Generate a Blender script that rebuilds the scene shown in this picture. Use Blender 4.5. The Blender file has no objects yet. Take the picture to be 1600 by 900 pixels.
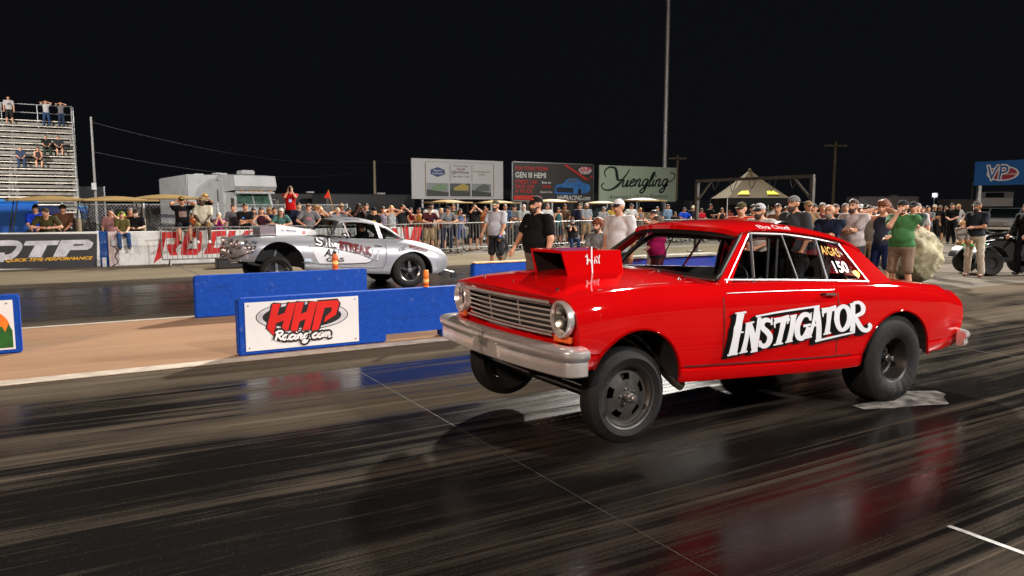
import bpy, bmesh, math, random
import numpy as np
from mathutils import Vector, Matrix
random.seed(7); np.random.seed(7)
PI = math.pi; R = math.radians
SC = bpy.context.scene
COL = SC.collection

# ---------------------------------------------------------------- camera, sky, lights, exposure
# world frame: +X runs back along the drag strip, +Y across it, away from the photographer
EYE = 1.65; FPX = 1150.0; HORIZ = 324.0
PITCH = math.atan((450 - HORIZ) / FPX); YAW = R(59.3)
cam = bpy.data.objects.new('camera', bpy.data.cameras.new('camera'))
COL.objects.link(cam)
cam.data.sensor_width = 36.0
cam.data.lens = 36.0 * FPX / 1600.0
cam.data.clip_start = 0.05; cam.data.clip_end = 3000
cam.location = (0, 0, EYE)
cam.rotation_euler = (PI/2 - PITCH, 0, YAW - PI/2)
SC.camera = cam

world = bpy.data.worlds.new('World'); SC.world = world; world.use_nodes = True
wn = world.node_tree.nodes; wl = world.node_tree.links
bg = wn['Background']
sky = wn.new('ShaderNodeTexSky'); sky.sky_type = 'NISHITA'; sky.sun_disc = False
sky.sun_elevation = R(-4.0); sky.sun_rotation = R(100); sky.air_density = 1.0; sky.dust_density = 2.0
mixw = wn.new('ShaderNodeMix'); mixw.data_type = 'RGBA'
mixw.inputs[0].default_value = 0.97
wl.new(sky.outputs[0], mixw.inputs[6]); mixw.inputs[7].default_value = (0.045, 0.048, 0.062, 1)
wl.new(mixw.outputs[2], bg.inputs[0]); bg.inputs[1].default_value = 0.085

FLOODS = [  # name, position, aim, power (W), colour, disc diameter: the banks of lamps on the strip's light masts, plus one added for the grandstand
    ('back',  (40.0, 44.0, 29.0), (4.0, 6.0, 0.0), 21000, (1.0, 0.95, 0.86), 2.6),
    ('right', (15.0, -24.0, 20.0), (8.5, 13.0, 0.0), 3500, (1.0, 0.97, 0.93), 2.6),
    ('left',  (-24.0, -10.0, 17.0), (3.0, 10.0, 0.0), 2300, (1.0, 0.74, 0.58), 2.6),
    ('far',   (42.0, -6.0, 18.0), (16.0, 14.0, 0.0), 6200, (1.0, 0.93, 0.86), 2.2),
    ('stand', (-17.0, 27.0, 15.0), (-3.0, 52.0, 4.0), 3800, (1.0, 0.94, 0.86), 2.0),  # added mast, out of view, to brighten the grandstand
]
moon = lnk_sun = bpy.data.objects.new('moon', bpy.data.lights.new('moon', 'SUN')); COL.objects.link(moon)
moon.data.energy = .02; moon.data.angle = R(.5); moon.data.color = (.8, .88, 1.0); moon.rotation_euler = (R(48), 0, R(150)); moon.location = (0, 0, 60)
SC.view_settings.view_transform = 'Standard'; SC.view_settings.look = 'None'
SC.view_settings.exposure = 0.0; SC.view_settings.gamma = 1.0
SC.render.engine = 'CYCLES'

# ---------------------------------------------------------------- geometry of the view (turns a spot on the ground plan into a place)
_F = Vector((math.cos(YAW)*math.cos(PITCH), math.sin(YAW)*math.cos(PITCH), -math.sin(PITCH)))
_R = Vector((math.sin(YAW), -math.cos(YAW), 0)); _U = _R.cross(_F)
def _ray(x, y): return _F*FPX + _R*(x-800) - _U*(y-450)
def gnd(x, y, z=0.0):
    d = _ray(x, y); return Vector((0, 0, EYE)) + d*((z-EYE)/d.z)
def atY(x, y, Y):
    d = _ray(x, y); return Vector((0, 0, EYE)) + d*(Y/d.y)
def atX(x, y, X):
    d = _ray(x, y); return Vector((0, 0, EYE)) + d*(X/d.x)

# ---------------------------------------------------------------- materials
MATS = {}
def srgb(r, g, b):
    f = lambda c: ((c/255.0)/12.92 if c/255.0 <= .04045 else ((c/255.0+.055)/1.055)**2.4)
    return (f(r), f(g), f(b))
def mat(name, col, rough=.5, metal=0.0, var=.12, scale=6.0, bump=0.0, bscale=60.0, coat=0.0, spec=.5, trans=0.0, alpha=1.0, emit=None, estr=0.0, stretch=None):
    if name in MATS: return MATS[name]
    m = bpy.data.materials.new(name); m.use_nodes = True
    nt = m.node_tree; n = nt.nodes; l = nt.links; b = n['Principled BSDF']
    b.inputs['Roughness'].default_value = rough; b.inputs['Metallic'].default_value = metal
    b.inputs['Specular IOR Level'].default_value = spec
    b.inputs['Coat Weight'].default_value = coat; b.inputs['Coat Roughness'].default_value = .04
    b.inputs['Transmission Weight'].default_value = trans; b.inputs['Alpha'].default_value = alpha
    tc = n.new('ShaderNodeTexCoord'); mp = n.new('ShaderNodeMapping'); l.new(tc.outputs['Object'], mp.inputs[0])
    if stretch: mp.inputs['Scale'].default_value = stretch
    if var > 0:
        no = n.new('ShaderNodeTexNoise'); no.inputs['Scale'].default_value = scale; no.inputs['Detail'].default_value = 5
        l.new(mp.outputs[0], no.inputs[0])
        cr = n.new('ShaderNodeValToRGB'); e = cr.color_ramp.elements
        e[0].position = .3; e[1].position = .7
        e[0].color = tuple(c*(1-var) for c in col)+(1,); e[1].color = tuple(min(1, c*(1+var)) for c in col)+(1,)
        l.new(no.outputs[0], cr.inputs[0]); l.new(cr.outputs[0], b.inputs['Base Color'])
    else:
        b.inputs['Base Color'].default_value = tuple(col)+(1,)
    if bump > 0:
        nb = n.new('ShaderNodeTexNoise'); nb.inputs['Scale'].default_value = bscale; nb.inputs['Detail'].default_value = 4
        l.new(mp.outputs[0], nb.inputs[0])
        bu = n.new('ShaderNodeBump'); bu.inputs['Strength'].default_value = bump; bu.inputs['Distance'].default_value = .02
        l.new(nb.outputs[0], bu.inputs['Height']); l.new(bu.outputs[0], b.inputs['Normal'])
    if emit:
        b.inputs['Emission Color'].default_value = tuple(emit)+(1,); b.inputs['Emission Strength'].default_value = estr
    MATS[name] = m
    return m
def cmat(kind, rgb, **k):
    """a material of one kind (cloth, paint, print) in an 8-bit picture colour"""
    key = kind + '_%02x%02x%02x' % tuple(int(c) for c in rgb)
    base = dict(cloth=dict(rough=.85, var=.14, scale=9, bump=.5, bscale=55, spec=.2), paint=dict(rough=.4, var=.06, scale=3),
                print=dict(rough=.55, var=.03, scale=4), skin=dict(rough=.55, var=.07, scale=14), hair=dict(rough=.6, var=.35, scale=60, bump=.8, bscale=90),
                plastic=dict(rough=.45, var=.06, scale=5), metal=dict(rough=.35, metal=1.0, var=.12, scale=8))[kind]
    base = dict(base); base.update(k)
    k_ = .72 if kind == 'cloth' else .85 if kind == 'skin' else 1.0
    return mat(key, tuple(c*k_ for c in srgb(*rgb)), **base)

def noise_bits(m):
    return m.node_tree.nodes, m.node_tree.links, m.node_tree.nodes['Principled BSDF']

# ---------------------------------------------------------------- mesh builder
def lnk(o): COL.objects.link(o); return o
def wloc(o):
    v = Vector(o.location)
    while o.parent: o = o.parent; v += Vector(o.location)
    return v
def tag(o, label=None, cat=None, group=None, kind=None):
    if label: o['label'] = label
    if cat: o['category'] = cat
    if group: o['group'] = group
    if kind: o['kind'] = kind
    return o
def thing(name, loc, label, cat, group=None):
    e = lnk(bpy.data.objects.new(name, None)); e.location = loc; e.empty_display_size = .2
    return tag(e, label, cat, group)

class MB:
    def __init__(s): s.v = []; s.f = []; s.m = []
    def add(s, vs, fs, mi=0):
        o = len(s.v); s.v += [tuple(v) for v in vs]; s.f += [tuple(i+o for i in f) for f in fs]; s.m += [mi]*len(fs); return s
    def box(s, c, d, rz=0, bev=0.0, mi=0, rot=None):
        x, y, z = d[0]/2, d[1]/2, d[2]/2
        M = rot if rot is not None else Matrix.Rotation(rz, 3, 'Z')
        c = Vector(c)
        if bev <= 0:
            vs = [(i*x, j*y, k*z) for i in (-1, 1) for j in (-1, 1) for k in (-1, 1)]
            fs = [(0,1,3,2),(4,6,7,5),(0,4,5,1),(2,3,7,6),(0,2,6,4),(1,5,7,3)]
        else:
            b = min(bev, x*.9, y*.9, z*.9); vs = []; idx = {}
            for i in (-1, 1):
                for j in (-1, 1):
                    for k in (-1, 1):
                        for a in range(3):
                            p = [i*(x-b), j*(y-b), k*(z-b)]; q = [i*x, j*y, k*z]; p[a] = q[a]
                            idx[(i,j,k,a)] = len(vs); vs.append(p)
            fs = []
            for a in range(3):
                o = [n for n in range(3) if n != a]
                for sg in (-1, 1):
                    r = []
                    for (p, q) in ((-1,-1),(1,-1),(1,1),(-1,1)):
                        t = [0,0,0]; t[a] = sg; t[o[0]] = p; t[o[1]] = q; r.append(idx[(t[0],t[1],t[2],a)])
                    fs.append(r)
            for a in range(3):
                o = [n for n in range(3) if n != a]
                for p in (-1, 1):
                    for q in (-1, 1):
                        t0 = [0,0,0]; t0[a] = -1; t0[o[0]] = p; t0[o[1]] = q; t1 = list(t0); t1[a] = 1
                        fs.append([idx[tuple(t0)+(o[0],)], idx[tuple(t1)+(o[0],)], idx[tuple(t1)+(o[1],)], idx[tuple(t0)+(o[1],)]])
            for i in (-1, 1):
                for j in (-1, 1):
                    for k in (-1, 1): fs.append([idx[(i,j,k,0)], idx[(i,j,k,1)], idx[(i,j,k,2)]])
        return s.add([c + M @ Vector(v) for v in vs], fs, mi)
    def tube(s, pts, r, n=8, mi=0, cap=True, closed=False):
        pts = [Vector(p) for p in pts]; m = len(pts)
        rs = r if isinstance(r, (list, tuple)) else [r]*m
        vs = []; up = None
        for i, p in enumerate(pts):
            t = (pts[(i+1) % m]-pts[i-1]) if closed else (pts[min(i+1, m-1)]-pts[max(i-1, 0)])
            t = t.normalized() if t.length > 1e-9 else Vector((0,0,1))
            if up is None: up = Vector((0,0,1)) if abs(t.z) < .9 else Vector((1,0,0))
            a = t.cross(up); a = a.normalized() if a.length > 1e-6 else Vector((1,0,0)); up = a.cross(t).normalized()
            for k in range(n):
                th = 2*PI*k/n; vs.append(p + (a*math.cos(th) + up*math.sin(th))*rs[i])
        fs = []
        for i in range(m if closed else m-1):
            j = (i+1) % m
            for k in range(n): fs.append((i*n+k, i*n+(k+1) % n, j*n+(k+1) % n, j*n+k))
        if cap and not closed: fs += [tuple(range(n-1, -1, -1)), tuple((m-1)*n+k for k in range(n))]
        return s.add(vs, fs, mi)
    def lathe(s, prof, c=(0,0,0), axis=(0,0,1), n=32, mi=0, closed=False, sx=(1,1)):
        """profile of (radius, height) turned round an axis"""
        ax = Vector(axis).normalized(); a = ax.cross(Vector((0,0,1)) if abs(ax.z) < .9 else Vector((1,0,0))).normalized(); b = ax.cross(a)
        c = Vector(c); vs = []; fs = []; m = len(prof)
        for (r, h) in prof:
            for k in range(n):
                th = 2*PI*k/n; vs.append(c + ax*h + a*(r*math.cos(th)*sx[0]) + b*(r*math.sin(th)*sx[1]))
        for i in range(m if closed else m-1):
            j = (i+1) % m
            for k in range(n): fs.append((i*n+k, i*n+(k+1) % n, j*n+(k+1) % n, j*n+k))
        return s.add(vs, fs, mi)
    def prism(s, poly, d0, d1, fn, mi=0):
        """2-D polygon (a, b) extruded from depth d0 to d1; fn(a, b, d) gives the 3-D point"""
        n = len(poly)
        vs = [fn(a, b, d0) for a, b in poly] + [fn(a, b, d1) for a, b in poly]
        fs = [tuple(range(n-1, -1, -1)), tuple(range(n, 2*n))] + [(i, (i+1) % n, n+(i+1) % n, n+i) for i in range(n)]
        return s.add(vs, fs, mi)
    def grid(s, rows, mi=0, closed=False):
        m = len(rows); n = len(rows[0]); vs = [p for r in rows for p in r]; fs = []
        for i in range(m-1):
            for k in range(n if closed else n-1): fs.append((i*n+k, i*n+(k+1) % n, (i+1)*n+(k+1) % n, (i+1)*n+k))
        return s.add(vs, fs, mi)
    def ell(s, c, r, n=12, mi=0, rot=None):
        vs = []; fs = []; c = Vector(c); h = n//2+1
        for i in range(h):
            ph = PI*i/(h-1)
            for k in range(n):
                th = 2*PI*k/n; v = Vector((r[0]*math.sin(ph)*math.cos(th), r[1]*math.sin(ph)*math.sin(th), r[2]*math.cos(ph)))
                vs.append(c + (rot @ v if rot is not None else v))
        for i in range(h-1):
            for k in range(n): fs.append((i*n+k, (i+1)*n+k, (i+1)*n+(k+1) % n, i*n+(k+1) % n))
        return s.add(vs, fs, mi)
    def mesh(s, name, mats, off=None, smooth=None, weld=False):
        me = bpy.data.meshes.new(name)
        vs = s.v if off is None else [(v[0]-off[0], v[1]-off[1], v[2]-off[2]) for v in s.v]
        me.from_pydata(vs, [], s.f)
        for mm in (mats if isinstance(mats, (list, tuple)) else [mats]): me.materials.append(mm)
        if max(s.m, default=0) > 0: me.polygons.foreach_set('material_index', s.m)
        bm = bmesh.new(); bm.from_mesh(me)
        if weld: bmesh.ops.remove_doubles(bm, verts=bm.verts, dist=1e-4)
        bmesh.ops.recalc_face_normals(bm, faces=bm.faces); bm.to_mesh(me); bm.free()
        if smooth is not None:
            me.polygons.foreach_set('use_smooth', [True]*len(me.polygons)); me.set_sharp_from_angle(angle=R(smooth))
        me.update(); return me
    def build(s, name, mats, parent=None, smooth=None, weld=False, local=False):
        off = wloc(parent) if (parent and not local) else None
        o = lnk(bpy.data.objects.new(name, s.mesh(name, mats, off, smooth, weld)))
        if parent: o.parent = parent
        return o
def solo(name, mb, mats, loc, label, cat, group=None, smooth=None, kind=None):
    """a top-level thing that is one mesh, its origin at loc"""
    o = lnk(bpy.data.objects.new(name, mb.mesh(name, mats, loc, smooth))); o.location = loc
    return tag(o, label, cat, group, kind)
def part(name, mats, parent, mb, smooth=None, weld=False): return mb.build(name, mats, parent, smooth, weld)
def copy_tree(o, parent=None):
    c = o.copy(); COL.objects.link(c); c.parent = parent
    for ch in list(o.children): copy_tree(ch, c)
    return c
def cr(pts, n=6, closed=False):
    """Catmull-Rom through the points (tuples of any size)"""
    P = [np.array(p, float) for p in pts]; out = []; m = len(P)
    for i in range(m if closed else m-1):
        if closed: p0, p1, p2, p3 = P[i-1], P[i], P[(i+1) % m], P[(i+2) % m]
        else: p0, p1, p2, p3 = P[max(i-1, 0)], P[i], P[i+1], P[min(i+2, m-1)]
        for k in range(n):
            t = k/n; out.append(.5*((2*p1)+(-p0+p2)*t+(2*p0-5*p1+4*p2-p3)*t*t+(-p0+3*p1-3*p2+p3)*t**3))
    if not closed: out.append(P[-1])
    return [tuple(p) for p in out]
def lerp_tab(tab, x):
    if x <= tab[0][0]: return tab[0][1]
    for (a, u), (b, v) in zip(tab, tab[1:]):
        if x <= b: t = (x-a)/(b-a); return u+(v-u)*t
    return tab[-1][1]
def smooth_tab(tab, x):
    """smooth (Catmull-Rom in x) table look-up"""
    if x <= tab[0][0]: return tab[0][1]
    if x >= tab[-1][0]: return tab[-1][1]
    n = len(tab)
    for i in range(n-1):
        if x <= tab[i+1][0]:
            x1, y1 = tab[i]; x2, y2 = tab[i+1]; h = x2-x1; t = (x-x1)/h
            m1 = (tab[i+1][1]-tab[i-1][1])/(tab[i+1][0]-tab[i-1][0]) if i > 0 else (y2-y1)/h
            m2 = (tab[i+2][1]-tab[i][1])/(tab[i+2][0]-tab[i][0]) if i < n-2 else (y2-y1)/h
            t2 = t*t; t3 = t2*t
            return (2*t3-3*t2+1)*y1+(t3-2*t2+t)*h*m1+(-2*t3+3*t2)*y2+(t3-t2)*h*m2

# ---------------------------------------------------------------- lettering (flat print and cut vinyl)
_txt = {}
def text_shape(s, bold=0.0, shear=0.0, space=1.0):
    key = (s, bold, shear, space)
    if key in _txt: return _txt[key]
    c = bpy.data.curves.new('t', 'FONT'); c.body = s; c.size = 1; c.offset = bold; c.shear = shear; c.space_character = space; c.resolution_u = 3
    c.fill_mode = 'FRONT'
    o = bpy.data.objects.new('t', c); COL.objects.link(o)
    dg = bpy.context.evaluated_depsgraph_get(); me = o.evaluated_get(dg).to_mesh()
    vs = [tuple(v.co) for v in me.vertices]; fs = [tuple(p.vertices) for p in me.polygons]
    o.evaluated_get(dg).to_mesh_clear(); bpy.data.objects.remove(o); bpy.data.curves.remove(c)
    _txt[key] = (vs, fs)
    return vs, fs
def text_mb(s, fn, x0, x1, y0, y1, bold=0.0, shear=0.0, space=1.0, mb=None, mi=0, pad=0.0):
    """letters stretched into the box x0..x1, y0..y1 of a plane; fn(x, y) gives the 3-D point"""
    vs, fs = text_shape(s, 0.0, shear, space)
    xs = [v[0] for v in vs]; ys = [v[1] for v in vs]
    a, b, c, d = min(xs), max(xs), min(ys), max(ys)
    if bold: vs, fs = text_shape(s, bold, shear, space)
    e_ = bold*1.6
    vs = [(min(max(v[0], a-e_), b+e_), min(max(v[1], c-e_), d+e_)) for v in vs]
    mb = mb or MB()
    mb.add([fn(x0+(v[0]-a)/(b-a)*(x1-x0), y0+(v[1]-c)/(d-c)*(y1-y0)) for v in vs], fs, mi)
    return mb
def stroke(mb, pts, w, fn, n=5, mi=0, taper=0.0):
    """a flat pen stroke of width w (number or list) along a smooth 2-D line"""
    P = cr(pts, n) if n > 1 else [tuple(p) for p in pts]
    m = len(P); W = w if isinstance(w, (list, tuple)) else [w]*2
    L = []; Rr = []
    for i, p in enumerate(P):
        q0 = P[max(i-1, 0)]; q1 = P[min(i+1, m-1)]; dx = q1[0]-q0[0]; dy = q1[1]-q0[1]; l = math.hypot(dx, dy) or 1
        t = i/(m-1); k = t*(len(W)-1); j = min(int(k), len(W)-2); ww = (W[j]+(W[j+1]-W[j])*(k-j))/2
        L.append(fn(p[0]-dy/l*ww, p[1]+dx/l*ww)); Rr.append(fn(p[0]+dy/l*ww, p[1]-dx/l*ww))
    mb.add(L+Rr, [(i, i+1, m+i+1, m+i) for i in range(m-1)], mi)
    return mb
def flat_poly(mb, pts, fn, mi=0):
    return mb.add([fn(x, y) for x, y in pts], [tuple(range(len(pts)))], mi)
def disc_pts(cx, cy, rx, ry, n=36, a0=0, a1=2*PI):
    return [(cx+rx*math.cos(a0+(a1-a0)*k/n), cy+ry*math.sin(a0+(a1-a0)*k/n)) for k in range(n if abs(a1-a0) > 6.2 else n+1)]
class Pl:
    """a flat frame for print: origin, x direction, y direction, lifted a little more with every layer"""
    def __init__(s, o, ex, ey, lift=.002, step=.0006):
        s.o = Vector(o); s.ex = Vector(ex); s.ey = Vector(ey); s.n = s.ex.cross(s.ey).normalized(); s.l = lift; s.step = step
    def __call__(s, x, y): return s.o + s.ex*x + s.ey*y + s.n*s.l
    def up(s): s.l += s.step; return s
class Fn:
    """print traced on a curved or flat side: g(x, y, lift)"""
    def __init__(s, g, lift=.002, step=.0006): s.g = g; s.l = lift; s.step = step
    def __call__(s, x, y): return s.g(x, y, s.l)
    def up(s): s.l += s.step; return s

# ---------------------------------------------------------------- ground
def track_mat(name, conc, rub, bands, y0, y1, rough=(.62, .30), seed=0.0, fade=None, streak=1.0, spec=.5):
    m = bpy.data.materials.new(name); m.use_nodes = True; n, l, b = noise_bits(m)
    tc = n.new('ShaderNodeTexCoord'); sep = n.new('ShaderNodeSeparateXYZ'); l.new(tc.outputs['Object'], sep.inputs[0])
    def math_(op, a, c, d=None):
        q = n.new('ShaderNodeMath'); q.operation = op
        for i, v in enumerate((a, c, d)):
            if v is None: continue
            if isinstance(v, (int, float)): q.inputs[i].default_value = v
            else: l.new(v, q.inputs[i])
        return q.outputs[0]
    wv = [tc.outputs['Object']]
    def noise(sx, sy, sc, det=6, rg=.6, off=0.0):
        mp = n.new('ShaderNodeMapping'); mp.inputs['Scale'].default_value = (sx, sy, 1); mp.inputs['Location'].default_value = (seed+off, seed*2+off, 0)
        l.new(wv[0], mp.inputs[0]); t = n.new('ShaderNodeTexNoise'); t.inputs['Scale'].default_value = sc
        t.inputs['Detail'].default_value = det; t.inputs['Roughness'].default_value = rg; l.new(mp.outputs[0], t.inputs[0]); return t.outputs[0]
    warp = noise(.12, .5, 1.0, 3, .5, 3.3)
    wob = noise(.16, .22, 1.0, 2, .5, 17.0); cx_ = n.new('ShaderNodeCombineXYZ'); l.new(sep.outputs[0], cx_.inputs[0]); l.new(math_('ADD', sep.outputs[1], math_('MULTIPLY', math_('SUBTRACT', wob, .5), .45)), cx_.inputs[1])
    yy = math_('ADD', sep.outputs[1], math_('MULTIPLY', math_('SUBTRACT', warp, .5), .75))
    t = math_('DIVIDE', math_('SUBTRACT', yy, y0), y1-y0)
    ramp = n.new('ShaderNodeValToRGB'); l.new(t, ramp.inputs[0]); el = ramp.color_ramp.elements
    for i, (y, v) in enumerate(bands):
        p = (y-y0)/(y1-y0)
        e = el[i] if i < 2 else el.new(p)
        e.position = p; e.color = (v, v, v, 1)
    s1 = noise(.13, 4.0, 1.6, 8, .68, 0); s2 = noise(.30, 40.0, 1.5, 8, .75, 7.7); s3 = noise(1, 1, 70, 5, .8, 1.1); s4 = noise(.35, .8, 1.3, 5, .6, 11)
    st = math_('ADD', math_('MULTIPLY', math_('SUBTRACT', s1, .5), 1.25*streak), math_('MULTIPLY', math_('SUBTRACT', s2, .5), 1.15*streak))
    st = math_('ADD', st, math_('MULTIPLY', math_('SUBTRACT', s4, .5), 1.3))
    st = math_('ADD', st, math_('MULTIPLY', math_('SUBTRACT', s3, .5), .75))
    def step(src, a, b_): 
        q = n.new('ShaderNodeMapRange'); q.interpolation_type = 'SMOOTHSTEP'; q.inputs[1].default_value = a; q.inputs[2].default_value = b_; l.new(src, q.inputs[0]); return q.outputs[0]
    wv[0] = cx_.outputs[0]; brk = step(noise(.25, .5, 1.0, 4, .6, 51), .38, .62)
    mark = step(noise(.035, 2.6, 1.7, 2, .4, 21), .51, .61); mark2 = step(noise(.05, 5.5, 1.9, 2, .4, 33), .54, .63); scuff = step(noise(.06, 6.0, 1.5, 3, .5, 44), .60, .66)
    mark = math_('MULTIPLY', mark, brk); wv[0] = tc.outputs['Object']
    st = math_('ADD', st, math_('MULTIPLY', mark, .36*streak)); st = math_('ADD', st, math_('MULTIPLY', mark2, .25*streak)); st = math_('SUBTRACT', st, math_('MULTIPLY', scuff, .30*streak))
    k = math_('ADD', ramp.outputs[0], st)
    if fade:
        k = math_('SUBTRACT', k, math_('MULTIPLY', math_('MINIMUM', math_('MAXIMUM', math_('DIVIDE', math_('SUBTRACT', sep.outputs[0], fade[0]), fade[1]-fade[0]), 0.0), 1.0), fade[2]))
    cl = n.new('ShaderNodeClamp'); l.new(k, cl.inputs[0])
    mx = n.new('ShaderNodeMix'); mx.data_type = 'RGBA'; l.new(cl.outputs[0], mx.inputs[0]); mx.inputs[6].default_value = conc+(1,); mx.inputs[7].default_value = rub+(1,)
    sp = noise(1, 1, 130, 2, .5, 5)         # pale grit
    gt = math_('MULTIPLY', math_('GREATER_THAN', sp, .70), .45)
    mx2 = n.new('ShaderNodeMix'); mx2.data_type = 'RGBA'; l.new(gt, mx2.inputs[0]); l.new(mx.outputs[2], mx2.inputs[6]); mx2.inputs[7].default_value = (.16, .13, .10, 1)
    l.new(mx2.outputs[2], b.inputs['Base Color'])
    rr = math_('ADD', math_('MULTIPLY', cl.outputs[0], rough[1]-rough[0]), rough[0])
    rr = math_('MAXIMUM', math_('ADD', rr, math_('MULTIPLY', math_('SUBTRACT', s1, .5), .10)), .10); l.new(rr, b.inputs['Roughness'])
    l.new(math_('MULTIPLY', math_('MAXIMUM', math_('SUBTRACT', cl.outputs[0], .62), 0.0), spec*2.6), b.inputs['Specular IOR Level'])
    bu = n.new('ShaderNodeBump'); bu.inputs['Strength'].default_value = .08; bu.inputs['Distance'].default_value = .008
    hh = math_('ADD', math_('MULTIPLY', s2, .5), math_('MULTIPLY', noise(1, 1, 120, 3, .6, 2), .6))
    l.new(hh, bu.inputs['Height']); l.new(bu.outputs[0], b.inputs['Normal'])
    return m
def sheet(name, x0, x1, y0, y1, z, m, nx=1, parent=None):
    o = MB().add([(x0, y0, z), (x1, y0, z), (x1, y1, z), (x0, y1, z)], [(0, 1, 2, 3)]).build(name, m, parent)
    if not parent: tag(o, kind='structure')
    return o
M_pit = mat('pit_asphalt', (.13, .12, .105), rough=.8, var=.35, scale=.6, bump=.5, bscale=40)
nl_m = track_mat('rubbered_concrete', (.100, .081, .061), (.0075, .0070, .0068),
    [(-6, .45), (-1, .45), (1.6, .62), (2.5, .84), (3.1, .98), (3.75, .94), (4.2, .72), (4.6, .92), (5.05, .92), (5.5, .42), (6.1, .42), (6.5, .95), (7.2, .85), (7.55, .26), (7.95, .05), (8.3, -.05)], -6, 8.3, rough=(.80, .13), fade=(6, 16, .35), spec=.13)
fl_m = track_mat('rubbered_concrete_far', (.080, .066, .052), (.0060, .0056, .0056),
    [(12, .0), (12.6, .35), (13.2, .98), (14.2, .85), (14.9, .98), (15.6, .85), (16.5, 1.0), (17.6, .75), (18.3, .35), (18.9, .2)], 12, 18.9, rough=(.75, .2), seed=4.2, fade=(9, 22, .6), spec=.15)
md_m = track_mat('pink_concrete_pad', (.31, .195, .125), (.20, .12, .078), [(8, .35), (9.5, .25), (11, .3), (12.2, .4)], 8, 12.2, rough=(.75, .7), seed=9.1, streak=.45)
sh_m = track_mat('beige_concrete_shoulder', (.21, .175, .125), (.105, .085, .062), [(18.8, .55), (19.3, .25), (21.5, .2), (23, .5), (23.5, .9)], 18.8, 23.6, rough=(.8, .75), seed=2.4, streak=.5)
pr_m = track_mat('pit_road_asphalt', (.19, .165, .135), (.06, .055, .05), [(-40, .4), (10, .4), (20, .45), (60, .5)], -40, 60, rough=(.75, .65), seed=6.0, streak=.7)
edge_m = mat('pale_concrete_edge', (.38, .33, .27), rough=.8, var=.3, scale=5, bump=.4, bscale=50)
sheet('ground', -1500, 1500, -1500, 1500, -.012, mat('dark_field', (.06, .056, .045), rough=.95, var=.35, scale=.12, bump=.5, bscale=9))
sheet('pit_ground', -60, 120, -60, 110, -.008, pr_m)
near_lane = sheet('drag_strip_lane', -60, 60, -8, 8.14, 0, nl_m)
far_lane = sheet('far_drag_strip_lane', -60, 24, 12.05, 18.85, 0, fl_m)
median = sheet('median_pad', -60, 7.2, 8.14, 12.05, .004, md_m)
shoulder = sheet('track_shoulder', -60, 40, 18.85, 23.6, .004, sh_m)
# edge strip of pale concrete, transverse saw joints and painted marks
def strip(name, pts, w, z, m, parent, n=1):
    mb = MB(); P = [Vector((p[0], p[1], z)) for p in pts]
    for a, b in zip(P, P[1:]):
        d = (b-a).normalized(); s = Vector((-d.y, d.x, 0))*(w/2)
        mb.add([a-s, b-s, b+s, a+s], [(0, 1, 2, 3)])
    return mb.build(name, m, parent)
line_m = mat('joint_filler', (.075, .065, .05), rough=.7, var=.5, scale=14)
seam_m = mat('dark_joint', (.05, .045, .04), rough=.9, var=.3, scale=10)
wht_m = mat('worn_white_line', (.42, .42, .42), rough=.6, var=.35, scale=16)
yel_m = mat('worn_yellow_line', (.38, .30, .10), rough=.6, var=.6, scale=18)
strip('edge_strip', [(-40, 8.27), (7.2, 8.27)], .24, .008, edge_m, median)
strip('edge_strip', [(-40, 11.97), (7.2, 11.97)], .13, .008, edge_m, median)
strip('saw_joint', [(2.40, -4), (2.40, 8.13)], .0045, .003, line_m, near_lane)
strip('saw_joint', [(8.9, -4), (8.9, 8.13)], .008, .003, line_m, near_lane)
strip('saw_joint', [(-4.1, -4), (-4.1, 8.13)], .008, .003, line_m, near_lane)
strip('painted_line', [(3.83, -3), (3.83, 2.0)], .035, .003, wht_m, near_lane)
ya, yb = gnd(835, 664), gnd(1100, 607)
for k in range(26):
    a = ya.lerp(yb, k/26); b = ya.lerp(yb, (k+.62+.3*random.random())/26); strip('chalk_dash', [a, b], .006, .003, yel_m, near_lane)
for x in (2.6, 6.9, 11.3, 15.8): strip('saw_joint', [(x, 18.9), (x-.15, 23.4)], .03, .008, seam_m, shoulder)
strip('saw_joint', [(-30, 21.6), (38, 21.55)], .02, .008, seam_m, shoulder)
# pale blotch on the lane behind the slick, broken up by noise
pale_blotch = mat('pale_blotch_on_concrete', (.16, .15, .14), rough=.8, var=.45, scale=9)
_n, _l, _b = noise_bits(pale_blotch); _t = _n.new('ShaderNodeTexNoise'); _t.inputs['Scale'].default_value = 7; _t.inputs['Detail'].default_value = 8; _tc = _n.new('ShaderNodeTexCoord'); _l.new(_tc.outputs['Object'], _t.inputs[0])
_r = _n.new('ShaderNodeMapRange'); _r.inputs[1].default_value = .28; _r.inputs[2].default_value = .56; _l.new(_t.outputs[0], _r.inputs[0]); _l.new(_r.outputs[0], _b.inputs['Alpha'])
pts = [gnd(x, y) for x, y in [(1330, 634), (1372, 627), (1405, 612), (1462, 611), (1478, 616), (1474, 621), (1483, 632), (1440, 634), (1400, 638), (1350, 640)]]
MB().add([(p.x, p.y, .004) for p in pts], [tuple(range(len(pts)))]).build('pale_patch', pale_blotch, near_lane)

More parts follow.
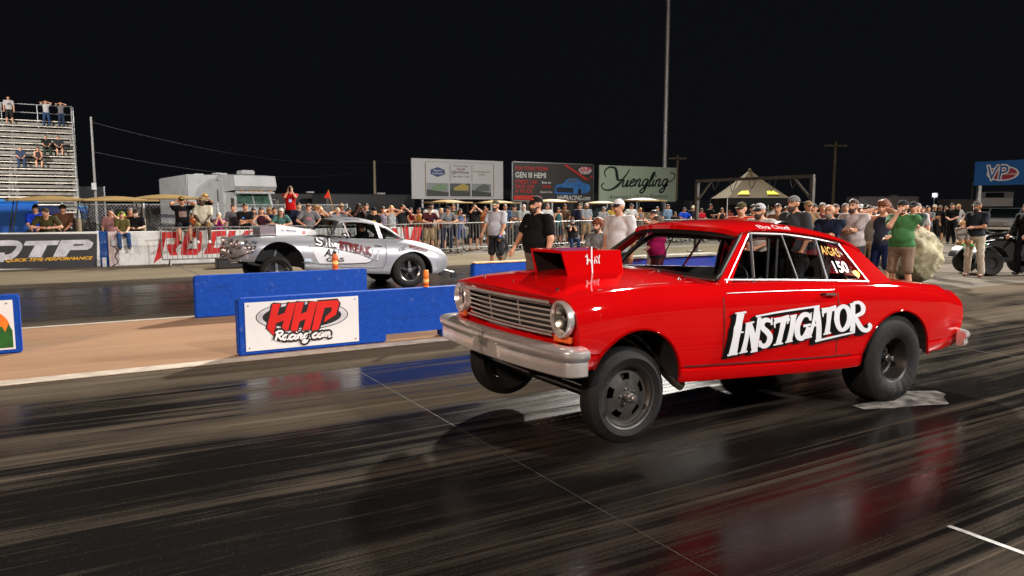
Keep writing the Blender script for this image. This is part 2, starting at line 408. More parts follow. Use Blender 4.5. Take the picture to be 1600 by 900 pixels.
# ---------------------------------------------------------------- light masts
galv = mat('galvanised_steel', (.52, .53, .54), rough=.45, metal=.6, var=.18, scale=5)
lampglass = mat('lit_lamp_glass', (.9, .9, .9), rough=.3, emit=(1, .97, .9), estr=25)
def light_mast(name, pos, aim, power, colr, size, label):
    root = thing('light_mast', (pos[0], pos[1], 0), label, 'light mast')
    d = (Vector(aim)-Vector(pos)).normalized(); back = -Vector((d.x, d.y, 0)).normalized()
    px, py = pos[0]+back.x*.8, pos[1]+back.y*.8
    root.location = (px, py, 0)
    mb = MB(); mb.tube([(px, py, 0), (px, py, pos[2]*.5), (px, py, pos[2]+.6)], [.20, .17, .12], 16); part('pole', galv, root, mb, 40)
    mb = MB(); mb.lathe([(.3, 0), (.3, .06), (.2, .07), (.17, .25)], (px, py, 0), n=16); part('base_plate', galv, root, mb)
    side = Vector((-d.y, d.x, 0)).normalized(); c = Vector(pos)-d*.25
    mb = MB(); mb.tube([c-side*size*.75, c+side*size*.75], .06, 8); mb.tube([(px, py, pos[2]), c], .06, 8); part('crossarm', galv, root, mb)
    rot = d.to_track_quat('-Z', 'Y').to_matrix()
    for i in range(4):
        cc = c+side*size*(i-1.5)*.42
        mb = MB(); mb.lathe([(.1, .16), (.24, .02), (.27, -.04)], cc, axis=-d, n=12); part('lamp_housing', galv, root, mb, 40)
    la = bpy.data.lights.new('floodlight_'+name, 'AREA'); la.shape = 'DISK'; la.size = size; la.energy = power; la.color = colr; la.spread = R(95)
    lo = lnk(bpy.data.objects.new('floodlight_'+name, la)); lo.location = Vector(pos)+d*.1 - root.location; lo.rotation_euler = d.to_track_quat('-Z', 'Y').to_euler(); lo.parent = root
    return root
for (nm, p, a, pw, c, sz), lb in zip(FLOODS, ['tall grey light mast rising beyond the red coupe roof out of the picture', 'light mast standing behind the photographer on the right', 'light mast standing behind the photographer on the left', 'light mast standing behind the staging lanes on the right', 'added light mast out of view to the left, brightening the grandstand']):
    light_mast(nm, p, a, pw, c, sz, lb)
# ---------------------------------------------------------------- car helpers
def glass_mat(name, tint, refl=.08):
    m = bpy.data.materials.new(name); m.use_nodes = True; nt = m.node_tree; n = nt.nodes; l = nt.links
    n.remove(n['Principled BSDF']); out = n['Material Output']
    tr = n.new('ShaderNodeBsdfTransparent'); tr.inputs[0].default_value = tint+(1,)
    gl = n.new('ShaderNodeBsdfGlossy'); gl.inputs['Roughness'].default_value = .03
    lw = n.new('ShaderNodeLayerWeight'); lw.inputs[0].default_value = .5
    pw = n.new('ShaderNodeMath'); pw.operation = 'POWER'; pw.inputs[1].default_value = 4.0; l.new(lw.outputs['Facing'], pw.inputs[0])
    ad = n.new('ShaderNodeMath'); ad.operation = 'MULTIPLY_ADD'; ad.inputs[1].default_value = .8; ad.inputs[2].default_value = .06; l.new(pw.outputs[0], ad.inputs[0])
    mx = n.new('ShaderNodeMixShader'); l.new(ad.outputs[0], mx.inputs[0]); l.new(tr.outputs[0], mx.inputs[1]); l.new(gl.outputs[0], mx.inputs[2]); l.new(mx.outputs[0], out.inputs[0])
    return m
def bool_cut(o, cutters, mode='DIFFERENCE'):
    for c in cutters:
        md = o.modifiers.new('b', 'BOOLEAN'); md.operation = mode; md.object = c; md.solver = 'EXACT'
        try: md.material_mode = 'TRANSFER'
        except Exception: pass
    dg = bpy.context.evaluated_depsgraph_get(); me = bpy.data.meshes.new_from_object(o.evaluated_get(dg)); o.modifiers.clear(); old = o.data; o.data = me; me.name = old.name
    for c in cutters: bpy.data.objects.remove(c)
    me.polygons.foreach_set('use_smooth', [True]*len(me.polygons)); me.set_sharp_from_angle(angle=R(32))
def loft(us, half, warp):
    rows = []
    for u in us:
        h = half(u); ring = [(w, z) for w, z in h] + [(-w, z) for w, z in reversed(h[1:-1])]
        rows.append([warp(u, w, z) for w, z in ring])
    mb = MB(); mb.grid(rows, closed=True); n = len(rows[0])
    for row, flip in ((rows[0], 1), (rows[-1], 0)):
        c = sum((Vector(p) for p in row), Vector())/n; b = len(mb.v)
        mb.add([tuple(p) for p in row]+[tuple(c)], [(i, (i+1) % n, n) if flip else ((i+1) % n, i, n) for i in range(n)])
    return mb
def side_fn(half, warp):
    """outer half-width of a lofted body at (u, z)"""
    cache = {}
    def f(u, z):
        k = round(u, 2)
        if k not in cache: cache[k] = half(k)
        h = cache[k]; best = 0
        for (w0, z0), (w1, z1) in zip(h[2:], h[3:]):
            if min(z0, z1)-1e-6 <= z <= max(z0, z1)+1e-6 and abs(z1-z0) > 1e-6:
                t = (z-z0)/(z1-z0); best = max(best, w0+(w1-w0)*t)
        return best or h[8][0]
    return f
def hexa(q0, q1):
    """solid between two quads"""
    return list(q0)+list(q1), [(0,1,2,3),(7,6,5,4),(0,4,5,1),(1,5,6,2),(2,6,7,3),(3,7,4,0)]
def cyl_cut(c, rx, rz, w0, w1, m, n=48):
    mb = MB(); mb.prism([(c[0]+rx*math.cos(2*PI*k/n), c[1]+rz*math.sin(2*PI*k/n)) for k in range(n)], w0, w1, lambda a, b, d: (a, d, b))
    return mb
blk = mat('black_trim', (.012, .012, .013), rough=.45, var=.3, scale=9)
dark = mat('dark_underbody', (.010, .010, .010), rough=.7, var=.4, scale=12)
rubber = mat('tyre_rubber', (.009, .009, .0095), spec=.3, rough=.72, var=.25, scale=22, bump=.25, bscale=70)
chrome = mat('bright_chrome', (.80, .79, .78), rough=.10, metal=1.0, var=.05, scale=6)
satin = mat('satin_silver_bumper', (.85, .82, .81), rough=.24, metal=.7, var=.08, scale=7)
steelg = mat('dull_grey_magnesium', (.075, .07, .066), rough=.5, metal=.6, var=.2, scale=20)
alu = mat('brushed_aluminium_trim', (.48, .49, .51), rough=.28, metal=.9, var=.1, scale=9)
redp = mat('red_car_paint', (.52, .0025, .0035), rough=.6, var=.03, scale=2, coat=1.0, spec=.0)
wfilm = mat('white_vinyl', (.74, .75, .80), rough=.35, var=.03, scale=8)
bfilm = mat('black_vinyl', (.012, .012, .013), rough=.4, var=.1, scale=8)
orange_l = mat('orange_signal_lens', (.75, .13, .03), rough=.25, var=.2, scale=40)
glass = glass_mat('car_glass', (.86, .88, .88)); dglass = glass_mat('smoked_glass', (.5, .52, .53))
lampg = glass_mat('headlamp_glass', (.92, .92, .9))

def disc_slots(mb, c, ax, radii, hs, n, open_ring, open_fn, mi=0):
    """dished wheel disc with slots: ring 'open_ring' leaves out the segments where open_fn(k) is true"""
    s = Vector((1, 0, 0)); t = Vector((0, 0, 1)); c = Vector(c); ax = Vector(ax)
    vs = []; fs = []
    for r, h in zip(radii, hs):
        for k in range(n): th = 2*PI*k/n; vs.append(c+ax*h+s*(r*math.cos(th))+t*(r*math.sin(th)))
    for i in range(len(radii)-1):
        for k in range(n):
            if i == open_ring and open_fn(k): continue
            fs.append((i*n+k, i*n+(k+1) % n, (i+1)*n+(k+1) % n, (i+1)*n+k))
    mb.add(vs, fs, mi)
def make_wheel(root, u, w, z, r, width, rimr, sg, style, squash=0.0, steer=0.0):
    """one road wheel: w is the outer face, sg = -1 for the near side"""
    off = wloc(root); c = Vector((u, w, z)) + off; ax = Vector((0, sg, 0))
    wd = width
    prof = [(rimr-.012, -wd+.02), (rimr+.02, -wd+.005), (rimr+(r-rimr)*.45, -wd-.006), (r-.05, -wd+.004), (r-.018, -wd+.018), (r-.004, -wd+.035), (r, -wd*.5), (r-.004, -.035), (r-.018, -.018), (r-.05, -.004), (rimr+(r-rimr)*.45, .006), (rimr+.02, -.004), (rimr+.006, -.012), (rimr-.012, -.02)]
    mb = MB(); mb.lathe(prof, c, axis=ax, n=72)
    if squash:
        nv = []
        for v in mb.v:
            p = Vector(v); d = p-c; ang = math.atan2(d.z, d.x); rr = math.hypot(d.x, d.z)
            low = max(0.0, -math.sin(ang)); p.x = c.x + d.x*(1.0+.07*low+.02)
            if rr > rimr+.015 and low > .3:
                k = (rr-rimr)/(r-rimr); out = (p.y-c.y)*sg
                bulge = .022*low**3*math.sin(min(1, k)*PI)
                wr = .018*math.sin(ang*23+k*5.0+1.2*math.sin(ang*7))*low**3*math.sin(min(1, k)*PI)
                if out > -wd*.3: p.y += sg*(bulge+wr)
                elif out < -wd*.7: p.y -= sg*bulge
            if p.z < off.z+.002: p.z = off.z+.002
            elif low > 0 and rr > rimr: p.z = p.z + .0*low
            nv.append(tuple(p))
        mb.v = nv
    e = thing('wheel', c - off, None, None); e.parent = root
    part('tyre', rubber, e, mb, 45)
    mb = MB()
    if style == 'slot':
        mb.lathe([(rimr-.006, -wd+.03), (rimr-.02, -wd*.5), (rimr-.022, -.045), (rimr-.008, -.02), (rimr+.012, -.008), (rimr+.008, -.016), (rimr-.012, -.03)], c, axis=ax, n=48)
        disc_slots(mb, c, ax, [.022, .055, .112, .152, rimr-.03, rimr-.018], [-.028, -.03, -.034, -.05, -.055, -.05], 60, 2, lambda k: (k % 12) in (1, 2, 3, 4, 5))
        mb.lathe([(.098, -.034), (.098, -.012+.0)], c, axis=ax, n=5) if False else None
    elif style == 'dish':
        mb.lathe([(rimr+.012, -.008), (rimr-.004, -.018), (rimr-.016, -.05), (rimr-.03, -wd*.48), (rimr-.05, -wd*.52)], c, axis=ax, n=48)
        disc_slots(mb, c, ax, [.03, .06, .09, rimr-.07, rimr-.045], [-wd*.40, -wd*.42, -wd*.46, -wd*.5, -wd*.51], 60, 2, lambda k: (k % 12) in (2, 3, 4, 5))
    rim = part('rim', steelg if style == 'slot' else mat('black_deep_rim', (.028, .027, .026), rough=.45, metal=.5, var=.2), e, mb, 35) if style != 'spoke' else None
    if style == 'spoke':
        mb.lathe([(rimr+.012, -.006), (rimr-.004, -.014), (rimr-.018, -.03), (rimr-.03, -.07), (rimr-.03, -wd*.6)], c, axis=ax, n=40)
        rim = part('rim', mat('polished_rim_lip', (.62, .62, .62), rough=.22, metal=1.0, var=.08, scale=9), e, mb, 35)
        for k in range(5):
            th = PI/2+2*PI*k/5; d = Vector((math.cos(th), 0, math.sin(th))); q = Vector((-d.z, 0, d.x))
            a = c-ax*.03+d*.03; b = c-ax*.06+d*(rimr-.025); m2 = MB()
            m2.add(*hexa([a-q*.028, a+q*.028, a+q*.02-ax*.04, a-q*.02-ax*.04], [b-q*.022, b+q*.022, b+q*.02-ax*.03, b-q*.02-ax*.03])); part('spoke', blk, e, m2)
        m2 = MB(); m2.lathe([(0, -.01), (.045, -.015), (.05, -.06), (.05, -.09)], c, axis=ax, n=20); part('hub', mat('grey_hub', (.2, .2, .2), rough=.4, metal=.7), e, m2, 40)
    bd = MB(); bd.lathe([(0, -wd*.55), (rimr-.02, -wd*.55)], c, axis=ax, n=32); part('brake_drum', dark, e, bd)
    if style in ('slot', 'dish'):
        h0 = -.028 if style == 'slot' else -wd*.40
        m2 = MB(); m2.lathe([(.03, h0-.01), (.03, h0+.035), (.026, h0+.042), (.02, h0+.044), (.02, h0+.075), (.016, h0+.08), (0, h0+.08)], c, axis=ax, n=20)
        part('hub', mat('machined_hub', (.42, .41, .4), rough=.3, metal=.9, var=.1), e, m2, 35)
        for k in range(5):
            th = 2*PI*k/5+.5; p = c+Vector((math.cos(th)*.052, 0, math.sin(th)*.052)); m2 = MB()
            m2.lathe([(.009, h0-.01), (.009, h0+.014), (.006, h0+.022), (0, h0+.022)], p, axis=ax, n=8); part('lug_nut', chrome, e, m2, 40)
    return e

# ================================================================ the red coupe
RED = thing('race_coupe', (5.90, 4.48, 0), 'red two-door race coupe with nose lifted and white INSTIGATOR lettering on its door', 'car')
T_hw = [(-3.27,.838),(-3.1,.862),(-2.8,.876),(-2,.882),(-.5,.882),(.3,.876),(.8,.85),(1.22,.80)]
T_zs = [(-3.27,1.078),(-3.0,1.112),(-2.6,1.125),(-2.0,1.118),(-1,1.085),(0,1.032),(.45,.985),(.97,.935),(1.22,.895)]
T_zc = [(-3.27,1.092),(-3.0,1.155),(-2.6,1.185),(-1.98,1.165),(-1,1.11),(0,1.06),(.25,1.045),(.97,.955),(1.22,.905)]
T_zb = [(-3.27,.635),(-3.0,.60),(-2.45,.472),(-2.3,.455),(-.7,.365),(0,.36),(.5,.37),(1.22,.37)]
def red_half(u):
    hw, zs, zc, zb = (smooth_tab(t, u) for t in (T_hw, T_zs, T_zc, T_zb))
    h = [(0, zb+.06), (hw*.7, zb+.06), (hw-.07, zb+.03), (hw-.055, zb), (hw-.03, zb+.004), (hw-.018, zb+.03), (hw-.014, zb+.088), (hw-.026, zb+.098), (hw-.012, zb+.112)]
    z1, z2 = zb+.112, zs-.17
    for k in range(1, 7):
        t = k/7; h.append((hw-.012+.012*math.sin(t*PI*.9), z1+(z2-z1)*t))
    h += [(hw-.006, zs-.17), (hw-.008, zs-.13), (hw-.018, zs-.088), (hw-.034, zs-.062), (hw-.044, zs-.04), (hw-.062, zs-.016), (hw-.09, zs-.002), (hw-.13, zs+.002)]
    for k in range(1, 9):
        t = k/8; h.append(((hw-.13)*(1-t), zs+.002+(zc-zs)*math.sin(t*PI/2)))
    return h
def sstep(a, b, x):
    t = max(0, min(1, (x-a)/(b-a))); return t*t*(3-2*t)
def red_warp(u, w, z):
    k = sstep(-2.55, -3.22, u); uu = u - k*.085*(1-min(1, (w/.86)**2)) + k*.05*max(0, (1.08-z)/.42)
    if u > .7:
        k = sstep(.7, 1.22, u); d = (z-.69); uu -= k*(.17*min(1.2, max(0, d/.22))**2 + .10*min(1.2, max(0, -d/.3))**2); uu -= k*.06*(w/.8)**2
    return (uu, w, z)
us = [-3.27, -3.25, -3.22] + list(np.linspace(-3.18, 1.10, 84)) + [1.15, 1.19, 1.22]
mb = loft(us, red_half, red_warp)
body = lnk(bpy.data.objects.new('body', mb.mesh('body', [redp, dark], None, 30))); body.parent = RED
cut = []
def cutter(mb, m=dark):
    o = lnk(bpy.data.objects.new('cut', mb.mesh('cut', [m]))); cut.append(o); o.parent = RED
for s in (-1, 1):
    cutter(cyl_cut((-2.80, .50), .365, .365, s*.52, s*1.1, dark)); cutter(cyl_cut((.03, .35), .49, .435, s*.42, s*1.1, dark))
cutter(MB().prism([(-1.90, .70), (-.55, .70), (-.02, .62), (-.02, -.62), (-.55, -.70), (-1.90, -.70)], .52, 1.6, lambda a, b, d: (a, b, d)))
cutter(MB().prism([(-.575, .835), (.575, .835), (.60, 1.0), (.565, 1.045), (-.565, 1.045), (-.60, 1.0)], -3.6, -3.17, lambda a, b, d: (d, a, b)))
for s in (-1, 1): cutter(MB().prism(disc_pts(s*.692, .950, .098, .104, 28), -3.5, -3.14, lambda a, b, d: (d, a, b)))
bool_cut(body, cut)
red_side = side_fn(red_half, red_warp)
def rs(u, z, d=0.0): return Vector((u, -(red_side(u, z)+d), z))
O = Vector(RED.location)
# door panel, a few millimetres proud, with its shut lines
def door_panel(root, sf, u0, u1, z0, z1, m, d=.004, rear_lean=0.0):
    rows = []
    for i in range(17):
        a = i/16; row = []
        for j in range(13):
            b = j/12; zz0 = z0(u0+(u1-u0)*a); zz1 = z1(u0+(u1-u0)*a); z = zz0+(zz1-zz0)*b
            u = u0+(u1-u0)*a + rear_lean*a*(b-.5); e = 0 if (i in (0, 16) or j in (0, 12)) else d
            p = sf(u, z, e-.001); row.append(p+O if root is RED else p+Vector(root.location))
        rows.append(row)
    mb = MB().grid(rows); return part('door', m, root, mb, 40)
zb_ = lambda u: smooth_tab(T_zb, u)+.125
zs_ = lambda u: smooth_tab(T_zs, u)-.075
door = door_panel(RED, rs, -2.04, -.80, zb_, zs_, redp)
# dark shut lines beside the door
shut = mat('shut_line', (.05, .002, .002), rough=.8, var=0)
for nm, pts in (('shut_line', [(-2.047, z) for z in np.linspace(.60, 1.03, 8)]), ('shut_line', [(-.793+.0*z, z) for z in np.linspace(.50, .99, 8)]), ('shut_line', [(u, smooth_tab(T_zb, u)+.118) for u in np.linspace(-2.40, -.60, 20)])):
    mb = MB(); fn = Fn(lambda x, y, l: rs(x, y, l)+O, .003); stroke(mb, pts, .010, fn, n=1); part(nm, shut, RED, mb)
# door handle
p = rs(-.93, .985)+O; mb = MB(); mb.tube([p+Vector((-.07, .0, 0)), p+Vector((-.06, -.035, .004)), p+Vector((.055, -.035, -.004)), p+Vector((.07, 0, -.006))], [.010, .011, .011, .009], 8)
mb.lathe([(.016, -.002), (.016, .02), (0, .022)], p+Vector((.075, 0, -.006)), axis=(0, -1, 0), n=12); h = part('handle', chrome, door, mb, 40)
# beltline highlight: thin bright strip modelled in place of the sheen on the crease
mb = MB(); mb.tube([rs(u, smooth_tab(T_zs, u)-.066, .004)+O for u in np.linspace(-2.0, -.82, 14)], .004, 6); part('belt_highlight', alu, RED, mb, 40)

# greenhouse: side plane leans inwards
def gw(z): return .815 - (z-1.06)*.60
def gp(u, z, d=0.0): return Vector((u, -(gw(z)-d), z))
def both(fn_build):
    for s in (-1, 1): fn_build(s)
def side_piece(name, poly, m, th=.045, d0=0.0, mirror=(1, -1)):
    for s in mirror:
        mb = MB(); mb.prism(poly, d0, d0+th, lambda a, b, d: Vector((a, -s*(gw(b)-d), b))+O); part(name, m, RED, mb, 30)
T_ze = [(-1.62,1.455),(-1.45,1.475),(-1.1,1.462),(-.8,1.430),(-.5,1.376),(-.34,1.328),(-.27,1.29)]
T_zr = [(-1.72,1.478),(-1.5,1.518),(-1.2,1.538),(-.9,1.520),(-.6,1.480),(-.38,1.420),(-.27,1.375)]
def roofz(u, q):
    ze = smooth_tab(T_ze, u); return ze+(smooth_tab(T_zr, u)+.012-ze)*(.5*(1-q**9)+.5*(1-q**2))
rows = []; rows2 = []
for u in np.linspace(-1.62, -.27, 28):
    ze = smooth_tab(T_ze, u); we = gw(ze)+.012; row = []; r2 = []
    for k in range(31):
        t = math.sin((-1+2*k/30)*PI/2); w = we*t; q = abs(t)
        z = roofz(u, q)
        bow = -.10*(1-t*t)*sstep(-1.2, -1.62, u) + .10*(1-t*t)*sstep(-.6, -.27, u)
        row.append(Vector((u+bow, w, z))+O); r2.append(Vector((u+bow, w*.985, z-.035))+O)
    rows.append(row); rows2.append(r2)
mb = MB().grid(rows); e = rows; 
mb.grid([[a, b] for a, b in zip(rows[0], rows2[0])]); mb.grid([[a, b] for a, b in zip(rows[-1], rows2[-1])])
mb.grid([[r[0], q[0]] for r, q in zip(rows, rows2)]); mb.grid([[r[-1], q[-1]] for r, q in zip(rows, rows2)])
roof = part('roof', redp, RED, mb, 40, True)
part('headliner', blk, roof, MB().grid(rows2), 40)
for s in (-1, 1):   # drip rail
    mb = MB(); mb.tube([Vector((u, s*(gw(smooth_tab(T_ze, u))+.018), smooth_tab(T_ze, u)+.004))+O for u in np.linspace(-1.60, -.42, 14)], .010, 6); part('drip_rail', redp, roof, mb, 40)
side_piece('pillar', [(-2.02, 1.10), (-1.90, 1.10), (-1.485, 1.455), (-1.56, 1.468)], redp)
side_piece('pillar', [(-.47, 1.358), (-.36, 1.03), (-.04, 1.02), (-.055, 1.050), (-.25, 1.270), (-.31, 1.328), (-.40, 1.365)], redp, .05)
# cowl and windscreen gasket
def ws(t, v):
    """windscreen: t across -1..1, v up 0..1"""
    wl_, wu_ = .745, .575; w = t*(wl_+(wu_-wl_)*v); ulow = -1.985-.05*(1-t*t); uup = -1.575-.10*(1-t*t)
    u = ulow+(uup-ulow)*v; z = 1.142+(1.452-1.142)*v + .012*(1-t*t)*(1-v)+.03*(1-t*t)*v
    return Vector((u, w, z))+O
mb = MB().grid([[ws(t, v) for t in np.linspace(-1, 1, 25)] for v in np.linspace(.0, 1, 8)]); part('windscreen', glass, RED, mb, 60)
mb = MB(); rim = [ws(t, .0) for t in np.linspace(-1, 1, 17)]+[ws(1, v) for v in np.linspace(.1, .9, 6)]+[ws(t, 1) for t in np.linspace(1, -1, 17)]+[ws(-1, v) for v in np.linspace(.9, .1, 6)]
mb.tube(rim, .019, 8, closed=True); part('windscreen_gasket', blk, RED, mb, 50)
mb = MB(); mb.grid([[ws(t, v)+Vector((-.012, 0, .006)) for t in np.linspace(-.97, .97, 25)] for v in np.linspace(.86, .97, 3)]); part('sun_strip', blk, RED, mb, 60)
mb = MB(); mb.tube([ws(t, -.03)+Vector((-.02, 0, .004)) for t in np.linspace(-1, 1, 21)], .007, 6); part('windscreen_trim', alu, RED, mb, 50)
def rw(t, v):
    w = t*(.72+(.54-.72)*v); ulow = .06+.12*(1-t*t); uup = -.30+.10*(1-t*t); return Vector((ulow+(uup-ulow)*v, w, 1.045+(1.30+.06*(1-t*t)-1.045)*v))+O
part('rear_window', glass, RED, MB().grid([[rw(t, v) for t in np.linspace(-1, 1, 17)] for v in np.linspace(0, 1, 6)]), 60)
# side glass with bright frames; near side carries the class decals
SW = [(-1.90, 1.125), (-1.475, 1.448), (-.50, 1.352), (-.27, 1.045)]
for s in (-1, 1):
    def sp(a, b, d=0.0): return Vector((a, s*(gw(b)-d), b))+O
    quads = [('vent_window', [(-1.87, 1.128), (-1.66, 1.120), (-1.475, 1.430), (-1.49, 1.438)]), ('door_window', [(-1.655, 1.120), (-.845, 1.078), (-.76, 1.385), (-1.465, 1.443)]), ('quarter_window', [(-.83, 1.085), (-.36, 1.060), (-.49, 1.345), (-.745, 1.383)])]
    for nm, q in quads:
        part(nm, glass, RED, MB().add([sp(a, b, .012) for a, b in q], [(0, 1, 2, 3)]))
    fr = [('window_sill', [(-1.94, 1.135), (-1.3, 1.105), (-.84, 1.078), (-.34, 1.048)], .010), ('window_bar', [(-1.655, 1.10), (-1.475, 1.445)], .011), ('window_bar', [(-.84, 1.07), (-.755, 1.39)], .011), ('window_bar', [(-1.93, 1.115), (-1.49, 1.452)], .006),
          ('window_rail', [(-1.49, 1.452), (-1.1, 1.437), (-.76, 1.395), (-.49, 1.352)], .012), ('window_bar', [(-.50, 1.355), (-.345, 1.05)], .009), ('window_divider', [(-1.17, 1.09), (-1.13, 1.44)], .006)]
    for nm, q, r_ in fr:
        mb = MB(); mb.tube([sp(a, b, .004) for a, b in q], r_, 6); part(nm, alu if nm != 'window_rail' else mat('dull_frame', (.22, .22, .23), rough=.35, metal=.8), RED, mb, 50)
near = Fn(lambda x, y, l: Vector((x, -(gw(y)-.012+l), y))+O, .002)
yel = mat('yellow_paint_pen', (.85, .48, .02), rough=.6, var=.1, scale=20)
mb = MB(); sh = lambda a, b: near(a, b)
text_mb('A/GAS', lambda a, b: near(a, b-.16*(a+.72)), -.735, -.53, 1.275, 1.345, mb=mb); part('class_marking', yel, RED, mb)
mb = MB(); text_mb('150', lambda a, b: near(a, b-.05*(a+.5)), -.67, -.51, 1.125, 1.21, bold=.02, mb=mb); part('race_number', wfilm, RED, mb)
mb = MB(); flat_poly(mb, [(-.48, 1.128), (-.45, 1.138), (-.42, 1.138), (-.385, 1.122), (-.40, 1.095), (-.43, 1.078), (-.46, 1.098)], near.up()); part('round_sticker', mat('yellow_sticker', (.75, .62, .02), rough=.5), RED, mb)
# roof signature
rf = Fn(lambda x, y, l: Vector((x, -((gw(smooth_tab(T_ze, x))+.012)*(1-y)+l*.4), roofz(x, 1-y)+l))+O, .004)

# front: grille, lamps, bumper
def fu(w, z): return red_warp(-3.27, w, z)[0]
gtrim = mat('grille_bar_metal', (.72, .68, .66), rough=.3, metal=.5, var=.08)
part('radiator', mat('radiator_core', (.035, .034, .034), rough=.6, var=.5, scale=40), RED, MB().add([Vector((-3.20, w, z))+O for w, z in ((-.6, .83), (.6, .83), (.6, 1.05), (-.6, 1.05))], [(0, 1, 2, 3)]))
for k in range(6):
    z = .848+k*.0355; mb = MB()
    for w0, w1 in ((-.57, .57),):
        mb.tube([Vector((fu(w, z)+.02, w, z))+O for w in np.linspace(w0, w1, 13)], .0068, 6)
    part('grille_bar', gtrim, RED, mb, 50)
for w in (-.2, .2): part('grille_post', gtrim, RED, MB().tube([Vector((fu(w, .84)+.03, w, .84))+O, Vector((fu(w, 1.03)+.03, w, 1.035))+O], .004, 6))
mb = MB(); mb.tube([Vector((fu(w, 1.047)-.006, w, 1.047))+O for w in np.linspace(-.585, .585, 15)], .011, 8); part('grille_surround', satin, RED, mb, 50)
mb = MB(); mb.tube([Vector((fu(w, .832)-.002, w, .832))+O for w in np.linspace(-.585, .585, 15)], .008, 8); part('grille_surround', satin, RED, mb, 50)
for s in (-1, 1):
    c = Vector((fu(s*.69, .955)-.004, s*.692, .952))+O; hl = thing('headlight', c-O, None, None); hl.parent = RED
    ax = Vector((-1, s*.16, -.03)).normalized()
    # teardrop bezel: round above, pointed towards the grille below
    def ring(r, h, pinch=.14):
        out = []
        for k in range(40):
            th = 2*PI*k/40; x = r*math.cos(th)*1.0; y = r*math.sin(th)*.84
            if y < 0: x *= 1-pinch*(-y/r)**1.5; y *= 1.06
            out.append(c+ax*h+Vector((.16*s*x*s, x, 0))*1.0+Vector((0, 0, y*1.02)))
        return out
    mb = MB().grid([ring(.137, -.03), ring(.137, .014), ring(.131, .022), ring(.123, .022), ring(.110, .0), ring(.098, -.03)], closed=True); part('bezel', satin, hl, mb, 50)
    mb = MB(); mb.lathe([(.098, -.03), (.07, -.055), (.03, -.07), (0, -.072)], c, axis=ax, n=32); part('reflector', mat('lamp_reflector', (.55, .54, .5), rough=.22, metal=1.0, var=.3, scale=14), hl, mb, 60)
    mb = MB(); mb.lathe([(.103, -.022), (.09, -.004), (.06, .009), (.03, .014), (0, .015)], c, axis=ax, n=32); part('lens', lampg, hl, mb, 60)
    mb = MB(); mb.lathe([(.022, -.07), (.022, -.03), (0, -.024)], c, axis=ax, n=12); part('bulb_shield', chrome, hl, mb, 60)
    mb = MB(); mb.box(Vector((fu(s*.70, .81)-.012, s*.70, .822))+O, (.03, .155, .045), rz=-s*.18, bev=.006); part('turn_signal', orange_l, RED, mb)
# bumper swept along its plan
path = cr([(-3.24, -.880), (-3.31, -.875), (-3.355, -.835), (-3.38, -.70), (-3.41, -.4), (-3.425, 0), (-3.41, .4), (-3.38, .70), (-3.355, .835), (-3.31, .875), (-3.24, .880)], 6)
sec = [(.03, .612), (.066, .614), (.073, .622), (.074, .66), (.073, .698), (.071, .706), (.078, .716), (.094, .736), (.098, .756), (.092, .776), (.068, .790), (.0, .797), (-.03, .790), (-.03, .62)]
def sweep(path, sec, z0=0.0):
    rows = []; m = len(path)
    for i, p in enumerate(path):
        q0 = path[max(i-1, 0)]; q1 = path[min(i+1, m-1)]; dx, dy = q1[0]-q0[0], q1[1]-q0[1]; l = math.hypot(dx, dy)
        nx, ny = -dy/l, dx/l
        rows.append([Vector((p[0]+nx*(d-.04), p[1]+ny*(d-.04), z+z0))+O for d, z in sec])
    mb = MB().grid(rows, closed=True); n = len(sec)
    mb.add(rows[0], [tuple(range(n))]); mb.add(rows[-1], [tuple(range(n-1, -1, -1))]); return mb
fb = part('front_bumper', satin, RED, sweep(path, sec), 35, True)
mb = MB(); pw = [(-.185, .632), (.185, .632), (.165, .722), (.135, .748), (-.135, .748), (-.165, .722)]
mb.prism(pw, -3.44, -3.482, lambda a, b, d: Vector((d+.02*(a/.2)**2, a, b))+O); pad = part('plate_pad', satin, fb, mb, 20)
mb = MB(); fp = Fn(lambda x, y, l: Vector((-3.482+.02*(x/.2)**2-l, -x, y))+O, .003)
def way_logo(mb, fn, x0, y0, s):
    """the slanted 1 / W A Y mark"""
    P = lambda a, b: (x0+a*s, y0+b*s)
    for pts, w in (([(0, .62), (.14, .80), (.10, .40), (-.02, .18)], .09), ([(.0, .42), (.28, .46)], .07), ([(.26, .46), (.30, .22), (.46, .42)], .08), ([(.62, 1.25), (.42, .55), (.22, -.35)], .10), ([(.52, .20), (.68, .62), (.74, .22)], .08), ([(.56, .36), (.76, .38)], .06), ([(.80, .66), (.90, .45), (1.04, .72)], .08), ([(.90, .45), (.88, .20)], .08)):
        fn.up(); stroke(mb, [P(*p) for p in pts], w*s, fn, n=1)
    return mb
way_logo(mb, fp, -.055, .667, .12); part('emblem', mat('engraved_grey', (.22, .21, .20), rough=.5, metal=.7), pad, mb)
# rear bumper and tail lamps
rb = cr([(.88, -.872), (1.0, -.868), (1.12, -.845), (1.185, -.76), (1.22, -.4), (1.23, 0), (1.22, .4), (1.185, .76), (1.12, .845), (1.0, .868), (.88, .872)], 5)
rb = [(a, b) for a, b in reversed(rb)]
part('rear_bumper', satin, RED, sweep(rb[6:-6], [(.03, .385), (.06, .39), (.07, .41), (.062, .445), (.075, .46), (.085, .485), (.075, .51), (.05, .522), (0, .522), (0, .385)]), 35, True)
for s in (-1, 1):
    mb = MB(); mb.lathe([(.055, -.05), (.055, .0), (.045, .012), (0, .018)], Vector((1.165, s*.66, .66))+O, axis=(1, 0, 0), n=20); part('tail_light', mat('red_tail_lens', (.35, .01, .01), rough=.2), RED, mb, 40)
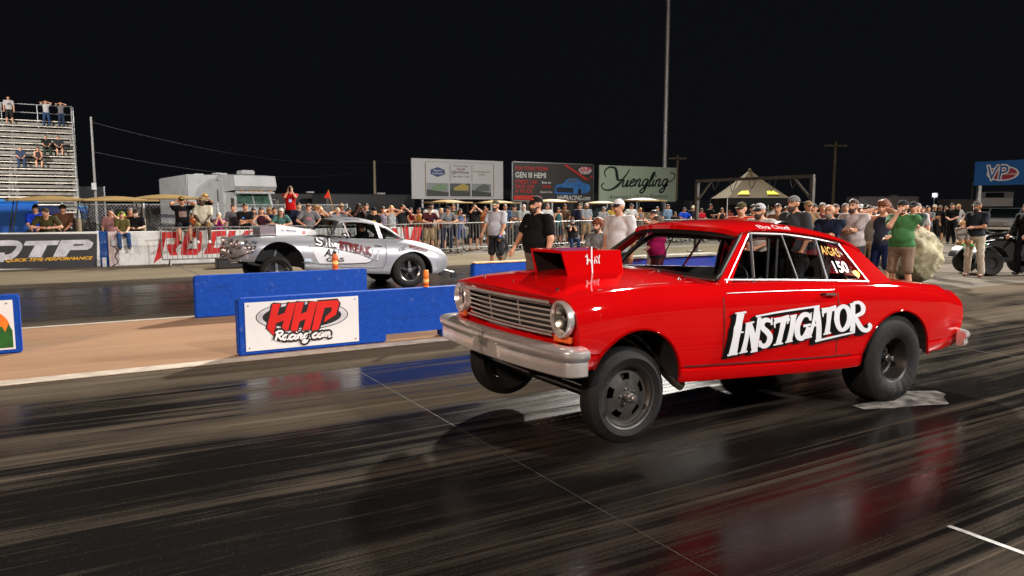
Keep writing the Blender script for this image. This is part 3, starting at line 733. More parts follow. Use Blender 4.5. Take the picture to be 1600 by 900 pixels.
# hood scoop: open mouth in front, panel sides, mark on the flank
hs = thing('hood_scoop', (-2.75, 0, 1.15), None, None); hs.parent = RED
W = .215
def scoop_shell(u0b, u0t, u1b, u1t, z0, z1, W, Wt):
    q = lambda u, w, z: Vector((u, w, z))+O
    th = .02; mb = MB()
    out = [q(u0b, -W, z0), q(u0t, -Wt, z1), q(u0t, Wt, z1), q(u0b, W, z0)]; inn = [q(u0b+.006, -W+th, z0+.004), q(u0t+.006, -Wt+th, z1-th), q(u0t+.006, Wt-th, z1-th), q(u0b+.006, W-th, z0+.004)]
    bo = [q(u1b, -W, z0), q(u1t, -Wt, z1-.008), q(u1t, Wt, z1-.008), q(u1b, W, z0)]; bi = [q(u1b-.1, -W+th, z0+.004), q(u1t-.1, -Wt+th, z1-th-.01), q(u1t-.1, Wt-th, z1-th-.01), q(u1b-.1, W-th, z0+.004)]
    vs = out+inn+bo+bi
    mb.add(vs, [(0, 1, 5, 4), (1, 2, 6, 5), (2, 3, 7, 6), (0, 8, 9, 1), (1, 9, 10, 2), (2, 10, 11, 3), (8, 11, 10, 9)], 0)
    mb.add(vs, [(4, 5, 13, 12), (5, 6, 14, 13), (6, 7, 15, 14), (12, 13, 14, 15), (4, 12, 15, 7)], 1); return mb
part('scoop_shell', [redp, mat('scoop_black_inside', (.008, .008, .008), rough=.7, var=.3)], hs, scoop_shell(-2.905, -2.955, -2.40, -2.43, 1.160, 1.345, W, W-.008))
sf = Fn(lambda x, y, l: Vector((-2.905-.05*(y-1.16)/.185+x, -(W-.008*(y-1.16)/.185+l), y))+O, .003)
way_logo(MB(), sf, 0, 0, 1); mb = way_logo(MB(), Fn(sf.g, .003), .19, 1.22, .12); part('emblem', wfilm, hs, mb)
for w, u in ((-.5, -3.16), (.0, -3.2), (.5, -3.16), (-.62, -2.2), (-.55, -2.08), (-.3, -2.1)):   # hood pins
    z = lerp_tab(T_zs, u)+(lerp_tab(T_zc, u)-lerp_tab(T_zs, u))*math.sin((1-abs(w)/.74)*PI/2)
    mb = MB(); mb.lathe([(.014, -.004), (.014, .008), (.005, .010), (.005, .02), (0, .02)], Vector((u-.03, w, z+.003))+O, n=10); part('hood_pin', blk, RED, mb, 40)
# hood shut lines
for s in (-1, 1):
    mb = MB(); fn = Fn(lambda x, y, l: Vector((x, y, lerp_tab(T_zs, x)+.0045+(lerp_tab(T_zc, x)-lerp_tab(T_zs, x))*math.sin((1-abs(y)/(lerp_tab(T_hw, x)-.13))*PI/2)))+O)
    stroke(mb, [(u, s*.70) for u in np.linspace(-3.15, -2.03, 24)], .006, fn, n=1); part('shut_line', shut, RED, mb)
# rolled wheel-arch lips
for (cu, cz, rx, rz, t0, t1) in ((-2.80, .50, .367, .367, -.05, PI-.38), (.03, .35, .492, .437, .03, PI-.05)):
    for s in (-1, 1):
        pts = []
        for t in np.linspace(t0, t1, 30):
            u, z = cu+rx*math.cos(t), cz+rz*math.sin(t); p = rs(u, z, -.002); pts.append(Vector((p.x, -s*p.y if s < 0 else p.y, p.z))+O)
        part('arch_lip', redp, RED, MB().tube(pts, .011, 6), 60)
# wheels
make_wheel(RED, -2.855, -.850, .425, .320, .150, .205, -1, 'slot'); make_wheel(RED, -2.855, .82, .42, .320, .150, .205, 1, 'slot')
make_wheel(RED, .055, -.855, .365, .380, .28, .19, -1, 'dish', squash=1); make_wheel(RED, .055, .855, .365, .380, .28, .19, 1, 'dish', squash=1)
# running gear
und = mat('greasy_steel', (.05, .045, .04), rough=.45, metal=.7, var=.4, scale=14)
def bar(name, pts, r_, m=und, n=10, parent=RED): return part(name, m, parent, MB().tube([Vector(p)+O for p in pts], r_, n), 50)
bar('front_axle', [(-2.895, -.72, .425), (-2.895, -.5, .37), (-2.895, .5, .37), (-2.895, .72, .425)], .032)
bar('tie_rod', [(-3.06, -.66, .44), (-3.06, .66, .44)], .012, alu); bar('drag_link', [(-3.03, -.1, .47), (-2.2, -.45, .60)], .014)
bar('sway_bar', [(-3.22, -.55, .56), (-3.22, .55, .56)], .016)
for s in (-1, 1):
    mb = MB()
    for k in range(4): mb.tube([Vector((-3.36+.12*k, s*.42, .56-.016*k))+O, Vector((-2.895, s*.42, .455-.018*k))+O, Vector((-2.40-.12*k, s*.42, .55-.016*k))+O], .011, 4)
    part('leaf_spring', und, RED, mb); bar('shock_absorber', [(-2.95, s*.52, .42), (-2.85, s*.50, .78)], .026, mat('shock_grey', (.25, .25, .25), rough=.4, metal=.5))
    bar('frame_rail', [(-3.3, s*.40, .60), (-2.3, s*.40, .52), (-.5, s*.42, .42), (.9, s*.45, .44)], .04, dark, 6)
    bar('traction_bar', [(-.9, s*.40, .33), (-.05, s*.40, .26)], .022)
    for k in range(3):   # header pipes sweeping down behind the front wheel
        bar('header_pipe', cr([(-2.95+.13*k, s*.56, .80-.02*k), (-2.78+.12*k, s*.64, .79), (-2.58+.07*k, s*.66, .66), (-2.40+.02*k, s*.67, .50)], 5), .022, mat('sooty_header', (.10, .085, .075), rough=.4, metal=.8, var=.4, scale=12))
    bar('collector', [(-2.42, s*.67, .53), (-2.32, s*.70, .43), (-2.27, s*.71, .395)], [.034, .036, .036], mat('bare_collector', (.35, .33, .30), rough=.35, metal=.9))
bar('rear_axle', [(.015, -.6, .372), (.015, .6, .372)], .045); part('differential', und, RED, MB().ell(Vector((.02, 0, .372))+O, (.15, .14, .14), 16), 60)
part('fuel_tank', dark, RED, MB().box(Vector((.72, 0, .33))+O, (.5, .8, .14), bev=.03)); part('oil_pan', und, RED, MB().box(Vector((-2.55, 0, .46))+O, (.5, .3, .18), bev=.03))
# interior
part('floor_pan', dark, RED, MB().box(Vector((-1.0, 0, .50))+O, (1.7, 1.3, .03))); 
part('dashboard', blk, RED, MB().prism([(-1.93, 1.10), (-1.60, 1.12), (-1.56, 1.05), (-1.62, .82), (-1.9, .8)], -.68, .68, lambda a, b, d: Vector((a, d, b))+O), 20)
for w in (-.34, .34):
    st = MB(); st.prism([(-1.05, .52), (-.62, .52), (-.45, 1.22), (-.53, 1.25), (-.72, .72), (-1.05, .74)], w-.22, w+.22, lambda a, b, d: Vector((a, d, b))+O); part('bucket_seat', mat('black_seat_vinyl', (.02, .02, .022), rough=.55, var=.2), RED, st, 20)
mb = MB(); c = Vector((-1.42, -.34, 1.04))+O; mb.tube([c+Vector((.05*math.sin(t), .17*math.cos(t), .16*math.sin(t))) for t in np.linspace(0, 2*PI, 25)[:-1]], .012, 8, closed=True); mb.tube([c, c+Vector((-.22, 0, -.08))], .015, 8); mb.tube([c+Vector((0, -.16, 0)), c+Vector((0, .16, 0))], .010, 6); part('steering_wheel', blk, RED, mb, 50)
cage = mat('black_roll_cage', (.014, .014, .015), rough=.35, var=.15)
for s in (-1, 1):
    bar('roll_bar', cr([(-1.84, s*.66, .55), (-1.82, s*.66, 1.05), (-1.48, s*.52, 1.40), (-1.0, s*.50, 1.43), (-.60, s*.50, 1.40)], 5), .021, cage)
    bar('roll_bar', [(-.56, s*.50, 1.40), (.12, s*.5, .75)], .021, cage); bar('roll_bar', [(-1.8, s*.66, .72), (-.62, s*.62, .95)], .021, cage)
bar('roll_hoop', cr([(-.62, -.60, .55), (-.60, -.58, 1.1), (-.58, -.50, 1.38), (-.58, -.3, 1.43), (-.58, .3, 1.43), (-.58, .50, 1.38), (-.60, .58, 1.1), (-.62, .60, .55)], 4), .022, cage)
bar('roll_bar', [(-.60, -.56, 1.05), (-.60, .56, 1.05)], .02, mat('grey_harness_bar', (.3, .3, .31), rough=.35, metal=.6)); bar('roll_bar', [(-.60, .5, 1.35), (-.62, -.55, .7)], .02, cage)
bar('roll_bar', [(-1.48, -.5, 1.41), (-1.48, .5, 1.41)], .02, cage)
for k in range(2): part('window_net', blk, RED, MB().tube([Vector((-1.30+.1*k, -.60, 1.05))+O, Vector((-1.22+.1*k, -.54, 1.40))+O], .012, 6))
# INSTIGATOR lettering, traced over door and quarter panel
def crop(x0, y0, s): return lambda x, y: (x0+x*s, y0+y*s)
cI = crop(1120, 460, .15625)
def red_trace(x, y, l):
    p = atY(*cI(x, y), 4.48-.885); u, z = p.x-O.x, p.z; return rs(u, z, l)+O
INST = [([(215,182),(190,300),(172,380),(135,596)],[75,62,78,66,80]),([(160,187),(270,173)],[10,18]),([(82,606),(188,584)],[18,14]),([(150,372),(240,372)],[8,20,8]),
 ([(288,285),(268,420),(238,572)],[48,40,50]),([(300,282),(330,420),(345,560)],[40,62,44]),([(400,222),(375,400),(355,560)],[34,44,40]),([(258,290),(345,270)],[14,14]),([(200,582),(280,563)],[14,14]),([(312,572),(382,556)],[14,14]),([(362,216),(620,168),(1000,113)],[14,17,17]),
 ([(512,268),(470,250),(425,272),(425,325),(470,370),(500,420),(480,490),(430,512),(398,470)],[24,44,50,52,54,54,50,44,26]),([(395,520),(402,455)],[12,22]),([(522,228),(516,300)],[10,18]),
 ([(545,262),(620,244),(695,226)],[56,44,56]),([(640,245),(612,370),(585,490)],[56,44,52]),([(537,500),(630,481)],[14,14]),([(545,270),(548,330)],[22,8]),([(690,235),(672,290)],[24,8]),
 ([(738,208),(718,330),(690,465)],[54,44,52]),([(700,216),(770,202)],[16,16]),([(652,474),(726,458)],[14,14]),
 ([(905,240),(880,200),(830,205),(785,270),(768,350),(785,425),(830,428),(868,370),(882,320)],[20,44,48,52,54,50,44,44,40]),([(832,312),(905,296)],[22,22]),([(915,175),(900,255)],[8,22]),
 ([(962,125),(935,270),(888,422)],[26,30,34]),([(968,122),(985,290),(985,450)],[52,50,52]),([(915,305),(1010,292)],[22,22]),([(856,430),(916,415)],[14,14]),([(950,462),(1150,415),(1346,372)],[20,17,15]),
 ([(1022,162),(1095,146),(1166,130)],[56,42,54]),([(1098,150),(1082,270),(1066,385)],[52,40,50]),([(1030,394),(1106,377)],[14,14]),([(1028,165),(1030,220)],[22,8]),([(1160,135),(1148,195)],[22,8]),
 ([(1232,112),(1185,150),(1165,240),(1185,325),(1222,350),(1268,310),(1295,220),(1275,135),(1225,112)],[34,46,52,46,34,46,52,46,34]),
 ([(1330,92),(1328,230),(1320,366)],[46,42,50]),([(1300,98),(1350,84)],[16,16]),([(1335,84),(1395,78),(1432,120),(1420,180),(1345,214)],[26,30,44,40,26]),([(1350,212),(1380,285),(1425,345),(1475,350),(1500,310),(1478,290)],[34,44,46,36,34,30])]
fn = Fn(red_trace, .0065, .00012); mb = MB()
for dx, dy in ((-26, 34), (-20, 26), (-14, 18), (-8, 10), (-3, 4)):
    for pts, w in INST: fn.up(); stroke(mb, [(x+dx, y+dy) for x, y in pts], [q+11 for q in w], fn, n=4)
part('lettering', bfilm, RED, mb); mb = MB()
for pts, w in INST: fn.up(); stroke(mb, pts, [q+2 for q in w], fn, n=4)
part('lettering', wfilm, RED, mb)
# script name on the roof side
SCRIPT = {'a': ([[(.75,.9),(.35,1),(.08,.5),(.3,.02),(.62,.3),(.78,.95),(.74,.2),(.95,.05)]], .92), 'c': ([[(.72,.82),(.5,1),(.12,.55),(.3,.02),(.7,.15),(.85,.35)]], .8), 'e': ([[(.1,.45),(.5,.6),(.62,.88),(.4,1),(.12,.55),(.3,.03),(.7,.2),(.85,.4)]], .8),
 'i': ([[(.15,.95),(.12,.3),(.25,.02),(.45,.25)], [(.2,1.36),(.26,1.5)]], .44), 'n': ([[(.08,.95),(.08,.02)], [(.1,.6),(.35,1),(.55,.85),(.52,.15),(.65,.02),(.85,.25)]], .85), 'm': ([[(.08,.95),(.08,.02)], [(.1,.6),(.32,1),(.46,.8),(.44,.02)], [(.46,.6),(.7,1),(.86,.8),(.84,.15),(.95,.02),(1.12,.25)]], 1.12),
 'g': ([[(.72,.9),(.35,1),(.1,.55),(.3,.08),(.62,.35),(.74,.95),(.66,-.5),(.35,-.85),(.1,-.6),(.5,-.15),(.95,.2)]], .9), 'o': ([[(.45,1),(.1,.55),(.32,.02),(.68,.42),(.48,1),(.85,.85)]], .82), 'u': ([[(.08,.95),(.08,.25),(.25,.02),(.5,.3),(.62,.95),(.6,.2),(.72,.02),(.9,.25)]], .86),
 'l': ([[(.1,.4),(.42,1.6),(.3,1.95),(.14,1.5),(.14,.2),(.3,.02),(.48,.25)]], .46), 'v': ([[(.05,.95),(.25,.05),(.6,.95),(.8,.85)]], .74), 'r': ([[(.1,.95),(.1,.02)], [(.12,.6),(.4,1),(.62,.9)]], .62), '.': ([[(.08,.02),(.14,.14)]], .34), 'h': ([[(.15,1.9),(.1,.02)], [(.12,.6),(.38,1),(.55,.8),(.52,.1),(.75,.1)]], .8), 'f': ([[(.55,1.8),(.3,1.9),(.2,1.2),(.1,-.5)], [(-.05,.95),(.5,.95)]], .55),
 'S': ([[(.95,1.6),(.7,1.95),(.3,1.7),(.4,1.15),(.8,.7),(.7,.15),(.3,0),(.0,.3)]], 1.0), 'R': ([[(.3,1.85),(.2,0)], [(0,1.5),(.4,1.95),(.95,1.75),(.85,1.2),(.3,1.0)], [(.45,1.0),(.8,.4),(1.1,.05)]], 1.1), 'B': ([[(.25,1.9),(.15,0)], [(0,1.6),(.4,1.95),(.85,1.7),(.7,1.15),(.3,1.0)], [(.3,1.0),(.85,.85),(.8,.2),(.2,.0)]], 1.0), 'C': ([[(.95,1.6),(.6,1.95),(.1,1.1),(.35,.05),(.9,.3)]], 1.0), 'K': ([[(.2,1.9),(.1,0)], [(.9,1.9),(.2,.9),(.95,.05)]], 1.0), ' ': ([], .6)}
def script(mb, s, fn, x0, x1, y0, xh, w, slant=.25, dx=0, dy=0, base=0.0, n=4):
    tot = sum(SCRIPT[c][1] for c in s); k = (x1-x0)/tot; x = 0.0
    for c in s:
        for st in SCRIPT[c][0]:
            fn.up(); stroke(mb, [(x0+(x+p[0]+slant*p[1]*.6)*k+dx, y0+p[1]*xh+base*(x+p[0])*k+dy) for p in st], w, fn, n=n)
        x += SCRIPT[c][1]
    return mb
part('signature', wfilm, RED, script(MB(), 'Big Chief', Fn(rf.g, .004, .0002), -1.36, -1.0, .03, .05, .010))
# ================================================================ the silver sports car
SIL = thing('sports_car', (5.95, 15.07, 0), 'silver hardtop sports car with Silver STREAK lettering in the far lane', 'car')
Q = Vector(SIL.location)
silp = mat('silver_car_paint', (.42, .43, .47), rough=.36, metal=.5, var=.05, scale=4, coat=.6)
V_hw = [(-3.42,.34),(-3.39,.58),(-3.31,.74),(-3.14,.85),(-2.9,.90),(-2.4,.915),(-1.5,.90),(-.5,.915),(.1,.925),(.5,.88),(.8,.76),(1.0,.60),(1.10,.42)]
V_zs = [(-3.42,.90),(-3.39,.99),(-3.31,1.04),(-3.14,1.085),(-2.6,1.10),(-1.76,1.075),(-1.0,1.03),(-.5,1.01),(0,.985),(.4,.90),(.8,.77),(1.0,.66),(1.10,.54)]
V_zc = [(-3.42,.92),(-3.39,1.0),(-3.31,1.05),(-3.14,1.085),(-2.5,1.12),(-1.75,1.10),(-1,1.04),(0,.97),(.4,.89),(.8,.77),(1.0,.67),(1.10,.55)]
V_zb = [(-3.42,.70),(-3.3,.64),(-3.0,.61),(-2.2,.45),(-1.9,.41),(-.5,.285),(.3,.26),(.75,.25),(1.0,.33),(1.10,.42)]
def sil_half(u):
    hw, zs, zc, zb = (smooth_tab(t, u) for t in (V_hw, V_zs, V_zc, V_zb))
    zm = zb+.50*(zs-zb); h = [(0, zb+.03), (hw*.6, zb+.03), (hw*.86, zb), (hw*.93, zb+.01), (hw*.955, zb+.04)]
    for k in range(1, 6):
        t = k/6; h.append((hw*(.955+.045*math.sin(t*PI/2)), zb+.04+(zm-zb-.04)*t))
    for k in range(0, 13):
        t = k/12*1.18; h.append((hw*max(.01, math.cos(t))**.36, zm+(zs-zm)*min(1, math.sin(t)/.93)))
    w0 = h[-1][0]; z0 = h[-1][1]
    for k in range(1, 7):
        t = k/6; h.append((w0*(1-t), z0+(zc-z0)*math.sin(t*PI/2)-.02*math.sin(t*PI)))
    return h
us = [-3.42, -3.415, -3.39, -3.36, -3.31, -3.27] + list(np.linspace(-3.22, .9, 80)) + [.95, 1.0, 1.04, 1.07, 1.10]
sbody = lnk(bpy.data.objects.new('body', loft(us, sil_half, lambda u, w, z: (u, w, z)).mesh('body', [silp, dark], None, 30))); sbody.parent = SIL
cut = []
def cutter2(mb):
    o = lnk(bpy.data.objects.new('cut', mb.mesh('cut', [dark]))); o.parent = SIL; cut.append(o)
for s in (-1, 1):
    cutter2(cyl_cut((-2.63, .52), .465, .485, s*.50, s*1.1, dark)); cutter2(cyl_cut((.06, .28), .485, .46, s*.45, s*1.1, dark))
cutter2(MB().prism([(-1.50, .62), (-.30, .60), (-.30, -.60), (-1.50, -.62)], .55, 1.4, lambda a, b, d: (a, b, d)))
bool_cut(sbody, cut)
sil_side = side_fn(sil_half, None)
def ss(u, z, d=0.0): return Vector((u, -(sil_side(u, z)+d), z))
def sp_(name, pts, r_, m, n=10, parent=None, sm=50): return part(name, m, parent or SIL, MB().tube([Vector(p)+Q for p in pts], r_, n), sm)
# hard top
def hw_(z): return .70-(z-1.0)*.33
H_e = [(-1.42,1.355),(-1.2,1.385),(-.9,1.37),(-.6,1.31),(-.4,1.22),(-.2,1.10),(-.02,.985)]
H_c = [(-1.50,1.40),(-1.2,1.45),(-.9,1.445),(-.6,1.385),(-.4,1.30),(-.2,1.17),(-.02,1.02)]
rows = []; rin = []
for u in np.linspace(-1.42, -.04, 26):
    ze = smooth_tab(H_e, u); we = hw_(ze); row = []; ri = []
    for k in range(25):
        t = math.sin((-1+2*k/24)*PI/2); q = abs(t); z = ze+(smooth_tab(H_c, u)-ze)*(.5*(1-q**6)+.5*(1-q*q))
        row.append(Vector((u-.07*(1-t*t)*sstep(-1.0, -1.42, u), t*we, z))+Q); ri.append(row[-1]-Vector((0, 0, .03)))
    rows.append(row); rin.append(ri)
mb = MB().grid(rows); mb.grid([[a, b] for a, b in zip(rows[0], rin[0])]); mb.grid([[r[0], q[0]] for r, q in zip(rows, rin)]); mb.grid([[r[-1], q[-1]] for r, q in zip(rows, rin)])
ht = part('hardtop', silp, SIL, mb, 40, True); part('headliner', blk, ht, MB().grid(rin), 40)
for s in (-1, 1):
    g_ = lambda a, b, d=0.0: Vector((a, s*(hw_(b)-d), b))+Q
    mb = MB(); mb.prism([(-.64, 1.305), (-.58, 1.02), (-.50, 1.02), (-.56, 1.28)], 0, .03, lambda a, b, d: g_(a, b, d)); part('pillar', silp, ht, mb)
    part('side_window', dglass, SIL, MB().add([g_(a, b, .01) for a, b in ((-1.20, 1.02), (-.60, 1.0), (-.66, 1.30), (-1.24, 1.365))], [(0, 1, 2, 3)]))
    part('quarter_window', dglass, SIL, MB().add([g_(a, b, .01) for a, b in ((-.52, 1.0), (-.16, .99), (-.36, 1.17), (-.56, 1.275))], [(0, 1, 2, 3)]))
    for q_ in ([(-1.30, 1.375), (-1.20, 1.02)], [(-1.24, 1.03), (-.55, .995), (-.12, .985)], [(-.60, 1.295), (-.53, 1.0)]): part('window_frame', alu, SIL, MB().tube([g_(a, b, -.004) for a, b in q_], .011, 6), 50)
    part('window_frame', alu, SIL, MB().tube([g_(a, b, -.006) for a, b in [(-.44, 1.235), (-.3, 1.15), (-.12, 1.02)]], .015, 6), 50)
def vw(t, v):
    w = t*(.735-(.135)*v); ul = -1.60-.30*(1-t*t); uu = -1.40-.10*(1-t*t); return Vector((ul+(uu-ul)*v, w, 1.065+.02*(1-t*t)+(1.365+.03*(1-t*t)-1.065-.02*(1-t*t))*v))+Q
part('windscreen', dglass, SIL, MB().grid([[vw(t, v) for t in np.linspace(-1, 1, 21)] for v in np.linspace(0, 1, 6)]), 60)
mb = MB(); mb.tube([vw(t, 0) for t in np.linspace(-1, 1, 21)]+[vw(1, .5)]+[vw(t, 1) for t in np.linspace(1, -1, 21)]+[vw(-1, .5)], .018, 8, closed=True); part('windscreen_frame', blk, SIL, mb, 50)
part('side_mirror', chrome, SIL, MB().ell(Vector((-1.36, -.80, 1.10))+Q, (.05, .035, .045), 12), 60)
# nose: four round lamps, oval mouth with toothed grille, coppery bumpers
cop = mat('dull_nickel', (.55, .50, .49), rough=.28, metal=.7, var=.15, scale=9)
for s in (-1, 1):
    for k, (w, u) in enumerate(((.55, -3.385), (.71, -3.32))):
        hl = thing('headlight', (u, s*w, .985-.01*k), None, None); hl.parent = SIL; c = Vector((u, s*w, .985-.01*k))+Q
        mb = MB(); mb.lathe([(.085, -.06), (.085, .03), (.078, .04), (.066, .03), (.06, 0)], c, axis=(-1, s*.15, .05), n=24); part('bezel', cop, hl, mb, 50)
        mb = MB(); mb.lathe([(.064, .0), (.05, .018), (.02, .026), (0, .027)], c, axis=(-1, s*.15, .05), n=20); part('lens', mat('pale_lamp_lens', (.7, .68, .64), rough=.15, metal=.4), hl, mb, 60)
    part('bumper_blade', cop, SIL, MB().tube(cr([Vector((-3.47, s*.22, .90))+Q, Vector((-3.47, s*.40, .78))+Q, Vector((-3.40, s*.62, .74))+Q, Vector((-3.27, s*.80, .79))+Q, Vector((-3.10, s*.90, .86))+Q], 5), [.02]*6+[.026]*10+[.022]*5, 10), 50)
    part('bumper_blade', cop, SIL, MB().tube(cr([Vector((-3.45, s*.40, .80))+Q, Vector((-3.47, s*.45, .70))+Q, Vector((-3.42, s*.58, .655))+Q, Vector((-3.31, s*.74, .67))+Q], 5), .024, 10), 50)
part('grille_mouth', dark, SIL, MB().ell(Vector((-3.40, 0, .79))+Q, (.06, .44, .075), 20), 60)
part('mouth_ring', cop, SIL, MB().tube([Vector((-3.445+.06*abs(math.cos(t)), .47*math.cos(t), .79+.09*math.sin(t)))+Q for t in np.linspace(0, 2*PI, 33)[:-1]], .014, 8, closed=True), 60)
for k in range(9): part('grille_tooth', cop, SIL, MB().ell(Vector((-3.465, -.4+.1*k, .79))+Q, (.03, .022, .08), 8), 60)
# chassis under the lifted nose
for s in (-1, 1):
    sp_('leaf_spring', [(-3.3, s*.40, .62), (-2.69, s*.40, .48), (-2.1, s*.4, .56)], .03, und, 6); sp_('shock_absorber', [(-2.72, s*.5, .42), (-2.6, s*.48, .86)], .03, mat('shock_grey', (.25, .25, .25)))
    sp_('frame_rail', [(-3.35, s*.38, .66), (-1.5, s*.4, .46), (.9, s*.4, .36)], .045, dark, 6)
sp_('front_axle', [(-2.69, -.72, .425), (-2.69, .72, .425)], .035, und); sp_('rear_axle', [(0, -.7, .36), (0, .7, .36)], .05, und)
for k, (du, dz) in enumerate(((-.42, .0), (-.2, .04), (0, .02))): part('engine_accessory', mat('cast_grey', (.16, .15, .14), rough=.4, metal=.6, var=.4, scale=25), SIL, MB().box(Vector((-2.65+du, -.42, .80+dz))+Q, (.12, .16, .14), rz=.3*k, bev=.03))
wb = thing('wheelie_bar', (.95, 0, 0), None, None); wb.parent = SIL
for s in (-1, 1): sp_('strut', [(.75, s*.3, .36), (1.30, s*.3, .20)], .016, alu, 8, wb); sp_('caster', [(1.30, s*.3-.03, .14), (1.30, s*.3+.03, .14)], .07, blk, 14, wb)
make_wheel(SIL, -2.69, -.905, .425, .305, .16, .205, -1, 'spoke'); make_wheel(SIL, -2.69, .905, .425, .305, .16, .205, 1, 'spoke')
make_wheel(SIL, 0, -.925, .355, .365, .28, .215, -1, 'spoke'); make_wheel(SIL, 0, .925, .355, .365, .28, .215, 1, 'spoke')
# injection scoop: white box on the hood with sponsor names, finned mouth
scp = thing('hood_scoop', (-2.2, 0, 1.10), None, None); scp.parent = SIL
wsc = mat('white_gelcoat', (.70, .71, .74), rough=.35, var=.04)
mb = MB(); w_ = .34
mb.prism([(-2.56, 1.10), (-2.56, 1.325), (-1.78, 1.195), (-1.76, 1.09)], -w_, w_, lambda a, b, d: Vector((a, d, b))+Q); part('scoop_shell', wsc, scp, mb)
mb = MB(); mb.box(Vector((-2.565, 0, 1.215))+Q, (.01, .6, .17)); part('scoop_mouth', dark, scp, mb)
for k in range(16): part('scoop_fin', alu, scp, MB().box(Vector((-2.72, -.33+.044*k, 1.205))+Q, (.28, .012, .17)))
part('scoop_tray', alu, scp, MB().box(Vector((-2.72, 0, 1.112))+Q, (.30, .68, .012)))
f = Fn(lambda x, y, l: Vector((x, -(w_+l), y))+Q, .003)
part('sponsor_name', cmat('print', (30, 60, 120)), scp, text_mb('MAHLE', lambda a, b: f(a, b-.10*(a+2.3)), -2.36, -2.17, 1.178, 1.205, bold=.02)); part('sponsor_name', cmat('print', (30, 60, 150)), scp, text_mb('AE', lambda a, b: f(a, b), -2.47, -2.41, 1.185, 1.212, bold=.02))
part('sponsor_badge', cmat('print', (190, 40, 25)), scp, flat_poly(MB(), disc_pts(-2.02, 1.15, .033, .028, 20), f.up())); part('sponsor_bar', wsc, scp, flat_poly(MB(), [(-2.05, 1.146), (-1.99, 1.146), (-1.99, 1.153), (-2.05, 1.153)], f.up()))
# paint work on the flank
cS = crop(330, 320, .24375)
def sil_trace(x, y, l):
    p = atY(*cS(x, y), 15.07-.912); return ss(p.x-Q.x, p.z, l)+Q
fS = Fn(sil_trace, .008, .0005)
cove = [(632, 265), (700, 268), (800, 283), (900, 305), (1000, 335), (1030, 350), (1030, 362), (1000, 373), (900, 378), (695, 380)]
def fill_trace(mb, poly, fn, nx=14):
    """fill a convex outline with a strip grid so that it follows the curved flank"""
    xs = np.linspace(min(p[0] for p in poly), max(p[0] for p in poly), nx); rows = []
    for x in xs:
        ys = []
        for (x0, y0), (x1, y1) in zip(poly, poly[1:]+poly[:1]):
            if min(x0, x1)-1e-6 <= x <= max(x0, x1)+1e-6 and abs(x1-x0) > 1e-6: ys.append(y0+(y1-y0)*(x-x0)/(x1-x0))
        a, b = min(ys), max(ys); rows.append([fn(x, a+(b-a)*t) for t in np.linspace(0, 1, 6)])
    return mb.grid(rows)
part('cove_panel', mat('pale_cove_paint', (.66, .68, .72), rough=.3, coat=.5, var=.03), SIL, fill_trace(MB(), cove, fS), 50)
fS.up(); part('pinstripe', bfilm, SIL, stroke(MB(), cove+[cove[0]], 5, fS, n=1)); fS.up()
S_ = [([(735, 222), (705, 212), (690, 228), (715, 242), (705, 258), (676, 250)], 9), ([(748, 240), (742, 262)], 8), ([(750, 226), (752, 230)], 8), ([(775, 215), (762, 262), (772, 266)], 8), ([(780, 244), (786, 268), (800, 244)], 7), ([(800, 262), (812, 255), (806, 246), (798, 262), (812, 272)], 6), ([(820, 250), (818, 274)], 7), ([(820, 258), (830, 250)], 6)]
mb = MB()
for p, w in S_: fS.up(); stroke(mb, p, w+18, fS)
part('name_outline', bfilm, SIL, mb); mb = MB()
for p, w in S_: fS.up(); stroke(mb, p, w+2, fS)
part('name_script', mat('white_sign_paint', (.78, .78, .80), rough=.4), SIL, mb)
fS.up(); fS.up()
for bd, m_, nm in ((.035, bfilm, 'name_shadow'), (.0, mat('maroon_sign_paint', (.16, .012, .012), rough=.4), 'name_letters')):
    fS.up(); fS.up(); part(nm, m_, SIL, text_mb('STREAK', lambda a, b: fS(a, b+.20*(a-830)), 830, 1025, 284, 234, bold=bd+.03))
mb = MB()
for p in ([(1040, 285), (1028, 342)], [(1075, 288), (1062, 350)]):
    fS.up(); stroke(mb, p, 12, fS, n=1); fS.up(); stroke(mb, [(p[0][0]-12, p[0][1]), (p[0][0]+12, p[0][1]+4)], 6, fS, n=1); stroke(mb, [(p[1][0]-14, p[1][1]-2), (p[1][0]+12, p[1][1]+4)], 6, fS, n=1)
part('name_numeral', mat('pale_blue_sign_paint', (.45, .48, .55), rough=.4), SIL, mb)
fS.up(); part('class_marking', bfilm, SIL, text_mb('A/', lambda a, b: fS(a, b), 725, 795, 330, 282, shear=.25, bold=.015)); part('class_marking', bfilm, SIL, text_mb('GAS', lambda a, b: fS(a, b), 740, 850, 364, 338, bold=.02))
part('fender_number', bfilm, SIL, text_mb('327', lambda a, b: fS(a, b), 222, 292, 287, 262, bold=.03)); mb = MB()
for sx, x0 in ((1, 240), (-1, 275)):
    fS.up(); stroke(mb, [(258-sx*2, 258), (258-sx*18, 236)], 3, fS, n=1)
    for i in range(3):
        for j in range(2):
            if (i+j) % 2 == 0: flat_poly(mb, [(258-sx*(16+8*i+a), 232+8*j+b+2*i) for a, b in ((0, 0), (8, 2), (8, 10), (0, 8))], fS)
part('crossed_flags', bfilm, SIL, mb)
part('sponsor_sticker', cmat('print', (185, 205, 220)), SIL, fill_trace(MB(), [(598, 345), (650, 342), (652, 364), (598, 364)], fS, 4))
fS.up(); fS.up()
part('fender_script', bfilm, SIL, text_mb('K&C', lambda a, b: fS(a, b-.35*(a-1200)), 1200, 1256, 305, 280, shear=.3)); part('fender_name', mat('maroon_sign_paint', (.16, .012, .012)), SIL, text_mb('POOLS', lambda a, b: fS(a, b+.25*(a-1280)), 1278, 1392, 278, 258, bold=.03))
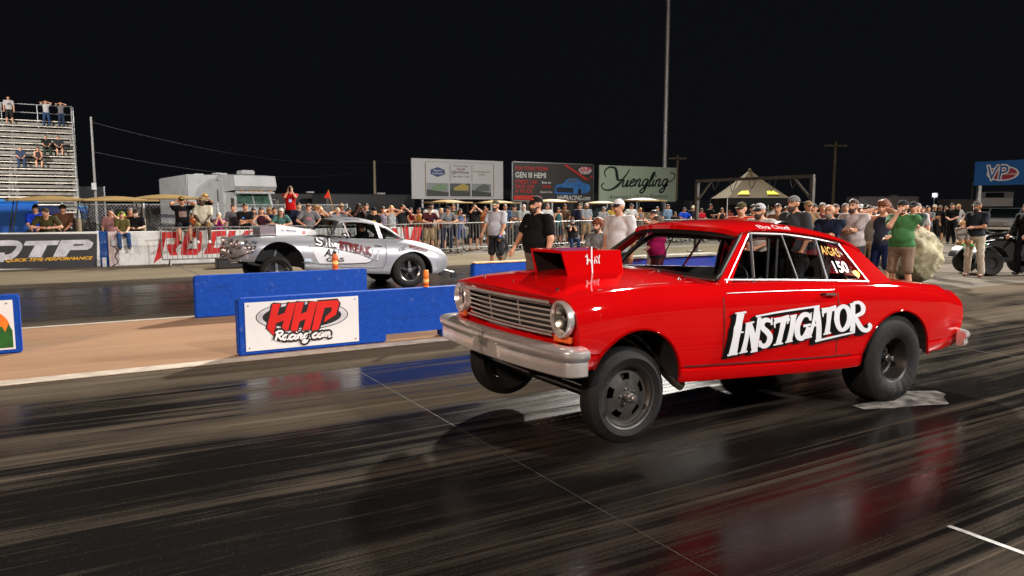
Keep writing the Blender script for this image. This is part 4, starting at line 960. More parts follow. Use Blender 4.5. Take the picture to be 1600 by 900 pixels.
part('shut_line', mat('dark_shut_line', (.05, .05, .055), rough=.8), SIL, stroke(MB(), [(818, 285), (818, 400)], 3, fS, n=1)); part('shut_line', mat('dark_shut_line', (.05, .05, .055)), SIL, stroke(MB(), [(1122, 250), (1122, 330), (1108, 392), (1075, 405), (830, 402)], 3, fS))
part('door_handle', chrome, SIL, MB().tube([sil_trace(1052, 262, .0), sil_trace(1060, 262, .03), sil_trace(1095, 266, .03), sil_trace(1103, 267, 0)], .008, 6), 50)
part('rocker_trim', alu, SIL, MB().tube([sil_trace(x, y, .004) for x, y in ((585, 370), (640, 372), (690, 380))], .008, 6), 50)
rfs = Fn(lambda x, y, l: Vector((x, -(hw_(smooth_tab(H_e, x))*(1-y)+l*.5), smooth_tab(H_e, x)+(smooth_tab(H_c, x)-smooth_tab(H_e, x))*(.5*(1-(1-y)**6)+.5*(1-(1-y)**2))+l))+Q, .006, .0003)
part('roof_name', bfilm, SIL, text_mb('KUUGLER', lambda a, b: rfs(a, b), -1.22, -.92, .05, .16, bold=.02))
part('steering_wheel', blk, SIL, MB().tube([Vector((-1.12, -.33+.17*math.cos(t), 1.0+.16*math.sin(t)))+Q for t in np.linspace(0, 2*PI, 25)[:-1]], .013, 6, closed=True), 50)
part('bucket_seat', blk, SIL, MB().prism([(-.85, .6), (-.45, .6), (-.36, 1.2), (-.44, 1.22), (-.55, .8), (-.85, .8)], -.55, -.12, lambda a, b, d: Vector((a, d, b))+Q), 20)
sp_('roll_hoop', cr([(-.4, -.58, .6), (-.42, -.52, 1.15), (-.45, -.3, 1.28), (-.45, .3, 1.28), (-.42, .52, 1.15), (-.4, .58, .6)], 4), .022, cage)
# ================================================================ blue guard walls between the lanes
blue = mat('blue_painted_concrete', (.0015, .052, .35), rough=.6, spec=.2, var=.14, scale=14, bump=.35, bscale=60)
_n, _l, _b = noise_bits(blue); _old = _b.inputs['Base Color'].links[0].from_socket; _tc = _n.new('ShaderNodeTexCoord')
def _patch(prev, sc, lo, hi, colr, amt, st=(1, 1, 1)):
    mp = _n.new('ShaderNodeMapping'); mp.inputs['Scale'].default_value = st; _l.new(_tc.outputs['Object'], mp.inputs[0]); t = _n.new('ShaderNodeTexNoise'); t.inputs['Scale'].default_value = sc; t.inputs['Detail'].default_value = 7; t.inputs['Roughness'].default_value = .7; _l.new(mp.outputs[0], t.inputs[0])
    r = _n.new('ShaderNodeMapRange'); r.inputs[1].default_value = lo; r.inputs[2].default_value = hi; r.inputs[4].default_value = amt; _l.new(t.outputs[0], r.inputs[0]); m = _n.new('ShaderNodeMix'); m.data_type = 'RGBA'; _l.new(r.outputs[0], m.inputs[0]); _l.new(prev, m.inputs[6]); m.inputs[7].default_value = colr+(1,); return m.outputs[2]
_c = _patch(_old, 7, .62, .70, (.16, .18, .24), .55); _c = _patch(_c, 3, .56, .72, (.004, .012, .05), .7, (.5, .5, 3)); _c = _patch(_c, 24, .66, .70, (.30, .30, .30), .25); _l.new(_c, _b.inputs['Base Color'])
signw = mat('white_sign_panel', (.70, .70, .71), rough=.45, var=.03, scale=5)
boltm = mat('bolt_head', (.1, .1, .1), rough=.4, metal=.6)
def blue_wall(x0, x1, y, h, th, label, notch=None):
    r_ = thing('guard_wall', ((x0+x1)/2, y+th/2, 0), label, 'wall', 'blue concrete guard walls between the lanes')
    poly = [(x0, .004), (x0, h-.03), (x0+.03, h), (x1, h), (x1, .004)]
    if notch: a, b, hn = notch; poly = [(x0, .004), (x0, h-.03), (x0+.03, h), (x1, h), (x1, .004), (b, .004), (b+.0, hn), (a, hn), (a, .004)]
    mb = MB(); mb.prism(poly, 0, 1, lambda p, q, d: Vector((p, y+d*th, q)))
    # cut as quads so the notch stays clean
    o = part('wall_block', blue, r_, mb)
    me = o.data; bm = bmesh.new(); bm.from_mesh(me)
    bmesh.ops.bevel(bm, geom=[e for e in bm.edges if e.calc_length() > .1], offset=.016, segments=2, affect='EDGES', clamp_overlap=True); bmesh.ops.triangulate(bm, faces=[f for f in bm.faces if len(f.verts) > 4]); bm.to_mesh(me); bm.free()
    return r_
W1 = blue_wall(1.50, 4.55, 8.45, .645, .16, 'blue guard wall carrying the white racing sign, orange can on top', (3.22, 3.98, .10))
W2 = blue_wall(1.49, 4.16, 11.74, .635, .16, 'plain blue guard wall in front of the silver car, bottle on top')
W3 = blue_wall(6.17, 9.2, 11.74, .635, .16, 'short blue guard wall seen beyond the red hood scoop')
W4 = blue_wall(9.75, 12.3, 11.74, .60, .16, 'blue guard wall with pale top seen through the red coupe windscreen')
part('top_board', mat('weathered_board', (.50, .30, .12), rough=.7, var=.3, scale=9), W3, MB().box((7.7, 11.82, .648), (3.0, .17, .02)))
part('top_slab', edge_m, W4, MB().box((11.0, 11.82, .625), (2.5, .30, .045)))
part('fork_pocket', dark, W4, MB().box((11.75, 11.735, .28), (.20, .012, .08)))
W0 = blue_wall(-3.4, -.58, 9.95, .665, .16, 'blue guard wall at the left edge with sunrise picture panel')
# panel at the left edge: orange sun over green grass
pl = Pl((-2.9, 9.948, .05), (1, 0, 0), (0, 0, 1), .003)
mb = MB(); mb.box((-1.79, 9.946, .335), (2.3, .008, .56)); part('picture_panel', signw, W0, mb)
pp = Pl((0, 9.942, 0), (1, 0, 0), (0, 0, 1), .001)
sunm = mat('orange_sun_print', (.80, .16, .01), rough=.5, var=.5, scale=1.6)
part('sun_print', sunm, W0, flat_poly(MB(), disc_pts(-1.10, .31, .42, .27, 40), pp)); pp.up(); pp.up()
gp_ = [(-2.9, .075)]+[(-.66, .075)]
top = [(-.66-.033*k, .24+.09*random.random()+(.035 if k % 2 else 0)) for k in range(68)]
part('grass_print', mat('green_grass_print', (.012, .10, .012), rough=.5, var=.3, scale=8), W0, flat_poly(MB(), gp_+top, pp))
for x, z in ((-.70, .58), (-.70, .09)): part('bolt', boltm, W0, MB().lathe([(.008, 0), (.008, .004), (0, .005)], (x, 9.938, z), axis=(0, -1, 0), n=8))
# the racing sign
cH = crop(280, 380, .275)
a = atY(*cH(370, 338), 8.45); b = atY(*cH(1015, 300), 8.45); c = atY(*cH(1015, 558), 8.45); d = atY(*cH(370, 615), 8.45)
x0, x1, z0, z1 = a.x, b.x, (c.z+d.z)/2, (a.z+b.z)/2
sg = part('sign_panel', signw, W1, MB().box(((x0+x1)/2, 8.446, (z0+z1)/2), (x1-x0, .008, z1-z0)))
for x in (x0+.035, x1-.04):
    for z in (z0+.035, z1-.035): part('bolt', boltm, W1, MB().lathe([(.008, 0), (.008, .004), (0, .005)], (x, 8.442, z), axis=(0, -1, 0), n=8))
fh = Fn(lambda x, y, l: (lambda p: Vector((p.x, 8.441-l, p.z)))(atY(*cH(x, y), 8.44)), .001, .0005)
black_p = cmat('print', (14, 14, 15)); red_p = mat('red_print', (.62, .012, .008), rough=.45, var=.12, scale=3); silv_p = mat('silver_print', (.50, .50, .56), rough=.4, var=.25, scale=5)
def tilt(poly, cx=697, k=-.038): return [(x, y+k*(x-cx)) for x, y in poly]
part('logo_oval', black_p, W1, flat_poly(MB(), tilt(disc_pts(697, 412, 262, 82, 60)), fh)); fh.up()
part('logo_oval', signw, W1, flat_poly(MB(), tilt(disc_pts(697, 412, 256, 77, 60)), fh)); fh.up()
part('logo_oval', silv_p, W1, flat_poly(MB(), tilt(disc_pts(697, 412, 252, 74, 60)), fh)); fh.up()
part('logo_oval', black_p, W1, flat_poly(MB(), tilt(disc_pts(697, 414, 224, 66, 60)), fh)); fh.up()
HHP = [[(530,345),(575,343),(556,412),(598,396),(620,339),(663,337),(618,495),(577,498),(594,438),(548,456),(540,530),(498,482)],
       [(665,336),(708,334),(690,402),(724,388),(738,333),(783,331),(741,490),(700,495),(718,430),(684,444),(665,512),(632,492)],
       [(785,331),(898,322),(909,340),(890,405),(820,450),(830,418),(862,388),(868,364),(826,366),(792,486),(765,506),(752,494)]]
mb = MB()
for p in HHP: fh.up(); stroke(mb, p+[p[0]], 17, fh, n=1)
part('logo_outline', black_p, W1, mb); mb = MB(); fh.up(); fh.up()
for p in HHP: fh.up(); flat_poly(mb, p, fh)
part('logo_letters', red_p, W1, mb)
fT = Fn(lambda x, y, l: fh.g(x, 1000-y, l), fh.l+.002, .0002)
for m_, w, nm in ((black_p, 34, 'logo_script_outline'), (mat('white_print', (.78, .78, .78), rough=.45), 12, 'logo_script')):
    part(nm, m_, W1, script(MB(), 'Racing.com', fT, 538, 858, 448, 27, w, base=.07))
# cans on the walls
def bottle(name, loc, r_, h, bodyc, capc, label, tall):
    root = thing(name, loc, label, 'bottle'); x, y, z = loc
    mb = MB(); mb.lathe([(0, 0), (r_, .002), (r_, h*.72), (r_*.8, h*.80), (r_*.42, h*.86), (r_*.42, h*.88)] if tall else [(0, 0), (r_, .002), (r_, h*.86), (r_*.9, h*.9)], loc, n=20); bd = part('bottle_body', bodyc, root, mb, 50)
    mb = MB(); mb.lathe([(r_*.5, h*.86), (r_*.5, h), (0, h)] if tall else [(r_*.92, h*.9), (r_*.92, h*.97), (r_*.7, h), (0, h)], loc, n=16); part('cap', capc, root, mb, 50)
    for zz, hh, m_ in ((.30, .16, cmat('print', (235, 200, 120))), (.12, .07, cmat('print', (150, 40, 15))), (.55, .06, cmat('print', (190, 60, 20)))):
        mb = MB(); mb.lathe([(r_+.0012, h*zz), (r_+.0012, h*(zz+hh))], loc, n=20); part('label_band', m_, root, mb, 60)
    return root
oran = cmat('plastic', (235, 120, 20)); 
bottle('spray_can', (3.74+.06, 8.53, .648), .033, .215, oran, cmat('plastic', (240, 130, 25)), 'bright orange can standing on the wall with the racing sign', False)
p = atY(524, 421, 11.82); bottle('trackside_bottle', (p.x, 11.82, .638), .048, .30, cmat('plastic', (205, 100, 40)), cmat('plastic', (20, 20, 20)), 'orange bottle with black cap standing on the plain blue wall', True)

# ================================================================ far wall with banners, steel barriers
wallw = mat('white_painted_wall', (.60, .61, .60), rough=.6, var=.12, scale=3, bump=.4, bscale=25)
YW = 23.45
BW = thing('banner_wall', (-6, YW, 0), 'white concrete wall with black sponsor banner at far left', 'wall')
xw = atY(155, 380, YW).x; part('wall_block', wallw, BW, MB().box((xw-6.3, YW+.12, .49), (12.6, .24, .98), bev=.02))
cP = crop(0, 280, .1875)
fq = Fn(lambda x, y, l: (lambda p: Vector((p.x, YW-.012-l, p.z)))(atY(*cP(x, y), YW)), .009, .001)
bn = [(-900, 462), (808, 455), (808, 735), (-900, 757)]
part('banner', mat('black_banner', (.022, .022, .026), rough=.6, var=.15, scale=2), BW, MB().prism(bn, -.006, .006, lambda a_, b_, d_: fq.g(a_, b_, d_)))
fq.up()
part('banner_letter', silv_p, BW, flat_poly(MB(), [(215,515),(500,510),(478,548),(395,550),(345,650),(235,652),(290,552),(196,552)], fq))
part('banner_letter', silv_p, BW, flat_poly(MB(), [(510,508),(735,503),(778,530),(760,570),(725,588),(588,590),(604,556),(690,552),(700,540),(618,541),(548,645),(440,648)], fq))
mb = MB(); stroke(mb, [(-40, 535), (120, 532), (165, 560), (120, 625), (60, 650), (-60, 652), (-200, 650), (-240, 610), (-190, 545), (-40, 535)], 46, fq, n=4); fq.up(); flat_poly(mb, [(-20, 612), (40, 612), (30, 690), (-40, 690)], fq); part('banner_letter', silv_p, BW, mb)
part('banner_tagline', mat('amber_print', (.80, .42, .02), rough=.5), BW, text_mb('QUICK TIME PERFORMANCE', lambda a_, b_: fq(a_, b_-.030*(a_-50)), 50, 775, 694, 664, bold=.02, shear=.35)); fq.up()
WW = thing('painted_wall', (6, YW, 0), 'white wall with big red painted letters behind the crowd barriers', 'wall')
xe = atY(657, 380, YW).x; xs_ = atY(184, 380, YW).x
part('wall_block', wallw, WW, MB().box(((xs_+xe)/2, YW+.15, .485), (xe-xs_, .24, .97), bev=.02))
cR = crop(220, 330, .1111)
fr_ = Fn(lambda x, y, l: (lambda p: Vector((p.x, YW+.03-.004-l, p.z)))(atY(*cR(x, y), YW+.03)), .001, .0008)
redw = mat('red_wall_paint', (.50, .008, .010), rough=.6, var=.15, scale=6)
def letter(polys):
    mb = MB()
    for p in polys: flat_poly(mb, p, fr_); fr_.up()
    part('painted_letter', redw, WW, mb)
letter([[(290,295),(370,293),(300,620),(280,660),(180,730),(215,610)], [(370,293),(540,290),(560,330),(545,375),(350,380)], [(545,330),(560,330),(545,470),(500,520),(470,470),(490,375)], [(365,465),(500,465),(490,540),(520,620),(415,620),(365,520)]])
letter([[(640,290),(720,288),(655,530),(640,620),(560,615),(575,480)], [(720,288),(860,285),(870,370),(700,372)], [(800,370),(870,340),(840,560),(780,620),(790,525)], [(650,530),(800,525),(780,615),(640,618)]])
letter([[(1010,280),(1090,276),(1000,600),(885,602),(950,440)], [(1090,276),(1200,274),(1205,345),(1060,360)], [(960,515),(1180,508),(1150,590),(900,602)], [(1120,470),(1200,470),(1180,560),(1110,540)]])
letter([[(1245,275),(1340,272),(1250,590),(1160,592)], [(1330,420),(1480,272),(1590,270),(1400,420),(1480,590),(1370,590)]])
cW = crop(330, 320, .24375)
fw_ = Fn(lambda x, y, l: (lambda p: Vector((p.x, YW+.022-l, p.z)))(atY(*cW(x, y), YW+.02)), .001, .0008)
mb = MB()
for p in ([(1225,140),(1262,138),(1285,300),(1250,290)], [(1255,290),(1300,138),(1330,136),(1290,300)]): flat_poly(mb, p, fw_); fw_.up()
for p in ([(1155,150),(1190,148),(1215,240),(1190,240)],): flat_poly(mb, p, fw_); fw_.up()
for p in ([(1285,250),(1300,240),(1320,300),(1290,300)], [(1300,290),(1330,140),(1350,140),(1325,310)]): flat_poly(mb, p, fw_); fw_.up()
part('painted_letter', redw, WW, mb)
# steel crowd barriers
bar_m = mat('worn_barrier_steel', (.20, .195, .185), rough=.45, metal=.6, var=.25, scale=12)
def barrier_proto():
    r_ = thing('crowd_barrier', (0, 0, 0), 'x', 'barrier', 'steel crowd barriers along the far side')
    L = 2.35; H = 1.08; add = lambda nm, pts, rad, cl=False: MB().tube(pts, rad, 8, closed=cl).build(nm, bar_m, r_, 50, local=True)
    add('frame', cr([(-L/2, 0, .20), (-L/2, 0, H-.1), (-L/2+.1, 0, H), (L/2-.1, 0, H), (L/2, 0, H-.1), (L/2, 0, .20)], 3), .020); add('bottom_rail', [(-L/2, 0, .20), (L/2, 0, .20)], .018)
    for k in range(17): add('upright', [(-L/2+L*(k+1)/18, 0, .20), (-L/2+L*(k+1)/18, 0, H-.005)], .0085)
    for s in (-1, 1): add('foot', [(s*(L/2-.18), -.3, .02), (s*(L/2-.18), -.08, .10), (s*(L/2-.18), 0, .2), (s*(L/2-.18), .08, .10), (s*(L/2-.18), .3, .02)], .016)
    return r_
bp = barrier_proto(); xb = 1.98+1.2; BAR = []
ends = [(3.25, 22.55, 0, 'leftmost steel crowd barrier in front of the red painted letters'), (5.72, 22.6, 1, 'second steel crowd barrier from the left, behind the silver nose'), (8.2, 22.75, -1, 'steel crowd barrier behind the silver hood scoop'), (10.65, 23.3, 2, 'steel crowd barrier behind the silver hardtop'), (13.05, 23.9, 1.5, 'steel crowd barrier with the maroon shirt man leaning on it'), (15.45, 24.4, 1, 'steel crowd barrier behind the man in the white tee'), (17.85, 24.7, 2, 'steel crowd barrier behind the man in the black tee'), (20.2, 24.95, -2, 'steel crowd barrier nearest the red coupe, right end of the row'), (22.6, 25.0, 0, 'steel crowd barrier beyond the red coupe roof'), (25.0, 25.2, 2, 'last steel crowd barrier towards the light mast')]
for i, (x, y, a_, lb) in enumerate(ends):
    o = bp if i == 0 else copy_tree(bp); o.location = (x, y, 0); o.rotation_euler.z = R(a_); o['label'] = lb; BAR.append(o)
# blue drum, pink post, weights
xd = atY(162.5, 380, 23.62).x; xp = atY(177, 380, 23.5).x
dr = thing('steel_drum', (xd, 23.62, 0), 'blue steel drum standing between the two white walls', 'drum')
mb = MB(); mb.lathe([(0, 0), (.15, .0), (.16, .02), (.16, .30), (.166, .32), (.16, .34), (.16, .63), (.166, .65), (.16, .67), (.16, .95), (.166, .97), (.158, .98), (.15, .965), (0, .965)], (xd, 23.62, 0), n=32); part('drum_shell', cmat('paint', (20, 75, 150)), dr, mb, 40)
po = thing('concrete_post', (xp, 23.5, 0), 'pinkish concrete post with conduit beside the blue drum', 'post')
part('post_block', mat('pinkish_concrete', (.50, .42, .42), rough=.7, var=.1), po, MB().box((xp, 23.5, .49), (.26, .22, .98), bev=.015))
part('socket_box', galv, po, MB().box((xp, 23.36, .66), (.13, .06, .17), bev=.01)); part('cable', blk, po, MB().tube(cr([(xp, 23.34, .58), (xp+.08, 23.32, .45), (xp+.03, 23.32, .28), (xp+.09, 23.32, .12), (xp-.05, 23.3, .03)], 5), .014, 6))
part('bracket', galv, po, MB().box((xp-.25, 23.32, .14), (.10, .06, .26)))
bx = gnd(348, 420); wk = thing('equipment_case', (bx.x, bx.y, 0), 'low black case on the shoulder under the silver car nose', 'case')
part('case_body', blk, wk, MB().box((bx.x+.35, bx.y+.2, .13), (.95, .5, .24), bev=.02)); part('case_lid', blk, wk, MB().box((bx.x+.35, bx.y+.2, .265), (.97, .52, .03), bev=.01)); part('handle', galv, wk, MB().tube([(bx.x+.2, bx.y-.06, .15), (bx.x+.2, bx.y-.09, .16), (bx.x+.45, bx.y-.09, .16), (bx.x+.45, bx.y-.06, .15)], .01, 6))
# ================================================================ grandstand
plank = mat('weathered_aluminium_plank', (.62, .57, .50), rough=.5, metal=.1, var=.3, scale=3)
GS = thing('grandstand', (-7, 52, 0), 'open metal grandstand with stepped plank seats at far left', 'grandstand')
GX0, GX1, NR = -16.0, .32, 16
def row_pos(i): return 47.0+.72*i, .95+.42*i
for i in range(NR):
    y, z = row_pos(i)
    part('seat_plank', plank, GS, MB().box(((GX0+GX1)/2, y, z), (GX1-GX0, .26, .05)))
    part('foot_plank', plank, GS, MB().box(((GX0+GX1)/2, y-.38, z-.40), (GX1-GX0, .24, .045)))
    part('riser', mat('dull_riser_panel', (.20, .19, .17), rough=.6, metal=.2, var=.25, scale=2), GS, MB().box(((GX0+GX1)/2, y+.10, z-.20), (GX1-GX0, .02, .16)))
for x in (GX1-.15, -3.0, -6.2, -9.4, -12.6, -15.8):
    mb = MB(); a, b = row_pos(0), row_pos(NR-1); mb.tube([(x, a[0]-.3, a[1]-.5), (x, b[0]+.3, b[1]-.35)], .07, 6); part('stringer', galv, GS, mb)
    for i in (1, 5, 9, 13, 15): y, z = row_pos(i); part('support_post', galv, GS, MB().tube([(x, y, 0), (x, y, z-.4)], .05, 6))
for i in (0, 3, 6, 9, 12, 15):
    y, z = row_pos(i); part('guard_post', galv, GS, MB().tube([(GX1, y, 0), (GX1, y, z+1.05)], .055, 8))
for dz in (.5, 1.05):
    a, b = row_pos(0), row_pos(NR-1); part('guard_rail', galv, GS, MB().tube([(GX1, a[0], a[1]+dz), (GX1, b[0], b[1]+dz)], .035, 8))
y, z = row_pos(NR-1)
for dz in (.55, 1.08): part('back_rail', galv, GS, MB().tube([(GX0, y+.45, z+dz), (GX1, y+.45, z+dz)], .032, 8))
for x in np.arange(GX1, GX0, -1.95): part('back_post', galv, GS, MB().tube([(x, y+.45, z-.4), (x, y+.45, z+1.1)], .035, 8))
part('corner_post', galv, GS, MB().box((GX1+.02, y+.4, (z+1.0)/2), (.16, .16, z+1.0)))

# ================================================================ poles and wires
wood = mat('weathered_pole_wood', (.32, .27, .19), rough=.85, var=.3, scale=3, stretch=(8, 8, .5))
def pole(x, ytop, Y, r_, m, label, arm=0, cat='pole'):
    p = atY(x, ytop, Y); t = thing('utility_pole', (p.x, Y, 0), label, cat)
    part('shaft', m, t, MB().tube([(p.x, Y, 0), (p.x, Y, p.z)], [r_, r_*.75], 10), 50)
    if arm:
        part('crossarm', m, t, MB().box((p.x, Y, p.z-.35), (.12, arm, .14), rz=R(-59))); d = Vector((math.sin(YAW), -math.cos(YAW), 0))*arm*.42
        t_ = MB(); part('crossarm', m, t, MB().box((p.x, Y, p.z-.35), (arm, .12, .14), rz=YAW-PI/2))
        for k in (-1, -.5, .5, 1): q = Vector((p.x, Y, p.z-.28))+d*k; part('insulator', cmat('plastic', (150, 150, 140)), t, MB().lathe([(.05, 0), (.06, .06), (.03, .12), (0, .12)], q, n=8))
        part('pole_cap', m, t, MB().lathe([(r_*.75, 0), (0, .05)], (p.x, Y, p.z), n=8))
    else:
        part('pole_cap', m, t, MB().lathe([(r_*.8, -.02), (r_*.8, .03), (0, .06)], (p.x, Y, p.z), n=10)); part('junction_box', galv, t, MB().box((p.x-.05, Y-.15, p.z*.45), (.2, .16, .32)))
    return p
pA = pole(142, 184, 41, .065, mat('dull_grey_pole', (.22, .22, .22), rough=.5, metal=.4), 'grey steel pole beside the grandstand end')
pB = pole(585, 252, 62, .14, wood, 'thin pole standing behind the crowd left of the pale billboard')
pC = pole(1306, 222, 46, .16, mat('treated_pole_green', (.42, .42, .26), rough=.8, var=.2), 'greenish utility pole with crossarm right of the tent', 2.2)
pD = pole(1059, 243, 62, .15, wood, 'distant dark utility pole right of the green billboard', 2.0)
pE = pole(1520, 285, 52, .10, galv, 'slim pale pole beside the bright work lamp')
def wire(a, b, sag, label):
    pts = [a.lerp(b, t)-Vector((0, 0, sag*4*t*(1-t))) for t in np.linspace(0, 1, 25)]
    mb = MB().tube(pts, .009, 5); solo('overhead_wire', mb, mat('dull_wire', (.05, .05, .05), rough=.6), a, label, 'wire', 'overhead wires in the night sky')
wire(pA-Vector((0, 0, .2)), pB, .8, 'upper overhead wire running from the grandstand pole to the right'); wire(pA-Vector((0, 0, 1.6)), pB-Vector((0, 0, .7)), .9, 'lower overhead wire running from the grandstand pole'); wire(pB, pD, .6, 'overhead wire passing above the billboards')
tr_ = solo('speaker_mast', MB().tube([(pE.x+3, pE.y+1, 0), (pE.x+3, pE.y+1, 5.5)], .06, 8), galv, (pE.x+3, pE.y+1, 0), 'short thin mast near the blue sign', 'mast')

# ================================================================ billboards
def billboard(x0, x1, yt0, yb0, yt1, yb1, Y, face, label, frame=None):
    a, b = atY(x0, yt0, Y), atY(x1, yt1, Y); c, d = atY(x0, yb0, Y), atY(x1, yb1, Y)
    zt, zb = (a.z+b.z)/2, (c.z+d.z)/2; t = thing('billboard', ((a.x+b.x)/2, Y, 0), label, 'billboard')
    part('panel', face, t, MB().box(((a.x+b.x)/2, Y+.05, (zt+zb)/2), (b.x-a.x, .1, zt-zb)))
    for f_ in (.12, .5, .88): x = a.x+(b.x-a.x)*f_; part('post', galv, t, MB().tube([(x, Y+.2, 0), (x, Y+.2, zt-.2)], .07, 8))
    if frame:
        for p, q in (((a.x, zt), (b.x, zt)), ((a.x, zb), (b.x, zb)), ((a.x, zb), (a.x, zt)), ((b.x, zb), (b.x, zt))): part('frame_bar', frame, t, MB().box(((p[0]+q[0])/2, Y-.01, (p[1]+q[1])/2), (abs(q[0]-p[0])+.07, .08, abs(q[1]-p[1])+.07)))
    W_, H_ = b.x-a.x, zt-zb
    return t, Fn(lambda u, v, l: Vector((a.x+u*W_, Y-l, zb+v*H_)), .004, .003)
greyb = mat('pale_grey_billboard', (.40, .41, .42), rough=.6, var=.05, scale=1)
B1, f1 = billboard(643, 786, 247, 308, 252, 314, 42, greyb, 'pale grey hotel billboard with three pictures left of the other two')
tan_p = cmat('print', (120, 95, 70)); navy = cmat('print', (18, 45, 95)); gry = cmat('print', (105, 105, 105)); drk = cmat('print', (40, 45, 42))
rr = [(.14+.015*0, .12)]; rr = []
for (cx, cy, a0) in ((.86, .87, 0), (.17, .87, PI/2), (.17, .10, PI), (.86, .10, 1.5*PI)):
    rr += [(cx+.03*math.cos(a0+k*PI/10), cy+.06*math.sin(a0+k*PI/10)) for k in range(6)]
part('border_line', tan_p, B1, stroke(MB(), rr+[rr[0]], .009, f1, n=1)); f1.up()
for x in (.40, .64): part('divider', gry, B1, flat_poly(MB(), [(x, .44), (x+.006, .44), (x+.006, .88), (x, .88)], f1))
part('hotel_badge', navy, B1, flat_poly(MB(), [(.195, .62), (.27, .55), (.345, .62), (.345, .73), (.27, .80), (.195, .73)], f1)); f1.up()
part('badge_lettering', cmat('print', (200, 205, 210)), B1, text_mb('Hampton', lambda a, b: f1(a, b), .225, .315, .68, .735)); part('badge_lettering', cmat('print', (200, 205, 210)), B1, text_mb('Inn & Suites', lambda a, b: f1(a, b), .215, .325, .62, .665))
part('headline', gry, B1, text_mb('Stop & Stay', lambda a, b: f1(a, b), .44, .60, .80, .88, shear=.3)); part('headline', cmat('print', (130, 70, 60)), B1, text_mb('WELCOME', lambda a, b: f1(a, b), .475, .565, .74, .785, bold=.02))
part('hotel_name', cmat('print', (75, 65, 60)), B1, text_mb('@Hilton', lambda a, b: f1(a, b), .42, .61, .63, .725, bold=.01)); part('hotel_name', cmat('print', (90, 85, 80)), B1, text_mb('Garden Inn', lambda a, b: f1(a, b), .42, .61, .55, .61)); part('hotel_name', tan_p, B1, text_mb('TOWNEPLACE', lambda a, b: f1(a, b), .65, .85, .68, .73)); part('hotel_name', tan_p, B1, text_mb('SUITES', lambda a, b: f1(a, b), .71, .79, .61, .65))
for (x0, x1, sky_, ob) in ((.15, .385, (120, 125, 128), (95, 125, 90)), (.40, .625, (60, 66, 66), (150, 130, 60)), (.64, .86, (120, 124, 128), (70, 78, 74))):
    pc = part('picture', cmat('print', sky_), B1, flat_poly(MB(), [(x0, .07), (x1, .07), (x1, .40), (x0, .40)], f1)); w = x1-x0
    f2 = Fn(f1.g, f1.l+.004, .002); part('picture_ground', drk, B1, flat_poly(MB(), [(x0, .07), (x1, .07), (x1, .17), (x0, .24)], f2)); f2.up()
    part('pictured_building', cmat('print', ob), B1, flat_poly(MB(), [(x0+w*.2, .22), (x0+w*.9, .22), (x0+w*.9, .36), (x0+w*.75, .36), (x0+w*.75, .40), (x0+w*.55, .38), (x0+w*.2, .29)], f2))
B2, f2 = billboard(800, 927, 252, 314, 258, 314, 42, mat('black_billboard', (.028, .025, .025), rough=.5, var=.15, scale=1), 'black and red engine parts billboard with blue car picture', cmat('metal', (150, 150, 150)))
redb = cmat('print', (190, 35, 25)); whb = cmat('print', (215, 220, 215))
for s_, x0, x1, y0, y1, m_ in (('FOR YOUR MOPAR', .04, .43, .80, .89, redb), ('GEN III HEMI', .04, .40, .60, .74, whb), ('STREET CAR', .04, .30, .45, .54, redb), ('RACE CAR', .04, .26, .33, .42, redb), ('& TRUCK', .04, .24, .21, .30, redb), ('Save to', .35, .46, .46, .52, whb), ('SAVE', .36, .46, .34, .42, redb), ('Check It Out', .33, .48, .21, .26, whb), ('HHPRACING.com', .54, .96, .03, .15, whb)):
    part('billboard_lettering', m_, B2, text_mb(s_, lambda a, b: f2(a, b), x0, x1, y0, y1, bold=.015, shear=.2 if 'HHP' in s_ else 0)); f2.up()
part('red_chevron', redb, B2, stroke(MB(), [(.63, .97), (.92, .58), (.995, .70)], .035, f2, n=1)); f2.up()
part('red_strip', redb, B2, flat_poly(MB(), [(.02, .03), (.34, .03), (.34, .14), (.02, .14)], f2)); f2.up(); part('logo_oval', silv_p, B2, flat_poly(MB(), disc_pts(.89, .84, .085, .09, 24), f2)); f2.up(); part('logo_letters', redb, B2, text_mb('HHP', lambda a, b: f2(a, b), .82, .96, .78, .92, bold=.03, shear=.3)); f2.up(); part('logo_script', whb, B2, text_mb('Racing.com', lambda a, b: f2(a, b), .83, .95, .72, .78, shear=.3))
bcar = mat('blue_print', (.02, .14, .42), rough=.5, var=.35, scale=3)
part('pictured_car', bcar, B2, flat_poly(MB(), [(.50, .20), (.52, .42), (.62, .48), (.66, .60), (.78, .62), (.86, .50), (.95, .46), (.96, .30), (.92, .22), (.78, .19), (.60, .17)], f2)); f2.up()
part('pictured_window', cmat('print', (60, 90, 120)), B2, flat_poly(MB(), [(.64, .49), (.68, .58), (.77, .60), (.80, .50)], f2)); part('pictured_grille', cmat('print', (10, 20, 40)), B2, flat_poly(MB(), [(.52, .24), (.53, .37), (.74, .35), (.74, .22)], f2)); part('pictured_wheel', cmat('print', (10, 12, 16)), B2, flat_poly(MB(), disc_pts(.82, .26, .025, .08, 16), f2))
B3, f3 = billboard(937, 1057, 258, 311, 262, 318, 42, mat('pale_green_billboard', (.42, .52, .40), rough=.6, var=.04, scale=1), 'pale green brewery billboard with dark script beside the light mast')
cY = crop(0, 0, 1.0)
fy = Fn(lambda x, y, l: f3.g((x-848)/(1555-848), 1-(y-(80+(x-848)*.03))/(320.0), l), .004, .001); dg_ = cmat('print', (15, 35, 28)); mb = MB()
